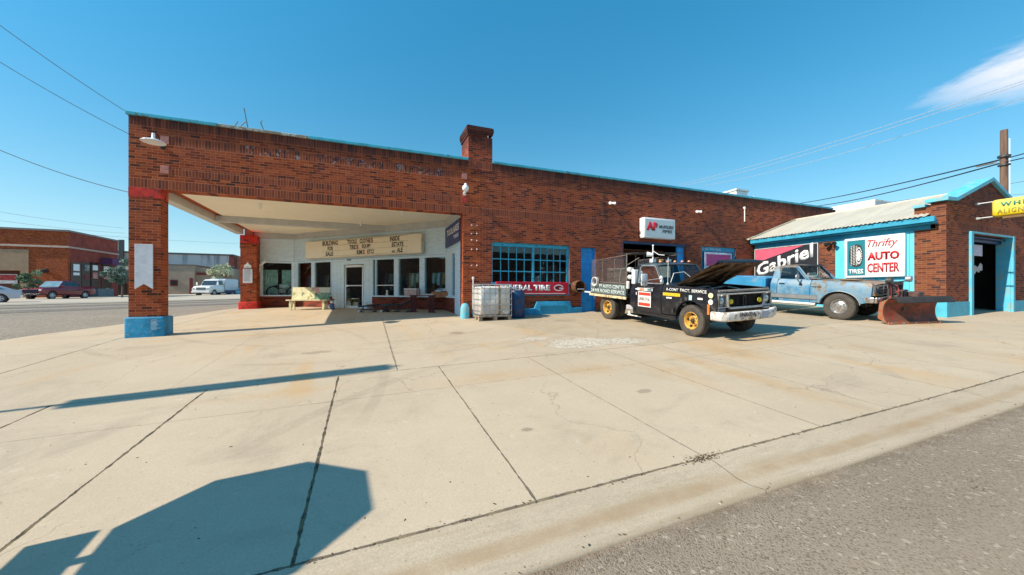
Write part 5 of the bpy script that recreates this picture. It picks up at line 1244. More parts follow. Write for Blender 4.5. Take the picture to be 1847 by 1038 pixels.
def wheel(t, x, y, r, w_, side, rimmat, rr=.21, style='steel', tire_mat=None, hubmat=None, steer=0.0, simple=False):
    """side: -1 right (outer face to -y), +1 left"""
    Mx = Matrix.Translation((x, y, r)) @ Matrix.Rotation(steer, 4, 'Z')
    h = w_/2; s = side
    b = MB(Mx); prof = [(rr, -h*.80), (rr+.03, -h*.98), (r*.86, -h), (r*.965, -h*.86), (r, -h*.62), (r, h*.62), (r*.965, h*.86), (r*.86, h), (rr+.03, h*.98), (rr, h*.80)]
    b.lathe(prof, axis='y', n=40 if not simple else 20, close=True)
    if not simple:
        n = 44
        for k in range(n):     # tread blocks
            for j, (a, c) in enumerate(((-h*.74, -h*.30), (-h*.20, h*.20), (h*.30, h*.74))):
                q0 = 2*math.pi*(k+.5*(j % 2))/n; q1 = q0+2*math.pi/n*.62; ro = r+.008
                P_ = lambda q, rad, yy: (rad*math.cos(q), yy, rad*math.sin(q))
                b.add([P_(q0, r-.004, a), P_(q1, r-.004, a), P_(q1, r-.004, c), P_(q0, r-.004, c), P_(q0, ro, a), P_(q1, ro, a), P_(q1, ro, c), P_(q0, ro, c)], [(4, 5, 6, 7), (0, 1, 5, 4), (1, 2, 6, 5), (2, 3, 7, 6), (3, 0, 4, 7)])
    tw = b.build('wheel', tire_mat or M_tire, t, smooth=40)
    b = MB(Mx)
    if style == 'steel':       # deep dished steel rim with hand holes
        b.lathe([(rr+.005, s*h*.82), (rr-.005, s*h*.92), (rr-.02, s*h*.80), (rr-.035, s*h*.1), (rr*.78, -s*h*.05), (rr*.62, s*h*.05), (rr*.52, s*h*.22), (rr*.30, s*h*.24), (rr*.28, s*h*.2), (0, s*h*.2)], axis='y', n=32, cap=False)
        rim = b.build('rim', rimmat, tw, smooth=50)
        b = MB(Mx)
        for k in range(5):
            a = 2*math.pi*k/5+.5; c = (rr*.70*math.cos(a), s*h*.04, rr*.70*math.sin(a)); b.cyl((c[0], c[1]-.01, c[2]), (c[0], c[1]+s*.035, c[2]), rr*.13, 10)
        b.build('hand_hole', M_black, tw, smooth=50)
        b = MB(Mx); b.cyl((0, s*h*.2, 0), (0, s*h*.62, 0), rr*.24, 16, rr*.20)
        for k in range(8):
            a = 2*math.pi*k/8; b.cyl((rr*.38*math.cos(a), s*h*.2, rr*.38*math.sin(a)), (rr*.38*math.cos(a), s*h*.34, rr*.38*math.sin(a)), rr*.055, 6)
        b.build('hub', hubmat or M_steel, tw, smooth=50)
    elif style == 'chrome':
        b.lathe([(rr+.005, s*h*.82), (rr-.005, s*h*.95), (rr-.03, s*h*.75), (rr*.80, s*h*.45), (rr*.70, s*h*.50), (rr*.55, s*h*.72), (rr*.30, s*h*.80), (rr*.25, s*h*.98), (0, s*h*1.0)], axis='y', n=32, cap=False)
        for k in range(10):
            a = 2*math.pi*k/10; b.box(0, 0, 0, 0, 0, 0) if False else b.cyl((rr*.62*math.cos(a), s*h*.55, rr*.62*math.sin(a)), (rr*.62*math.cos(a), s*h*.72, rr*.62*math.sin(a)), rr*.10, 8)
        b.build('rim', rimmat, tw, smooth=50)
    else:
        b.lathe([(rr+.005, s*h*.80), (rr-.01, s*h*.92), (rr*.85, s*h*.6), (rr*.3, s*h*.75), (0, s*h*.8)], axis='y', n=20, cap=False)
        b.build('rim', rimmat, tw, smooth=50)
        b = MB(Mx)
        for k in range(5):
            a = 2*math.pi*k/5; b.cyl((rr*.6*math.cos(a), s*h*.55, rr*.6*math.sin(a)), (rr*.6*math.cos(a), s*h*.78, rr*.6*math.sin(a)), rr*.16, 8)
        b.build('hand_hole', M_black, tw, smooth=50)
    return tw
def panel(poly, y0, y1, bulge=None, slices=()):
    """side panel outline in x,z extruded in y; bulge(z, x) moves the skin in y"""
    b = MB(); b.prism(poly, y0, y1, 'xz'); return b
def car_panel(t, name, poly, side, yo, th, mat, bulge=None, zs=(), bevel=.006):
    b = MB(); b.prism(poly, side*yo, side*(yo-th), 'xz')
    sl = [((0, 0, z), (0, 0, 1)) for z in zs]
    fn = (lambda c: (c.x, c.y+side*bulge(c.z, c.x), c.z)) if bulge else None
    return b.build(name, mat, t, bevel=bevel, slices=sl, fn=fn, smooth=30)
def bulge_fn(pts):
    def f(z, x):
        for (a, b_), (c, d) in zip(pts, pts[1:]):
            if z <= c: return b_+(d-b_)*max(0, (z-a)/(c-a))
        return pts[-1][1]
    return f
Mglv = glass('car_glass', tint=(.45, .52, .52), dim=.75)
def plane_mesh(pts, th=.006):
    """thin slab from a 3D quad, thickened along its normal"""
    b = MB(); p = [Vector(q) for q in pts]; n = (p[1]-p[0]).cross(p[2]-p[0]).normalized()*th
    b.hexa([*(q-n*.5 for q in p), *(q+n*.5 for q in p)]); return b

# ======================================================= black flatbed with its hood up
WB = 3.24
MT = veh_matrix(7.44+.93*math.cos(R(1.5)), 6.82+.93*math.sin(R(1.5)), R(1.5), WB)
T = vthing('flatbed_truck', 'black flatbed service truck with raised hood, yellow wheels and white lettering', 'truck', MT)
Mbk = paint('truck_black', (.010, .011, .016), .32, .5, 3, dirt=(.075, .062, .050), dirt_amt=.12, dirt_scale=4, coat=.25)
Myl = paint('wheel_yellow', (.66, .36, .060), .6, .15, 8, dirt=(.22, .13, .06), dirt_amt=.28, dirt_scale=14)
Mwb = paint('bumper_white', (.66, .65, .62), .5, .1, 6, dirt=(.34, .25, .17), dirt_amt=.34, dirt_scale=9)
Mdl = paint('truck_dial', (.05, .045, .04), .7, .4, 9)
Mer = paint('engine_dark', (.03, .028, .026), .7, .6, 15)
Mal = paint('aluminium', (.45, .46, .46), .45, .2, 12, metal=.6)
blg = bulge_fn([(.40, -.03), (.60, -.005), (.84, .012), (1.0, .0), (1.16, -.04), (1.24, -.07)])
ZZ = (.5, .6, .72, .84, .95, 1.06, 1.16)
r_f = .385; ax = r_f+.0
for s in (-1, 1):
    # front fender with its wheel opening
    poly = [(.70, .62), (.72, .86), (.70, 1.12), (.66, 1.19), (-.90, 1.235), (-.93, 1.20), (-.93, .46), (-.50, .46)]+arc(0, r_f+.02, .47, 172, 8, 14)+[(.50, .50)]
    car_panel(T, 'fender', poly, s, .96, .10, Mbk, blg, ZZ)
    # door
    poly = [(-.945, .44), (-.945, 1.20), (-.94, 1.235), (-1.93, 1.235), (-1.95, 1.2), (-1.95, .55), (-1.88, .44)]
    d = car_panel(T, 'door', poly, s, .965, .07, Mbk, blg, ZZ)
    b = MB(); b.box(-1.90, -1.74, s*.975-.012, s*.975+.012, 1.05, 1.085); b.build('handle', M_whiteb, d, bevel=.004)
    # cab corner behind the door
    poly = [(-1.965, .50), (-1.965, 1.235), (-2.16, 1.25), (-2.16, .55)]
    car_panel(T, 'cab_corner', poly, s, .955, .30, Mbk, blg, ZZ)
    b = MB(); b.box(-2.1, -.50, s*.86-.05, s*.86+.05, .34, .455); b.build('rocker', Mbk, T, bevel=.02)
# cab shell: floor, cowl, rear wall, roof, pillars
b = MB(); b.box(-2.15, -.60, -.86, .86, .42, .50); b.box(-2.16, -2.10, -.66, .66, .5, 1.24); b.box(-2.16, -2.12, -.84, .84, 1.22, 1.30); b.build('cab_shell', Mbk, T, bevel=.01)
b = MB(); b.hexa([(-.96, -.90, 1.12), (-.62, -.88, 1.12), (-.62, .88, 1.12), (-.96, .90, 1.12), (-1.0, -.86, 1.27), (-.66, -.86, 1.215), (-.66, .86, 1.215), (-1.0, .86, 1.27)]); b.build('cowl', Mbk, T, bevel=.01)
# roof: domed slab
def domed(x0, x1, hw, z, th, crown, name, mat, T, taper=.10):
    b = MB(); n = 8; m = 8; vs = []
    for i in range(n+1):
        for j in range(m+1):
            u = i/n*2-1; v = j/m*2-1; x = (x0+x1)/2+(x1-x0)/2*u; y = hw*v*(1-taper*max(0, u)**2*.3)
            vs.append((x, y, z+crown*(1-u*u)*.6+crown*(1-v*v)-.02*(abs(v)**4)-.015*(abs(u)**4)))
    fs = [(i*(m+1)+j, (i+1)*(m+1)+j, (i+1)*(m+1)+j+1, i*(m+1)+j+1) for i in range(n) for j in range(m)]
    o = len(vs); vs += [(p[0], p[1], z-th) for p in vs]
    fs += [tuple(reversed([k+o for k in f])) for f in fs[:]]
    ring_ = [j for j in range(m+1)]+[i*(m+1)+m for i in range(1, n+1)]+[n*(m+1)+j for j in range(m-1, -1, -1)]+[i*(m+1) for i in range(n-1, 0, -1)]
    for k in range(len(ring_)): a, c = ring_[k], ring_[(k+1) % len(ring_)]; fs.append((a, c, c+o, a+o))
    b.add(vs, fs); return b.build(name, mat, T, smooth=50, bevel=.008)
domed(-2.12, -1.30, .76, 1.775, .035, .030, 'roof', paint('roof_grey', (.07, .10, .12), .35, .2, 3, dirt=(.2, .2, .2), dirt_amt=.1), T)
Mpil = paint('pillar_black', (.014, .018, .024), .35, .3, 4)
for s in (-1, 1):
    b = MB(); b.tube([(-.99, s*.86, 1.25), (-1.33, s*.75, 1.75)], .030, 6); b.build('windshield_pillar', Mpil, T)
    b = MB(); b.hexa([(-2.15, s*.86, 1.24), (-1.93, s*.86, 1.24), (-1.93, s*.80, 1.24), (-2.15, s*.80, 1.24), (-2.11, s*.74, 1.76), (-1.99, s*.74, 1.76), (-1.99, s*.69, 1.76), (-2.11, s*.69, 1.76)]); b.build('rear_pillar', Mpil, T, bevel=.01)
    # door window frame and pane
    pts = [(-1.02, s*.875, 1.245), (-1.34, s*.765, 1.70), (-1.40, s*.755, 1.735), (-1.88, s*.755, 1.735), (-1.93, s*.77, 1.69), (-1.92, s*.87, 1.245)]
    b = MB(); b.tube(pts+[pts[0]], .016, 6); dw = b.build('door_window', paint('seal_grey%d' % (s+1), (.20, .26, .28), .4), T)
    b = MB(); b.add(pts, [tuple(range(6))]); b.build('pane', Mglv, dw, smooth=0)
b = MB(); b.add([(-1.0, -.83, 1.27), (-1.0, .83, 1.27), (-1.32, .72, 1.735), (-1.32, -.72, 1.735)], [(0, 1, 2, 3)]); b.build('windshield', Mglv, T, smooth=0)
b = MB(); b.add([(-2.13, -.66, 1.30), (-2.13, .66, 1.30), (-2.11, .62, 1.70), (-2.11, -.62, 1.70)], [(0, 1, 2, 3)]); b.build('rear_window', Mglv, T, smooth=0)
b = MB(); b.box(-1.95, -1.5, -.62, .62, .5, .92); b.hexa([(-2.05, -.62, .9), (-1.85, -.62, .9), (-1.85, .62, .9), (-2.05, .62, .9), (-2.10, -.60, 1.35), (-1.99, -.60, 1.35), (-1.99, .60, 1.35), (-2.10, .60, 1.35)]); b.build('seat', Mdl, T, bevel=.03)
b = MB(); b.box(-1.1, -.95, -.8, .8, 1.0, 1.24); b.build('dashboard', Mdl, T, bevel=.02)
b = MB(); b.lathe([(.17, -.012), (.19, 0), (.17, .012), (.155, 0)], (0, 0, 0), axis='z', n=20, close=True)
st = b.build('steering_wheel', M_black, T, smooth=50); st.location = (-1.28, .38, 1.20); st.rotation_euler = (0, R(-58), 0)
# orange clearance lamps on the roof, white beacon post
for y in (-.55, -.28, 0, .28, .55):
    b = MB(); b.lathe([(.04, 0), (.038, .02), (.02, .045), (0, .05)], (-1.40, y, 1.83), n=10); b.build('clearance_lamp', paint('lamp_amber', (.62, .30, .16), .4), T, smooth=60)
b = MB(); b.box(-1.80, -1.68, -.56, -.44, 1.83, 1.93); b.cyl((-1.74, -.5, 1.93), (-1.74, -.5, 2.30), .016, 8); b.lathe([(.02, 0), (.028, .015), (.02, .05), (0, .055)], (-1.74, -.5, 2.29), n=10); b.build('beacon_post', M_whiteb, T)
b = MB(); b.cyl((-1.74, -.50, 2.05), (-1.86, -.62, 2.07), .045, 12, .075); b.tube([(-1.74, -.5, 2.16), (-1.62, -.40, 2.05), (-1.5, -.30, 2.03)], .012, 6); b.build('siren_horn', M_whiteb, T)
for k, (x, y) in enumerate(((-1.92, -.35), (-1.90, -.05), (-1.92, .28))):
    b = MB(); b.box(x-.05, x+.05, y-.09, y+.09, 1.84, 1.92); b.build('light_box', [M_whiteb, paint('lens_orange', (.6, .3, .08), .4)][k % 2], T, bevel=.015)
# raised hood with braced brown underside
hl, ha = 1.36, 27
hx, hz_ = -.66, 1.235
Mun = paint('hood_underside', (.17, .098, .05), .8, .5, 4, dirt=(.055, .032, .02), dirt_amt=.4, dirt_scale=5)
Mh = Matrix.Translation((hx, 0, hz_)) @ Matrix.Rotation(R(-ha), 4, 'Y')
b = MB(Mh); n = 10; vs = []; hw0, hw1 = .84, .80
for i in range(n+1):
    u = i/n; x = hl*u; hw = hw0+(hw1-hw0)*u
    for j in range(9):
        v = j/8*2-1; vs.append((x, hw*v, .035*(1-v*v)+.02*math.sin(math.pi*u)-(.05 if abs(v) > .99 else 0)))
b.add(vs, [(i*9+j, (i+1)*9+j, (i+1)*9+j+1, i*9+j+1) for i in range(n) for j in range(8)])
b.add([(hl, -hw1, -.05), (hl, hw1, -.05), (hl+.01, hw1, .0), (hl+.01, 0, .035), (hl+.01, -hw1, .0)], [(0, 1, 2, 3, 4)])
hood = b.build('hood', Mbk, T, smooth=40)
b = MB(Mh)
vs2 = [(p[0], p[1]*.985, min(p[2]-.025, .012)) for p in vs]
b.add([Vector(p) for p in vs2], [(i*9+j, i*9+j+1, (i+1)*9+j+1, (i+1)*9+j) for i in range(n) for j in range(8)])
for (x0, y0, x1, y1) in ((.08, -.75, 1.28, -.72), (.08, .75, 1.28, .72), (.08, -.75, .08, .75), (1.28, -.72, 1.28, .72), (.08, -.70, 1.25, .0), (.08, .70, 1.25, .0), (.1, 0, 1.25, 0)):
    p, q = Vector((x0, y0, -.03)), Vector((x1, y1, -.03)); dd = (q-p).normalized(); nn = Vector((-dd.y, dd.x, 0))*.05
    b.hexa([p-nn+Vector((0, 0, -.035)), q-nn+Vector((0, 0, -.035)), q+nn+Vector((0, 0, -.035)), p+nn+Vector((0, 0, -.035)), p-nn*1.4, q-nn*1.4, q+nn*1.4, p+nn*1.4])
b.build('hood_lining', Mun, hood, smooth=30)
for s in (-1, 1):
    b = MB(); b.tube([(-.55, s*.70, 1.10), (-.35, s*.72, 1.32)], .018, 6); b.tube([(-.62, s*.70, 1.16), (-.35, s*.72, 1.32)], .014, 6); b.build('hood_hinge', M_steel, T)
# engine bay
b = MB(); b.box(-.60, .58, -.84, .84, .62, .68); b.build('bay_floor', Mer, T)
b = MB(); b.box(-.45, .30, -.24, .24, .70, 1.02); b.cyl((-.05, 0, 1.03), (-.05, 0, 1.13), .2, 20); b.cyl((-.05, 0, 1.13), (-.05, 0, 1.15), .05, 8); b.cyl((.32, 0, .9), (.40, 0, .9), .22, 16); b.build('engine', Mer, T, bevel=.015)
b = MB(); b.box(-.30, .02, -.74, -.46, 1.0, 1.16); b.tube([(-.5, .3, 1.1), (-.2, .5, 1.18), (.2, .45, 1.14), (.4, .2, 1.05)], .025, 8); b.build('wash_bottle', paint('bottle_white', (.5, .55, .55), .5, .3, 8), T, bevel=.02)
b = MB(); b.tube([(-.55, -.5, 1.12), (-.2, -.1, 1.2), (.2, -.4, 1.13), (.45, -.2, 1.08)], .02, 8); b.tube([(-.4, .6, 1.15), (0, .35, 1.19), (.35, .55, 1.1)], .018, 8); b.build('hose', paint('hose_pale', (.35, .38, .38), .5), T)
b = MB(); b.box(.46, .52, -.42, .42, .62, 1.14); b.build('radiator', M_black, T, bevel=.01)
# nose: grille frame, headlamps, fog lamps
b = MB(); b.box(.60, .70, -.88, .88, 1.12, 1.17); b.build('nose_rail', paint('nose_primer', (.26, .23, .20), .6, .3, 10), T, bevel=.01)
Mchr = paint('dull_chrome', (.50, .50, .48), .35, .15, 10, metal=.7)
b = MB(); yy = .60
fr = [(-.64, 1.08), (.64, 1.08), (.62, .78), (.55, .74), (-.55, .74), (-.62, .78)]
b.tube([(.735, y, z) for y, z in fr]+[(.735, fr[0][0], fr[0][1])], .020, 8); b.tube([(.735, y*.965, 1.08+(z-1.08)*.93) for y, z in fr]+[(.735, fr[0][0]*.965, 1.08)], .014, 8); gf = b.build('grille_frame', Mchr, T)
b = MB(); b.box(.62, .64, -.60, .60, .70, 1.10)
for k in range(26): y = -.58+k*.0464; b.box(.641, .665, y-.005, y+.005, .72, 1.08)
b.build('grille_core', M_black, gf, smooth=0)
b = MB(); b.box(.67, .70, -.045, -.035, .76, 1.02); b.box(.67, .70, .035, .045, .76, 1.02); b.box(.67, .70, -.035, .035, .76, .775); b.box(.67, .70, -.035, .035, 1.005, 1.02); b.build('latch_bracket', M_steel, gf)
for s in (-1, 1):
    b = MB(); y0, y1 = s*.645, s*.935; ya, yb = min(y0, y1), max(y0, y1)
    b.box(.66, .73, ya, yb, 1.06, 1.10); b.box(.66, .73, ya, yb, .76, .79); b.box(.66, .73, ya, ya+.03, .79, 1.06); b.box(.66, .73, yb-.03, yb, .79, 1.06); b.box(.655, .67, ya+.03, yb-.03, .79, 1.06)
    hb = b.build('headlight_bezel', Mchr, T, bevel=.006)
    b = MB(); b.lathe([(.105, 0), (.10, .02), (.06, .04), (0, .048)], (.672, s*.79, .925), axis='x', n=20); b.build('headlight', paint('lamp_glass%d' % (s+1), (.42, .50, .54), .08, .1, 30, metal=.5), hb, smooth=60)
    b = MB(); b.lathe([(.0, -.03), (.055, -.02), (.062, 0), (.055, .018), (0, .03)], (.72, s*.50, .90), axis='x', n=16); b.build('fog_lamp', paint('lamp_yellow%d' % (s+1), (.80, .60, .02), .3), T, smooth=60)
    b = MB(); b.box(.66, .72, s*.79-.13, s*.79+.13, .68, .74); b.build('turn_lamp', paint('lamp_grey%d' % (s+1), (.28, .30, .31), .3), T, bevel=.01)
    b = MB(); b.box(.48, .54, s*.972-.006, s*.972+.008, .60, .84); b.build('side_marker', paint('marker_orange%d' % (s+1), (.75, .17, .03), .3), T, bevel=.004)
# white front bumper, its far end bent back
b = MB(); pf = [(.0, .0), (.05, .03), (.06, .16), (.05, .20), (.0, .22), (-.02, .20), (-.02, .02)]
def bumper(path, z0, nm, mat):
    b = MB(); vs = []; n = len(pf)
    for (x, y, nx, ny) in path:
        for a, h in pf: vs.append((x+nx*a, y+ny*a, z0+h))
    fs = [(i*n+k, i*n+(k+1) % n, (i+1)*n+(k+1) % n, (i+1)*n+k) for i in range(len(path)-1) for k in range(n)]
    fs += [tuple(range(n)), tuple(range((len(path)-1)*n, len(path)*n))]
    b.add(vs, fs); return b.build(nm, mat, T, smooth=40, bevel=.004)
bp = bumper([(.62, -1.0, .2, -1), (.82, -.97, .8, -.6), (.90, -.86, 1, -.1), (.93, 0, 1, 0), (.91, .66, 1, .05)], .475, 'bumper', Mwb)
bumper([(.86, .67, 1, .1), (.82, .90, .9, .3), (.74, 1.03, .7, .6), (.66, 1.06, .3, 1)], .495, 'bumper_end', Mwb)
text(bp, 'UNIROYAL', (.984, -.56, .575), (.035, 1, 0), (0, 0, 1), .56, .105, paint('stencil_black', (.03, .03, .035), .6), .03, name='lettering')
b = MB(); b.box(.965, .990, .16, .44, .51, .67); lp = b.build('license_plate', paint('plate_grey', (.38, .40, .46), .5, .5, 60), bp, bevel=.004)
# running gear
b = MB(); b.box(-4.0, .55, -.44, -.36, .50, .66); b.box(-4.0, .55, .36, .44, .50, .66); b.box(-.06, .06, -.80, .80, .30, .42); b.cyl((-WB, -.75, .40), (-WB, .75, .40), .07, 12); b.lathe([(0, -.18), (.15, -.1), (.17, 0), (.15, .1), (0, .18)], (-WB, 0, .40), axis='x', n=14); b.box(-1.6, -.4, -.2, .2, .32, .5); b.build('chassis', Mer, T, bevel=.01)
b = MB(); b.box(-2.42, -2.12, -.90, -.58, .40, .56); b.build('step_box', paint('step_grey', (.42, .42, .45), .5, .2, 9), T, bevel=.03)
b = MB(); b.tube([(-2.55, -.70, .22), (-1.95, -.72, .22)], .02, 6); b.box(-2.5, -2.42, -.72, -.68, .22, .34); b.build('air_line', M_white, T)
for s in (-1, 1):
    wheel(T, 0, s*.83, r_f, .225, s, Myl, .215, steer=R(-3 if s < 0 else -3))
    wheel(T, -WB, s*.86, r_f, .205, s, Myl, .215)
    wheel(T, -WB, s*.60, r_f, .205, s, Myl, .215)
# flat bed
Mbd_ = paint('bed_edge_cream', (.66, .56, .34), .6, .15, 8, dirt=(.34, .22, .12), dirt_amt=.35, dirt_scale=9)
bx0, bx1 = -4.05, -2.22
b = MB(); b.box(bx0, bx1, -1.04, 1.04, .78, .82); b.build('bed_deck', Mer, T)
b = MB(); b.box(bx0-.02, bx1+.02, -1.075, -1.041, .73, .805); b.box(bx0-.02, bx1+.02, 1.041, 1.075, .73, .805); b.box(bx0-.035, bx0-.021, -1.0, 1.0, .73, .805); b.build('bed_edge', Mbd_, T, bevel=.004)
b = MB(); b.box(bx0-.42, bx0-.036, -1.0, -.90, .80, .84); b.build('tail_bar', M_white, T, bevel=.004)
for s in (-1, 1):
    b = MB(); b.box(bx0+.02, bx1-.02, s*1.035-.015, s*1.035+.015, .825, 1.16); sb_ = b.build('sideboard', paint('sideboard%d' % (s+1), (.10, .13, .13), .6, .4, 20), T, bevel=.003)
    if s < 0:
        Mtx = paint('hand_lettering', (.60, .68, .66), .7, .15, 30)
        text(sb_, 'THRIFTY AUTO CENTER', (bx0+.06, -1.052, 1.02), (1, 0, 0), (0, 0, 1), bx1-bx0-.12, .115, Mtx, .015)
        text(sb_, '24 HR ROAD SERVICE', (bx0+.06, -1.052, .865), (1, 0, 0), (0, 0, 1), bx1-bx0-.14, .115, Mtx, .015)
# cage: pipe frame with wire mesh, headache rack
Mpp = paint('pipe_rust', (.20, .17, .15), .6, .4, 14, metal=.3)
def cage_side(y):
    b = MB(); z1 = 1.96
    b.tube([(bx0+.05, y, .90), (bx0+.05, y, z1-.06), (bx1-.05, y, z1+.10), (bx1-.05, y, .90)], .014, 8)
    for k in range(1, 3): x = bx0+(bx1-bx0)*k/3; b.tube([(x, y, .90), (x, y, z1-.06+.16*k/3)], .010, 6)
    b.tube([(bx0+.05, y, 1.20), (bx1-.05, y, 1.20)], .014, 6)
    c = b.build('cage_frame', Mpp, T)
    b = MB(); n = 40
    for k in range(n+1):
        x = bx0+.05+(bx1-bx0-.10)*k/n; b.box(x-.0013, x+.0013, y-.0013, y+.0013, 1.20, z1-.06+.16*k/n)
    for k in range(17):
        z = 1.22+k*.045; b.box(bx0+.05, bx1-.05, y-.0013, y+.0013, z-.0013, z+.0013)
    b.build('wire_mesh', M_metal, c, smooth=0)
cage_side(-1.0); cage_side(1.0)
b = MB(); b.tube([(bx1-.05, -1.0, .9), (bx1-.05, -1.0, 2.08), (bx1-.05, 1.0, 2.08), (bx1-.05, 1.0, .9)], .018, 8); b.tube([(bx1-.05, -1.0, 1.75), (bx1+.25, -.8, 1.97)], .012, 6)
for k in range(1, 6): b.tube([(bx1-.05, -1.0+k/3, .9), (bx1-.05, -1.0+k/3, 2.08)], .012, 6)
b.build('headache_rack', Mpp, T)
b = MB(); b.box(bx1-.8, bx1+.35, -.9, .9, 2.10, 2.12); b.build('rack_top', M_steel, T)
# load on the bed
t = MB(MT); t.box(bx0+.25, bx1-.55, -.55, .55, .825, 1.66); o = t.build('tool_crate', paint('crate_brown', (.085, .055, .042), .8, .5, 7), bevel=.02); tag(o, 'big dull brown tool crate inside the wire cage of the flatbed', 'crate')
t = MB(MT); 
for k in range(3): t.lathe([(.13, -.02), (.15, -.02), (.15, .02), (.13, .02)], (bx0+.35, -1.08-.02*k, 1.22), axis='y', n=22, close=True)
o = t.build('hose_coil', M_white, smooth=50); tag(o, 'white coiled hose hung on the side of the flatbed near its tail', 'hose')
for k, (x, y, z, r) in enumerate(((bx1-.02, -.93, 1.62, .075), (bx1-.0, -.93, 1.40, .07))):
    b = MB(); b.cyl((x, y, z), (x+.14, y-.02, z), r, 14, r*.9); b.build('work_lamp', M_white, T)
b = MB(); b.box(bx1+.10, bx1+.24, -.95, -.80, 1.20, 1.62); b.cyl((bx1+.02, -1.0, 1.05), (bx1+.02, -1.0, 1.28), .05, 10); b.build('canister', M_white, T, bevel=.03)
b = MB(); b.tube([(bx1-.3, -.98, .91), (bx1-.38, -.98, 1.3), (bx1-.33, -.98, 1.62), (bx1-.22, -.9, 1.66)], .02, 8); b.build('hook_pipe', paint('pipe_green', (.14, .17, .13), .6), T)
# mirrors
b = MB(); b.box(-1.30, -1.26, -1.34, -1.13, 1.20, 1.52); mr = b.build('mirror', paint('mirror_white', (.66, .72, .76), .4, .1, 9, dirt=(.45, .30, .20), dirt_amt=.3, dirt_scale=12), T, bevel=.02, seg=2)
b = MB(); b.tube([(-1.28, -1.22, 1.20), (-1.28, -1.22, 1.14), (-1.20, -.97, 1.14)], .008, 6); b.tube([(-1.28, -1.15, 1.34), (-.98, -.94, 1.40)], .008, 6); b.tube([(-1.28, -1.15, 1.26), (-.98, -.94, 1.26)], .008, 6); b.build('arm', M_metal, mr)
b = MB(); b.cyl((-.98, -.93, 1.42), (-.94, -.93, 1.43), .055, 12, .03); b.cyl((-.93, -.93, 1.33), (-.98, -.94, 1.32), .05, 12, .03); b.tube([(-.95, -.9, 1.25), (-.95, -.93, 1.45)], .012, 6); b.build('spot_lamp', M_white, T)
# whip antenna and spare wiring on the cowl
b = MB(); b.tube([(-.82, -.86, 1.23), (-.82, -.86, 1.95)], .006, 5); b.lathe([(0, 0), (.025, .02), (.02, .06), (0, .07)], (-.82, -.86, 1.22), n=8); b.build('antenna', M_whiteb, T)
b = MB(); b.tube([(-.97, -.6, 1.28), (-1.15, -.3, 1.52), (-1.16, .1, 1.55), (-1.0, .35, 1.30)], .010, 6); b.build('wiper', M_white, T)
# door and fender graphics, laid on the skin
def graphic(nm, x0, x1, z0, z1, m, y=-.990, parent=T, ext=.004):
    b = MB(); b.box(x0, x1, y-ext, y, z0, z1); return b.build(nm, m, parent, smooth=0)
Mpw = paint('placard_white', (.78, .76, .73), .5, .05, 9, dirt=(.45, .30, .22), dirt_amt=.15, dirt_scale=14)
Mpr = paint('placard_red', (.55, .05, .03), .5, .2, 12)
pl = graphic('door_placard', -1.78, -1.28, .58, 1.01, Mpw, -.988)
graphic('red_bar', -1.755, -1.305, .90, .985, Mpr, -.9925, pl, .002); graphic('red_bar', -1.755, -1.305, .605, .695, Mpr, -.9925, pl, .002)
text(pl, 'UNIROYAL', (-1.755, -.993, .75), (1, 0, 0), (0, 0, 1), .45, .10, paint('placard_black', (.05, .03, .02), .6), .02)
st_ = graphic('door_sticker', -1.82, -1.22, 1.035, 1.11, Mpw, -.985); graphic('sticker_colour', -1.73, -1.55, 1.045, 1.10, paint('stk_orange', (.5, .22, .12), .5, .5, 30), -.9895, st_, .002); graphic('sticker_colour', -1.42, -1.26, 1.045, 1.10, paint('stk_blue', (.10, .22, .32), .5, .5, 30), -.9895, st_, .002)
Mfw = paint('fender_lettering', (.72, .74, .72), .6, .1, 20)
for wd_, xx, ww in (('A-CONT', -.78, .40), ('FACT.', -.32, .30), ('SERVICE', .02, .42)): text(T, wd_, (xx, -.953, 1.085), (1, 0, -.01), (0, 0.0, 1), ww, .075, Mfw, .02, ext=.006)
graphic('yellow_sticker', -.86, -.30, .955, 1.035, paint('stk_yellow', (.66, .42, .02), .5, .25, 25), -.978)
graphic('small_sticker', -.74, -.56, .885, .925, Mpw, -.982); graphic('small_sticker', -.03, .06, .90, 1.02, paint('stk_pale', (.45, .60, .62), .5), -.982); graphic('small_sticker', .22, .36, .93, .975, Mpw, -.982); graphic('small_sticker', -1.87, -1.84, .90, .98, Mpw, -.988)
for z, m in ((1.05, paint('stk_cream', (.72, .70, .40), .5, .3, 30)), (.90, Mpw)):
    b = MB(); b.cyl((.57, -.975, z), (.57, -.985, z), .062, 16); b.build('round_sticker', m, T)
b = MB(); b.box(-.55, -.49, -1.0, -.985, .52, .64); b.build('mud_flap', Mer, T)

# ======================================================= blue pickup with the snow plough
ph = R(7); x0, y0 = 13.52, 6.80
K0 = set(bpy.data.objects)
MP = veh_matrix(x0+.86*math.cos(ph), y0+.86*math.sin(ph), ph, 3.3)
K = vthing('pickup_truck', 'weathered blue pickup with rusty hood parked along the cyan wall, plow at its nose', 'pickup truck', MP)
def blue_rust(nm, rust, fade, x0=0, base=(.042, .185, .33)):
    t = NT(nm); q = t.sep()
    c = t.mix(t.ramp(t.noise(2, 5), .3, .7), base, [k*1.25 for k in base])
    c = t.mix(t.ramp(t.math('ADD', t.noise(2.6, 7, .75), t.math('MULTIPLY', t.math('SUBTRACT', q[2], .95), .22)), .46-fade, .62-fade, 0, .55), c, (.29, .36, .38))
    c = t.mix(t.ramp(t.math('ADD', t.noise(5.5, 8, .75), t.math('MULTIPLY', t.math('SUBTRACT', q[2], 1.0), .25)), .63-rust, .70-rust, 0, .9), c, t.mix(t.noise(20, 3), (.30, .22, .11), (.15, .07, .04)))
    return t.bsdf(c, .45, 0, None, .12)
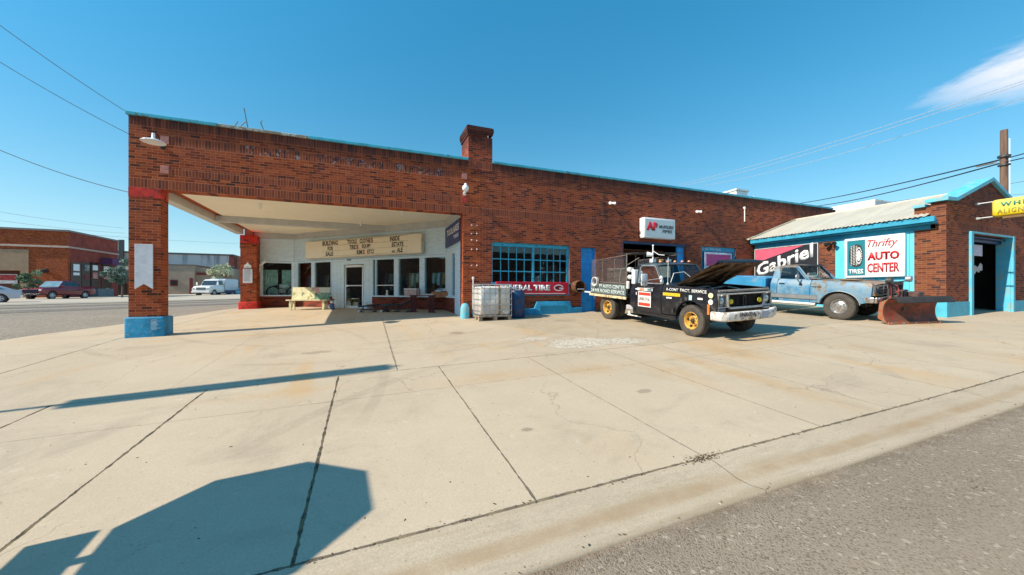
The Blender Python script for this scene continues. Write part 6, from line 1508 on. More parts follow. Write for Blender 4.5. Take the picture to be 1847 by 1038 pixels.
Mpb = blue_rust('pickup_blue', .0, .0); Mpf = blue_rust('pickup_fender', .13, .14); Mph = blue_rust('pickup_hood', .26, .15, base=(.16, .10, .09)); Mpr_ = blue_rust('pickup_roof', .16, .1)
Mstripe = paint('stripe_grey', (.20, .21, .22), .5, .15, 8); Mnerf = paint('bar_white', (.70, .68, .64), .4, .1, 8)
blp = bulge_fn([(.42, -.03), (.62, .0), (.9, .012), (1.10, .0), (1.22, -.05), (1.27, -.09)])
ZP = (.55, .66, .78, .9, 1.0, 1.1, 1.2)
for s in (-1, 1):
    poly = [(.70, .60), (.73, .80), (.74, 1.16), (.70, 1.22), (-.72, 1.265), (-.74, 1.2), (-.74, .48), (-.52, .48)]+arc(0, .42, .49, 172, 10, 14)+[(.52, .54)]
    f_ = car_panel(K, 'fender', poly, s, 1.0, .12, Mpf, blp, ZP)
    b = MB(); pth = [(x, s*1.004, z) for x, z in arc(0, .42, .50, 175, 8, 16)]; b.tube(pth, .012, 6); b.build('arch_trim', Mchr, f_)
    poly = [(-.755, .46), (-.755, 1.265), (-1.66, 1.285), (-1.70, 1.22), (-1.70, .60), (-1.62, .46)]
    d = car_panel(K, 'door', poly, s, 1.0, .08, blue_rust('pickup_door%d' % (s+1), .02, .08), blp, ZP)
    b = MB(); b.box(-1.64, -1.48, s*1.008-.012, s*1.008+.012, 1.10, 1.135); b.build('handle', M_black, d, bevel=.004)
    poly = [(-1.715, .50), (-1.715, 1.285), (-1.92, 1.29), (-1.92, .55)]
    car_panel(K, 'cab_corner', poly, s, .99, .35, Mpb, blp, ZP)
    b = MB(); b.box(-1.90, -.55, s*1.012-.004, s*1.012+.004, .60, .72); b.build('side_stripe', Mstripe, K, smooth=0)
    b = MB(); b.box(-1.90, -.55, s*1.016-.004, s*1.016+.006, .725, .74); b.box(-1.90, -.55, s*1.016-.004, s*1.016+.006, .585, .598); b.build('side_trim', Mchr, K, smooth=0)
    b = MB(); b.tube([(-1.95, s*.98, .42), (-.60, s*.98, .42)], .04, 10); b.build('nerf_bar', Mnerf, K)
    b = MB(); b.box(-1.9, -.6, s*.90-.04, s*.90+.04, .36, .50); b.build('rocker', Mpb, K, bevel=.02)
b = MB(); b.box(-1.92, -.60, -.88, .88, .44, .52); b.box(-1.93, -1.87, -.68, .68, .52, 1.28); b.build('cab_shell', Mpb, K, bevel=.01)
b = MB(); n = 8; vs = []
for i in range(n+1):
    u = i/n; x = .74-1.50*u
    for j in range(9):
        v = j/8*2-1; vs.append((x, (.90+.02*u)*v, 1.165+.055*u+.045*(1-v*v)-(.03 if i == 0 else 0)))
b.add(vs, [(i*9+j, (i+1)*9+j, (i+1)*9+j+1, i*9+j+1) for i in range(n) for j in range(8)])
b.add([(.74, -.90, 1.135), (.74, .90, 1.135), (.74, .9, 1.05), (.74, -.9, 1.05)], [(0, 1, 2, 3)]); b.add([(-.76, -.92, 1.22), (-.76, .92, 1.22), (-.78, .92, 1.0), (-.78, -.92, 1.0)], [(0, 1, 2, 3)])
b.build('hood', Mph, K, smooth=45)
b = MB(); b.box(-.3, .15, -.22, .22, 1.255, 1.30); b.build('hood_scoop', Mph, K, bevel=.02)
domed(-1.90, -1.16, .76, 1.765, .035, .03, 'roof', Mpr_, K)
b = MB(); b.hexa([(-1.22, -.74, 1.77), (-.98, -.72, 1.74), (-.98, .72, 1.74), (-1.22, .74, 1.77), (-1.22, -.74, 1.80), (-.96, -.74, 1.765), (-.96, .74, 1.765), (-1.22, .74, 1.80)]); b.build('sun_visor', M_black, K, bevel=.005)
for s in (-1, 1):
    b = MB(); b.tube([(-.82, s*.90, 1.26), (-1.20, s*.76, 1.75)], .034, 6); b.build('windshield_pillar', Mpb, K)
    b = MB(); b.hexa([(-1.92, s*.90, 1.27), (-1.68, s*.90, 1.27), (-1.68, s*.84, 1.27), (-1.92, s*.84, 1.27), (-1.88, s*.76, 1.76), (-1.73, s*.76, 1.76), (-1.73, s*.71, 1.76), (-1.88, s*.71, 1.76)]); b.build('rear_pillar', Mpb, K, bevel=.01)
    pts = [(-.90, s*.90, 1.275), (-1.22, s*.79, 1.69), (-1.28, s*.775, 1.725), (-1.62, s*.775, 1.725), (-1.68, s*.80, 1.66), (-1.67, s*.90, 1.275)]
    b = MB(); b.tube(pts+[pts[0]], .016, 6); dw = b.build('door_window', Mpb, K)
    b = MB(); b.add(pts, [tuple(range(6))]); b.build('pane', Mglv, dw, smooth=0)
b = MB(); b.add([(-.86, -.86, 1.27), (-.86, .86, 1.27), (-1.19, .73, 1.73), (-1.19, -.73, 1.73)], [(0, 1, 2, 3)]); b.build('windshield', Mglv, K, smooth=0)
b = MB(); b.tube([(-.88, -.02, 1.28), (-1.20, -.02, 1.73)], .012, 6); b.build('windshield_divider', M_white, K)
b = MB(); b.add([(-1.91, -.66, 1.32), (-1.91, .66, 1.32), (-1.89, .62, 1.70), (-1.89, -.62, 1.70)], [(0, 1, 2, 3)]); b.build('rear_window', Mglv, K, smooth=0)
b = MB(); b.box(-1.75, -1.3, -.64, .64, .5, .95); b.hexa([(-1.86, -.64, .93), (-1.68, -.64, .93), (-1.68, .64, .93), (-1.86, .64, .93), (-1.88, -.62, 1.38), (-1.79, -.62, 1.38), (-1.79, .62, 1.38), (-1.88, .62, 1.38)]); b.build('seat', Mdl, K, bevel=.03)
b = MB(); b.box(-.95, -.80, -.8, .8, 1.0, 1.26); b.build('dashboard', M_black, K, bevel=.02)
text(K, 'RAM 250', (-.70, -1.014, 1.02), (1, 0, 0), (0, 0, 1), .24, .04, M_black, .02, ext=.003)
# utility bed
b = MB(); x1b, x0b = -2.05, -4.1
b.box(x0b, x1b, -1.05, -.65, .62, 1.30); b.box(x0b, x1b, .65, 1.05, .62, 1.30); b.box(x0b, x1b, -.649, .649, .80, .86); b.box(x1b-.05, x1b, -.649, .649, .861, 1.30); b.box(x0b, x0b+.05, -.649, .649, .861, 1.25)
bd = b.build('bed', blue_rust('bed_blue', -.03, -.06, base=(.03, .22, .42)), K, bevel=.012)
for s in (-1,):
    for xa in (-2.75, -3.95):
        b = MB(); b.box(xa, xa+.62, s*1.054-.006, s*1.054+.004, .68, 1.22); hd = b.build('locker_door', blue_rust('locker_blue', -.03, -.06, base=(.035, .24, .44)), bd, bevel=.004)
        b = MB(); b.box(xa+.45, xa+.55, s*1.065-.01, s*1.065+.004, .95, .98); b.build('handle', M_metal, hd)
b = MB(); b.box(-4.1, .6, -.42, -.34, .52, .66); b.box(-4.1, .6, .34, .42, .52, .66); b.cyl((-3.3, -.75, .42), (-3.3, .75, .42), .07, 10); b.cyl((0, -.75, .40), (0, .75, .40), .06, 10); b.box(-1.5, -.3, -.3, .3, .36, .6); b.build('chassis', Mer, K)
b = MB(); b.box(-.52, .52, -.86, .86, .62, 1.0); b.build('engine_bay', Mer, K)
# mirror
b = MB(); b.cyl((-1.06, -1.16, 1.38), (-1.03, -1.16, 1.38), .10, 18); mr = b.build('mirror', M_metal, K, smooth=40)
b = MB(); b.tube([(-1.05, -1.16, 1.30), (-1.0, -1.02, 1.12)], .014, 6); b.box(-1.05, -.97, -1.03, -1.0, 1.08, 1.14); b.build('arm', M_black, mr)
# nose
b = MB(); b.box(.70, .76, -.92, .92, .80, 1.13); b.build('grille_shell', Mchr, K, bevel=.012)
b = MB(); b.box(.755, .77, -.58, .58, .85, 1.09); b.build('grille_dark', M_black, K, smooth=0)
b = MB()
for z in (.93, 1.01): b.box(.77, .782, -.58, .58, z-.008, z+.008)
for y in (-.29, 0, .29): b.box(.77, .784, y-.012, y+.012, .85, 1.09)
b.build('grille_bar', Mchr, K, smooth=0)
for s in (-1, 1):
    b = MB(); b.box(.762, .775, s*.75-.14, s*.75+.14, .89, 1.08); b.build('headlight', paint('blue_lamp%d' % (s+1), (.35, .38, .40), .1, .2, 20, metal=.5), K, bevel=.01)
    b = MB(); b.box(.762, .775, s*.75-.14, s*.75+.14, .81, .87); b.build('turn_lamp', paint('blue_turn%d' % (s+1), (.50, .22, .05), .3), K, bevel=.006)
    b = MB(); b.box(.60, .72, s*1.0-.006, s*1.0+.008, .68, .73); b.build('side_marker', paint('amber%d' % (s+1), (.55, .40, .06), .3), K, bevel=.003)
b = MB(); b.box(.80, .86, -1.0, 1.0, .58, .76); b.box(.60, .80, -1.01, -.96, .58, .76); b.box(.60, .80, .96, 1.01, .58, .76); b.build('bumper', paint('bumper_chrome', (.55, .52, .48), .25, .3, 9, metal=.8, dirt=(.22, .10, .05), dirt_amt=.35), K, bevel=.02, seg=2)
b = MB(); b.box(.861, .868, -.62, -.30, .60, .72); b.build('plate', paint('plate_rust', (.22, .05, .03), .6, .4, 30), K)
for s in (-1, 1):
    wheel(K, 0, s*.87, .40, .25, s, paint('pickup_rim%d' % (s+1), (.42, .41, .40), .35, .4, 20, metal=.7), .215, 'chrome', steer=R(-2))
    wheel(K, -3.3, s*.84, .40, .25, s, Mchr, .215, 'chrome')
# ---- snow plough: frame, lamps, curved blade
PL = vthing('snow_plow', 'rust-red snow plow blade with black deflector mounted on the nose of the blue pickup', 'snow plow', MP)
Mpl = paint('plow_red', (.22, .030, .014), .55, .35, 3, dirt=(.13, .055, .03), dirt_amt=.45, dirt_scale=5, coat=.1)
Mpo = paint('plow_orange', (.42, .12, .05), .7, .3, 6, dirt=(.24, .15, .10), dirt_amt=.5, dirt_scale=6)
ba = R(-23); cxp, cyp = 1.30, -.17
Mbl = Matrix.Translation((cxp, cyp, 0)) @ Matrix.Rotation(ba, 4, 'Z')
b = MB(Mbl); hw = .82; n = 12; prf = []
for i in range(n+1):
    a = R(-62+118*i/n); prf.append((.05+.36*(1-math.cos(a))*1.0, .36+.36*math.sin(a)))
prf = [(.0+.30*(1-math.cos(R(-65+125*i/n))), .37+.37*math.sin(R(-65+125*i/n))/math.sin(R(62))) for i in range(n+1)]
vs = []
for y in (-hw, hw):
    for (x, z) in prf: vs.append((x, y, z))
for y in (-hw, hw):
    for (x, z) in prf: vs.append((x-.012, y, z))
m = n+1
fs = [(i, i+1, m+i+1, m+i) for i in range(n)]+[(2*m+i, 3*m+i, 3*m+i+1, 2*m+i+1) for i in range(n)]+[(0, m, 3*m, 2*m), (n, 2*m+n, 3*m+n, m+n)]+[(i, 2*m+i, 2*m+i+1, i+1) for i in range(n)]+[(m+i, m+i+1, 3*m+i+1, 3*m+i) for i in range(n)]
b.add(vs, fs); b.build('blade', Mpl, PL, smooth=40)
for s in (-1, 1):
    b = MB(Mbl); b.prism(prf+[(-.10, .60), (-.12, .15)], s*hw+.001*s, s*(hw+.022), 'xz'); b.build('end_plate', Mpo, PL, bevel=.004)
b = MB(Mbl); b.box(prf[0][0]-.02, prf[0][0]+.012, -hw-.02, hw+.02, -.005, .07); b.build('cutting_edge', Mpo, PL)
for k in range(5):
    b = MB(Mbl); y = -.76+k*.38; b.cyl((prf[0][0]+.012, y, .035), (prf[0][0]+.024, y, .035), .018, 8); b.build('bolt', M_metal, PL)
b = MB(Mbl); top = prf[-1]; dpts = [(top[0]-.03, top[1]-.04), (top[0]+.05, top[1]+.05), (top[0]+.17, top[1]+.03), (top[0]+.24, top[1]-.10), (top[0]+.22, top[1]-.12), (top[0]+.14, top[1]-.02), (top[0]+.04, top[1]-.0)]
b.prism(dpts, -hw+.0, hw+.10, 'xz'); b.build('deflector', paint('rubber_black', (.025, .023, .022), .7, .3, 5), PL, bevel=.006)
b = MB(Mbl); b.tube([(-.04, .5, .30), (-.42, .28, .34)], .035, 6); b.box(-.10, -.02, -.80, .80, .26, .36); b.build('push_arm', Mpl, PL)
b = MB(); b.box(.90, 1.0, -.42, -.34, .40, 1.22); b.box(.90, 1.0, .34, .42, .40, 1.22); b.box(.91, .99, -.33, .33, 1.12, 1.20); b.box(.90, 1.25, -.40, .40, .36, .46); b.box(1.0, 1.12, .05, .33, .48, .98); b.build('lift_frame', paint('frame_dark', (.06, .05, .05), .6, .4, 9), PL, bevel=.006)
b = MB(); b.tube([(.96, -.46, 1.18), (1.0, -.52, .72), (1.02, -.56, .55)], .026, 6); b.tube([(1.0, -.2, 1.15), (1.18, -.2, .60)], .03, 8); b.tube([(1.10, -.42, .95), (1.10, .42, .95)], .02, 6); b.build('lift_strut', paint('strut_red', (.35, .06, .05), .5, .2, 9), PL)
b = MB(); b.box(1.05, 1.35, .35, .80, .74, .90); b.build('pump_box', paint('pump_brown', (.10, .05, .04), .6, .4, 9), PL, bevel=.02)
b = MB(); b.tube([(.95, -.9, 1.20), (.95, -.3, 1.22), (.95, .9, 1.24)], .02, 6); b.build('lamp_bar', paint('frame_dark2', (.06, .05, .05), .6), PL)
for y in (-.55, .98):
    b = MB(); b.cyl((.90, y, 1.30), (1.02, y, 1.30), .095, 16, .11); b.build('plow_lamp', M_metal if y > 0 else M_steel, PL, smooth=40)
b = MB(); b.tube([(1.55, 1.05, .72), (1.60, 1.05, 1.25)], .008, 5); b.build('blade_marker', M_steel, PL)
# the body sits a little lower on its wheels
for o in list(bpy.data.objects):
    if o in K0 or o.type != 'MESH' or o.name.split('.')[0] in ('wheel', 'rim', 'blade', 'end_plate', 'cutting_edge', 'bolt', 'deflector'): continue
    for v in o.data.vertices:
        if v.co.z > .45: v.co.z = .45+(v.co.z-.45)*.90
# debris and rails on the ground between the two trucks
b = MB(); q = at(1390, 569, d=12.5); b.box(11.2, 13.2, 9.0, 9.25, gz(12, 9)-.02, gz(12, 9)+.06); o = b.build('timber', paint('rusty_beam', (.30, .13, .06), .8, .4, 8), bevel=.01); tag(o, 'rusty flat beam lying on the ground beside the blue pickup', 'beam')

# ======================================================= across the side street, far left
def fbox(name, m, parent, x0, x1, y0, y1, z0, z1, **k): b = MB(); b.box(x0, x1, y0, y1, z0, z1); return b.build(name, m, parent, smooth=0, **k)
YB = 62.0; XB = at(122, 500, Y=YB).x
Mrb1 = brick('corner_brick', tint=(.95, .8, .55), dark=.03)
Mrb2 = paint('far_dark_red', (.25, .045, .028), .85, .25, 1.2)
Mtan = paint('tan_render', (.36, .24, .15), .9, .1, 2); Mbrn = paint('brown_panel', (.13, .045, .03), .8, .2, 2)
B1 = thing('corner_building', 'low orange brick corner building with a pale cornice line across the side street', 'building', (XB-12, YB+6, -.8))
zt = at(122, 417, Y=YB).z
fx = lambda px: at(px, 500, Y=YB).x
fz = lambda y, px=60: at(px, y, Y=YB).z
b = MB(); wall_xz(b, -95, XB, -1.2, zt-.1, YB, YB+.4, [(fx(-60), fx(36), -1.2, fz(489))]); b.build('wall', Mrb1, B1, smooth=0)
sy2 = at(213, 434, X=XB).y
fbox('wall', Mrb2, B1, XB-.4, XB, YB+.401, sy2, -1.2, zt-.1); fbox('wall', Mrb2, B1, -95, XB-.401, sy2-.4, sy2, -1.2, zt-.1); fbox('roof', M_steel, B1, -95, XB-.41, YB+.41, sy2-.41, zt-.5, zt-.3)
fbox('coping', paint('coping_grey', (.20, .18, .17), .7), B1, -95, XB+.15, YB-.15, sy2+.1, zt-.099, zt+.12)
fbox('cornice', paint('cornice_pale', (.55, .42, .34), .8), B1, -95, XB+.12, YB-.12, YB-.001, fz(446, 122)-.1, fz(446, 122)+.12); fbox('cornice', paint('cornice_pale_shade', (.45, .32, .26), .8), B1, XB+.001, XB+.12, YB, sy2, fz(446, 122)-.1, fz(446, 122)+.12)  # side cornice uses a darker copy, its shade painted into the colour
fbox('tan_panel', Mtan, B1, -95, fx(52), YB-.05, YB-.001, fz(489)+.01, fz(451)); fbox('tan_panel', Mtan, B1, fx(37), fx(52), YB-.05, YB-.001, -.9, fz(489)+.009)
fbox('shop_recess', Mbrn, B1, fx(-60), fx(36), YB+.8, YB+.9, -.9, fz(489))
t = thing('window_poster', 'white framed red and white shop poster at the far left behind the silver car', 'poster', (fx(10), YB+.7, 1))
fbox('frame', M_white, t, fx(-12), fx(22), YB+.70, YB+.75, fz(512), fz(495)); fbox('print', paint('poster_red', (.45, .05, .05), .6, .6, 3), t, fx(-10), fx(20), YB+.66, YB+.695, fz(506), fz(496.5)); fbox('print', M_whiteb, t, fx(2), fx(18), YB+.65, YB+.659, fz(510.5), fz(507))
b = MB(); b.cyl((fx(84), YB, fz(488)), (fx(82), YB-.9, fz(492)), .25, 12); o = b.build('wall_lamp', M_steel); tag(o, 'small lamp bracket on the sunlit orange brick wall above the red pickup', 'lamp')
# shop windows and posters on the shaded side
sY = lambda px: at(px, 500, X=XB).y
sz = lambda px, y: at(px, y, X=XB).z
def sfac(nm, m, par, pxa, pxb, ya, yb, dx=.05, d0=.002): pm = (pxa+pxb)/2; return fbox(nm, m, par, XB+d0, XB+d0+dx, sY(pxa), sY(pxb), sz(pm, yb), sz(pm, ya))
for k, (pa, pb, mts) in enumerate(((131, 142, ((477, 489, 'w'), (492, 497, 'w'))), (151, 160, ((478, 489, 'g'), (496, 504, 'r'))), (166, 175, ((479, 488, 'w'), (492, 503, 'p'))), (186, 196, ((481, 490, 'w'), (492, 504, 'p'))))):
    wv = sfac('window', paint('far_window%d' % k, (.03, .012, .015), .3), B1, pa-4, pb+4, 474, 528)
    for j, (ya, yb, cc_) in enumerate(mts):
        m = {'w': M_whiteb, 'g': paint('poster_dark', (.2, .22, .2), .6, .9, 3), 'r': paint('poster_maroon', (.25, .03, .03), .6, .4, 3), 'p': paint('poster_pink%d' % k, (.62, .22, .20), .6, .3, 2)}[cc_]
        o = sfac('poster', m, None, pa, pb, ya, yb, .03, .06); tag(o, ['white', 'second white', 'dark patterned', 'maroon', 'third white', 'pink', 'fourth white', 'last pink'][k*2+j]+' poster in the shaded shop windows behind the red pickup', 'poster', 'posters in the far shop windows')
fbox('awning', paint('awning_purple', (.10, .03, .10), .7), B1, XB+.05, XB+1.3, sY(180), sY(200), sz(190, 478), sz(190, 467))
fbox('planter_wall', paint('low_grey_wall', (.22, .22, .22), .8), B1, XB+.06, XB+.9, sY(161), sY(190), -.85, sz(175, 521))
fbox('door', paint('far_door', (.45, .42, .25), .6), B1, XB+.06, XB+.1, sY(189), sY(195), -.85, sz(190, 520))
# white streaked building, tan building and brick building beyond
YC = 93.0; cx_ = lambda px, Y: at(px, 500, Y=Y).x; cz_ = lambda px, y, Y: at(px, y, Y=Y).z
Mst = NT('streaked_white'); q = Mst.sep(); stn = Mst.noise(.55, 6, .75, stretch=(1.2, 1, .12))
Mst.bsdf(Mst.mix(Mst.math('MULTIPLY', Mst.ramp(stn, .46, .64), Mst.ramp(q[2], 3.0, 7.2, .15, .85)), (.60, .60, .57), (.22, .24, .25)), .9)
B2 = thing('streaked_building', 'long pale building with dark rain streaks, beyond the tan one, seen under the canopy', 'building', (cx_(330, YC), YC, -.8))
fbox('wall', Mst.m, B2, cx_(195, YC), cx_(413, YC), YC, YC+14, -1.2, cz_(360, 460, YC)); fbox('coping', paint('dark_coping', (.07, .09, .09), .7), B2, cx_(195, YC)-.2, cx_(413, YC)+.1, YC-.2, YC+14.2, cz_(360, 460, YC)+.001, cz_(360, 460, YC)+.28)
YD = 84.0
B3 = thing('tan_building', 'lower tan stucco building with a small dark red window, in front of the streaked one', 'building', (cx_(330, YD), YD, -.8))
fbox('wall', paint('tan_stucco', (.36, .29, .22), .9, .08, 1), B3, cx_(240, YD), cx_(351, YD), YD, YD+8.5, -1.2, cz_(330, 479, YD)); fbox('wall', paint('tan_shade', (.33, .26, .20), .9, .08, 1), B3, cx_(351, YD)+.001, cx_(351, YD)+5.5, YD+.6, YD+8.5, -1.2, cz_(351, 480, YD)-.3)  # right wing gets a darker tan, the shade of that face put into its colour
xw = cx_(351, YD)
fbox('coping', paint('tan_coping', (.16, .12, .10), .8), B3, cx_(240, YD)-.1, xw+.1, YD-.1, YD+8.6, cz_(330, 479, YD)+.001, cz_(330, 479, YD)+.15)
w_ = fbox('window', paint('far_window_red', (.16, .03, .03), .5), B3, cx_(307, YD), cx_(321, YD), YD-.1, YD-.001, cz_(315, 516, YD), cz_(315, 505, YD)); fbox('pane', M_black, w_, cx_(309, YD), cx_(319, YD), YD-.14, YD-.101, cz_(315, 514, YD), cz_(315, 507, YD))
fbox('door', paint('far_door_red', (.16, .03, .03), .7), B3, cx_(342, YD), cx_(348, YD), YD-.08, YD-.001, -.85, cz_(345, 502, YD)); fbox('fascia', paint('far_fascia_red', (.20, .03, .03), .7), B3, xw+.1, xw+5.4, YD+.45, YD+.599, cz_(360, 496, YD), cz_(360, 492, YD))
B4 = thing('brick_block', 'two-tone red and orange brick block at the right end of the far street', 'building', (cx_(425, 100), 100, -.8))
fbox('wall', paint('far_brick_dark', (.20, .055, .045), .9, .2, 1), B4, cx_(413, 88), cx_(421.5, 88), 88, 99, -1.2, cz_(417, 461, 88)); fbox('wall', paint('far_brick_orange', (.48, .20, .13), .9, .15, 1), B4, cx_(421.5, 90)+.01, cx_(470, 90), 90, 99, -1.2, cz_(425, 463, 90)); fbox('parapet', M_steel, B4, cx_(413, 88)-.1, cx_(421.5, 88), 87.9, 99.1, cz_(417, 461, 88)+.001, cz_(417, 461, 88)+.2)
# small garage front beside the far pillar edge
B5 = thing('dark_shopfront', 'dark red shopfront with a pale sign line, low beside the front pillar', 'shop', (cx_(222, 80), 80, -.8))
fbox('wall', Mbrn, B5, cx_(206, 80), cx_(236, 80), 80, 83, -1.2, cz_(220, 505, 80)); fbox('door', M_black, B5, cx_(212, 80), cx_(228, 80), 79.9, 79.999, -.9, cz_(220, 512, 80)); fbox('sign_band', M_whiteb, B5, cx_(212, 80), cx_(224, 80), 79.85, 79.999, cz_(220, 510, 80), cz_(220, 508.5, 80))
for px in (217, 221):
    b = MB(); p = at(px, 440, d=70); b.box(p.x-.2, p.x+.2, p.y-.2, p.y+.2, 4.5, at(px, 433, d=70).z); o = b.build('flue', M_steel); tag(o, ('left' if px == 217 else 'right')+' one of two thin dark flues above the pale wall left of the front pillar', 'flue', 'two thin flues')

# ---- trees and bushes: tapered trunk, limbs, leaf clumps with gaps
def tree(name, lb, cat, x, y, h, rad, zc, cols, n, leaf, seed, trunk=True, grp=None, flat=1.0):
    r = random.Random(seed); z0 = gz(x, y); t = thing(name, lb, cat, (x, y, z0), grp)
    b = MB()
    if trunk:
        b.tube([(x, y, z0-.1), (x+.05, y, z0+zc*.5), (x-.05, y, z0+zc)], .04*h/3+.04, 8)
        for k in range(6):
            a = k*1.05+r.random(); b.tube([(x, y, z0+zc*.55), (x+rad*.5*math.cos(a), y+rad*.5*math.sin(a), z0+zc+rad*.2*r.random()), (x+rad*.8*math.cos(a), y+rad*.8*math.sin(a), z0+zc+rad*.5*r.random())], .03, 5)
    else: b.tube([(x, y, z0-.1), (x, y, z0+zc)], .03, 6)
    b.build('trunk', paint('bark_'+name+str(seed), (.12, .09, .07), .9), t)
    b = MB(); cl = [(r.gauss(0, .42)*rad, r.gauss(0, .42)*rad, r.uniform(-.8, .9)*rad*flat, rad*r.uniform(.22, .42), r.random()) for _ in range(16)]
    for i in range(n):
        c = r.choice(cl); v = Vector((r.gauss(0, 1), r.gauss(0, 1), r.gauss(0, 1))).normalized()*c[3]*r.uniform(.5, 1.0)
        p = Vector((x+c[0], y+c[1], z0+zc+rad*.35+c[2]))+v; u = Vector((r.gauss(0, 1), r.gauss(0, 1), r.gauss(0, 1))).normalized(); w_ = u.orthogonal().normalized(); s_ = leaf*r.uniform(.6, 1.4)
        b.mat(min(2, int(c[4]*3))); b.add([p-u*s_, p+w_*s_*.5, p+u*s_, p-w_*s_*.5], [(0, 1, 2, 3)])
    b.build('crown', [paint('leaf%d_%d' % (seed, k), c, .8, .25, 3) for k, c in enumerate(cols)], t, smooth=0)
p = at(220, 526, d=44); tree('street_tree', 'grey-green street tree left of the front pillar, before the pale wall', 'tree', p.x, p.y, 4.6, 1.55, 2.5, ((.13, .19, .15), (.20, .27, .21), (.10, .15, .12)), 4200, .12, 11)
p = at(48, 526, d=36.5); tree('street_shrub', 'dull green shrub behind the silver car and red pickup', 'shrub', p.x, p.y, 2.4, .95, 1.5, ((.10, .17, .09), (.17, .24, .13), (.07, .12, .06)), 1300, .10, 12, trunk=False)
p = at(394, 526, d=67.5); tree('blossom_tree', 'pale cream blossoming tree behind the white truck', 'tree', p.x, p.y, 5.0, 1.9, 3.3, ((.62, .62, .42), (.72, .70, .55), (.45, .48, .30)), 1700, .17, 13)
p = at(408, 526, d=72); tree('dark_tree', 'dark leafless-looking tree behind the white truck', 'tree', p.x, p.y, 5.0, 2.4, 2.2, ((.035, .04, .055), (.06, .06, .08), (.03, .035, .04)), 1700, .2, 14)
p = at(424, 526, d=80); tree('dark_tree', 'dark purplish tree beside the rear pillar, before the orange brick block', 'tree', p.x, p.y, 5.0, 2.4, 2.0, ((.07, .04, .06), (.12, .06, .07), (.04, .035, .06)), 1500, .2, 15)

# ---- background vehicles
def car_lofted(name, label, cat, x, y, phi, secs, m, glassz, wheels, r, group=None, rimc=(.5, .5, .5)):
    """secs: cross sections (x, half width low, half width top, z bottom, z top)"""
    M = veh_matrix(x, y, phi, wheels[0]-wheels[1]); t = vthing(name, label, cat, M, group)
    return t, M
def side_solid(t, name, poly, hw, m, bulge=None, bevel=.03, top_in=None, zs=()):
    b = MB(); b.prism(poly, -hw, hw, 'xz')
    def fn(c):
        y = c.y
        if top_in:
            z0, z1, k = top_in; f = max(0, min(1, (c.z-z0)/(z1-z0))); y *= 1-k*f
        return (c.x, y, c.z)
    return b.build(name, m, t, bevel=bevel, fn=fn, slices=[((0, 0, z), (0, 0, 1)) for z in zs], smooth=35, seg=2)
Mcg = paint('dark_car_glass', (.03, .05, .07), .06, .1, 3); Mcgb = paint('bright_car_glass', (.16, .28, .34), .08, .2, 2)
# red pickup
p = at(97, 541, d=33); ph = R(-52)
M = veh_matrix(p.x+1.2*math.cos(ph)-1.9*math.sin(ph)*-1*0, p.y, ph, 3.6)
ph = R(-12); q0 = at(56, 541, d=37.0); M = veh_matrix(q0.x+.85*math.cos(ph), q0.y+.85*math.sin(ph), ph, 3.4)
t = vthing('red_pickup', 'dark red crew-cab pickup parked before the orange brick corner building', 'pickup truck', M)
Mrd = paint('car_red', (.20, .008, .022), .25, .1, 3, coat=.5)
poly = [(.95, .45), (.98, 1.0), (.80, 1.16), (-.75, 1.26), (-3.05, 1.30), (-4.55, 1.34), (-4.60, .55), (-3.9, .5)]+arc(-3.4, .42, .47, 170, 10, 10)+[(-2.9, .40), (-.5, .40)]+arc(0, .42, .47, 170, 10, 10)+[(.5, .45)]
side_solid(t, 'body', poly, .98, Mrd, bevel=.03, top_in=(.9, 1.25, .05), zs=(.9,))
side_solid(t, 'cabin', [(-.70, 1.24), (-1.30, 1.88), (-1.6, 1.94), (-2.65, 1.94), (-2.92, 1.86), (-3.0, 1.26)], .93, Mrd, bevel=.04, top_in=(1.18, 1.85, .18))
side_solid(t, 'side_glass', [(-.95, 1.33), (-1.38, 1.80), (-2.62, 1.85), (-2.86, 1.33)], .945, Mcg, bevel=0, top_in=(1.18, 1.85, .18))
b = MB(); b.hexa([(-.70, -.84, 1.28), (-.70, .84, 1.28), (-.78, .84, 1.28), (-.78, -.84, 1.28), (-1.24, -.74, 1.86), (-1.24, .74, 1.86), (-1.34, .74, 1.86), (-1.34, -.74, 1.86)]); b.build('windshield', Mcgb, t, smooth=0)
b = MB(); b.box(.96, 1.02, -.62, .62, .62, 1.02); b.build('grille', paint('grille_navy', (.01, .012, .03), .3), t, bevel=.02)
b = MB(); b.box(.92, 1.08, -.95, .95, .42, .58); b.build('bumper', paint('bumper_navy', (.015, .015, .03), .3), t, bevel=.03)
for s in (-1, 1):
    b = MB(); b.box(.80, 1.0, s*.80-.13, s*.80+.13, .84, 1.02); b.build('headlight', paint('hl%d' % (s+1), (.6, .62, .62), .1), t, bevel=.03)
    b = MB(); b.box(-.95, -.80, s*1.08-.1, s*1.08+.1, 1.25, 1.42); b.build('mirror', Mrd, t, bevel=.03)
    for wx in (0, -3.4): wheel(t, wx, s*.86, .41, .26, s, M_metal, .26, 'far', simple=True)
b = MB(); b.box(-.78, .78, -.78, .78, 1.03, 1.14) if False else b.box(-4.45, -3.1, -.80, .80, 1.22, 1.345); b.build('bed_well', M_black, t)
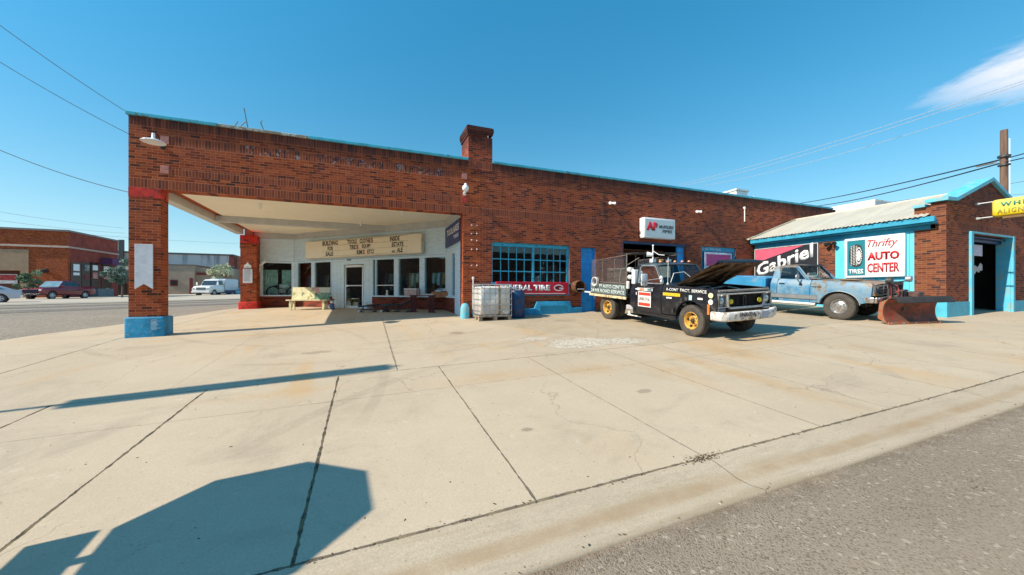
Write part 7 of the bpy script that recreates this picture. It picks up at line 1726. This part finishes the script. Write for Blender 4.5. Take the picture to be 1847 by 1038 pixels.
# silver sedan
q0 = at(4, 548, d=27.5); ph = R(-62); M = veh_matrix(q0.x+.8*math.cos(ph)-2.7*math.sin(ph)*-1*0, q0.y+.8*math.sin(ph), ph, 2.7)
f = Vector((math.sin(ph), -math.cos(ph), 0)); M = veh_matrix(q0.x+.75*math.cos(ph)+f.x*2.7, q0.y+.75*math.sin(ph)+f.y*2.7, ph, 2.7)
t = vthing('silver_sedan', 'pale silver sedan cut off by the left edge, beside the red pickup', 'car', M)
Msv = paint('car_silver', (.52, .55, .60), .22, .05, 3, coat=.5)
poly = [(.85, .35), (.88, .62), (.6, .80), (-.6, .92), (-2.7, 1.0), (-3.55, .95), (-3.65, .6), (-3.6, .35), (-3.12, .32)]+arc(-2.7, .33, .38, 172, 8, 10)+[(-2.2, .25), (-.45, .25)]+arc(0, .33, .38, 172, 8, 10)+[(.5, .32)]
side_solid(t, 'body', poly, .90, Msv, top_in=(.6, 1.0, .08), zs=(.6,), bevel=.05)
side_solid(t, 'cabin', [(-.45, .88), (-1.15, 1.38), (-1.7, 1.46), (-2.3, 1.42), (-3.3, .97)], .80, Msv, bevel=.05, top_in=(.9, 1.46, .22))
side_solid(t, 'side_glass', [(-.75, .96), (-1.2, 1.32), (-2.25, 1.36), (-2.95, 1.0)], .815, Mcgb, bevel=0, top_in=(.9, 1.46, .22))
for s in (-1, 1):
    for wx in (0, -2.7): wheel(t, wx, s*.78, .33, .21, s, M_metal, .22, 'far', simple=True)
# white work truck
q0 = at(352, 527, d=66); 
def zroad(x, y): return gz(x, y)
q0 = at(372, 533.0, d=60); ph = R(-14); M = veh_matrix(q0.x, q0.y, ph, 4.2) @ Matrix.Scale(1.13, 4)
t = vthing('white_truck', 'white cab-forward work truck parked across the street, seen under the canopy', 'truck', M)
Mwt = paint('truck_white', (.74, .73, .70), .3, .05, 3, coat=.3)
side_solid(t, 'body', [(1.1, .55), (1.12, 1.15), (.85, 1.45), (-.55, 1.62), (-2.2, 1.65), (-2.2, .6), (-.55, .55)]+arc(0, .5, .52, 172, 8, 8)+[(.6, .55)], 1.12, Mwt, bevel=.08, top_in=(1.1, 1.7, .12), zs=(1.1,))
side_solid(t, 'cabin', [(-.45, 1.58), (-.95, 2.35), (-1.3, 2.5), (-2.1, 2.5), (-2.2, 1.6)], 1.05, Mwt, bevel=.08, top_in=(1.6, 2.5, .10))
b = MB(); b.hexa([(-.40, -.92, 1.64), (-.40, .92, 1.64), (-.5, .92, 1.64), (-.5, -.92, 1.64), (-.88, -.88, 2.30), (-.88, .88, 2.30), (-.98, .88, 2.30), (-.98, -.88, 2.30)]); b.build('windshield', Mcg, t, smooth=0)
side_solid(t, 'side_glass', [(-.75, 1.68), (-1.08, 2.25), (-1.9, 2.28), (-1.95, 1.68)], 1.07, Mcg, bevel=0, top_in=(1.6, 2.5, .10))
side_solid(t, 'cargo_body', [(-2.3, .9), (-2.3, 2.45), (-2.5, 2.6), (-5.4, 2.6), (-5.6, 2.4), (-5.6, .9)], 1.15, paint('cargo_blue_white', (.50, .58, .64), .4), bevel=.06)
side_solid(t, 'skirt', [(-2.3, .45), (-2.3, .89), (-5.6, .89), (-5.6, .5)], 1.1, paint('skirt_navy', (.03, .05, .12), .5), bevel=.03)
b = MB(); b.box(1.08, 1.16, -.6, .6, .95, 1.28); b.build('grille', paint('grille_grey', (.15, .17, .18), .4), t, bevel=.02)
b = MB(); b.box(1.05, 1.28, -1.15, 1.15, .5, .75); b.build('bumper', Mwt, t, bevel=.03)
for s in (-1, 1):
    b = MB(); b.box(.95, 1.13, s*.92-.14, s*.92+.14, 1.0, 1.22); b.build('headlight', M_metal, t, bevel=.03)
    b = MB(); b.box(-.30, -.18, s*1.38-.10, s*1.38+.10, 1.6, 2.05); b.build('mirror', M_whiteb, t, bevel=.03)
    for wx in (0, -4.2): wheel(t, wx, s*.98, .5, .28, s, M_metal, .28, 'far', simple=True)
# pale blue car
q0 = at(418, 531.2, d=66); ph = R(-60); M = veh_matrix(q0.x, q0.y, ph, 2.7)
t = vthing('blue_car', 'small light blue car between the white truck and the rear pillar', 'car', M)
Mlb = paint('car_light_blue', (.20, .42, .55), .25, .05, 3, coat=.4)
side_solid(t, 'body', poly, .92, Mlb, top_in=(.6, 1.0, .08), zs=(.6,), bevel=.05)
side_solid(t, 'cabin', [(-.45, .88), (-1.15, 1.45), (-1.7, 1.55), (-2.6, 1.5), (-3.4, .97)], .82, Mlb, bevel=.05, top_in=(.9, 1.5, .2))
side_solid(t, 'side_glass', [(-.75, .96), (-1.2, 1.38), (-2.4, 1.42), (-3.05, 1.0)], .835, Mcg, bevel=0, top_in=(.9, 1.5, .2))
for s in (-1, 1):
    for wx in (0, -2.7): wheel(t, wx, s*.78, .33, .21, s, M_metal, .22, 'far', simple=True)
# person in blue behind the pickup bed
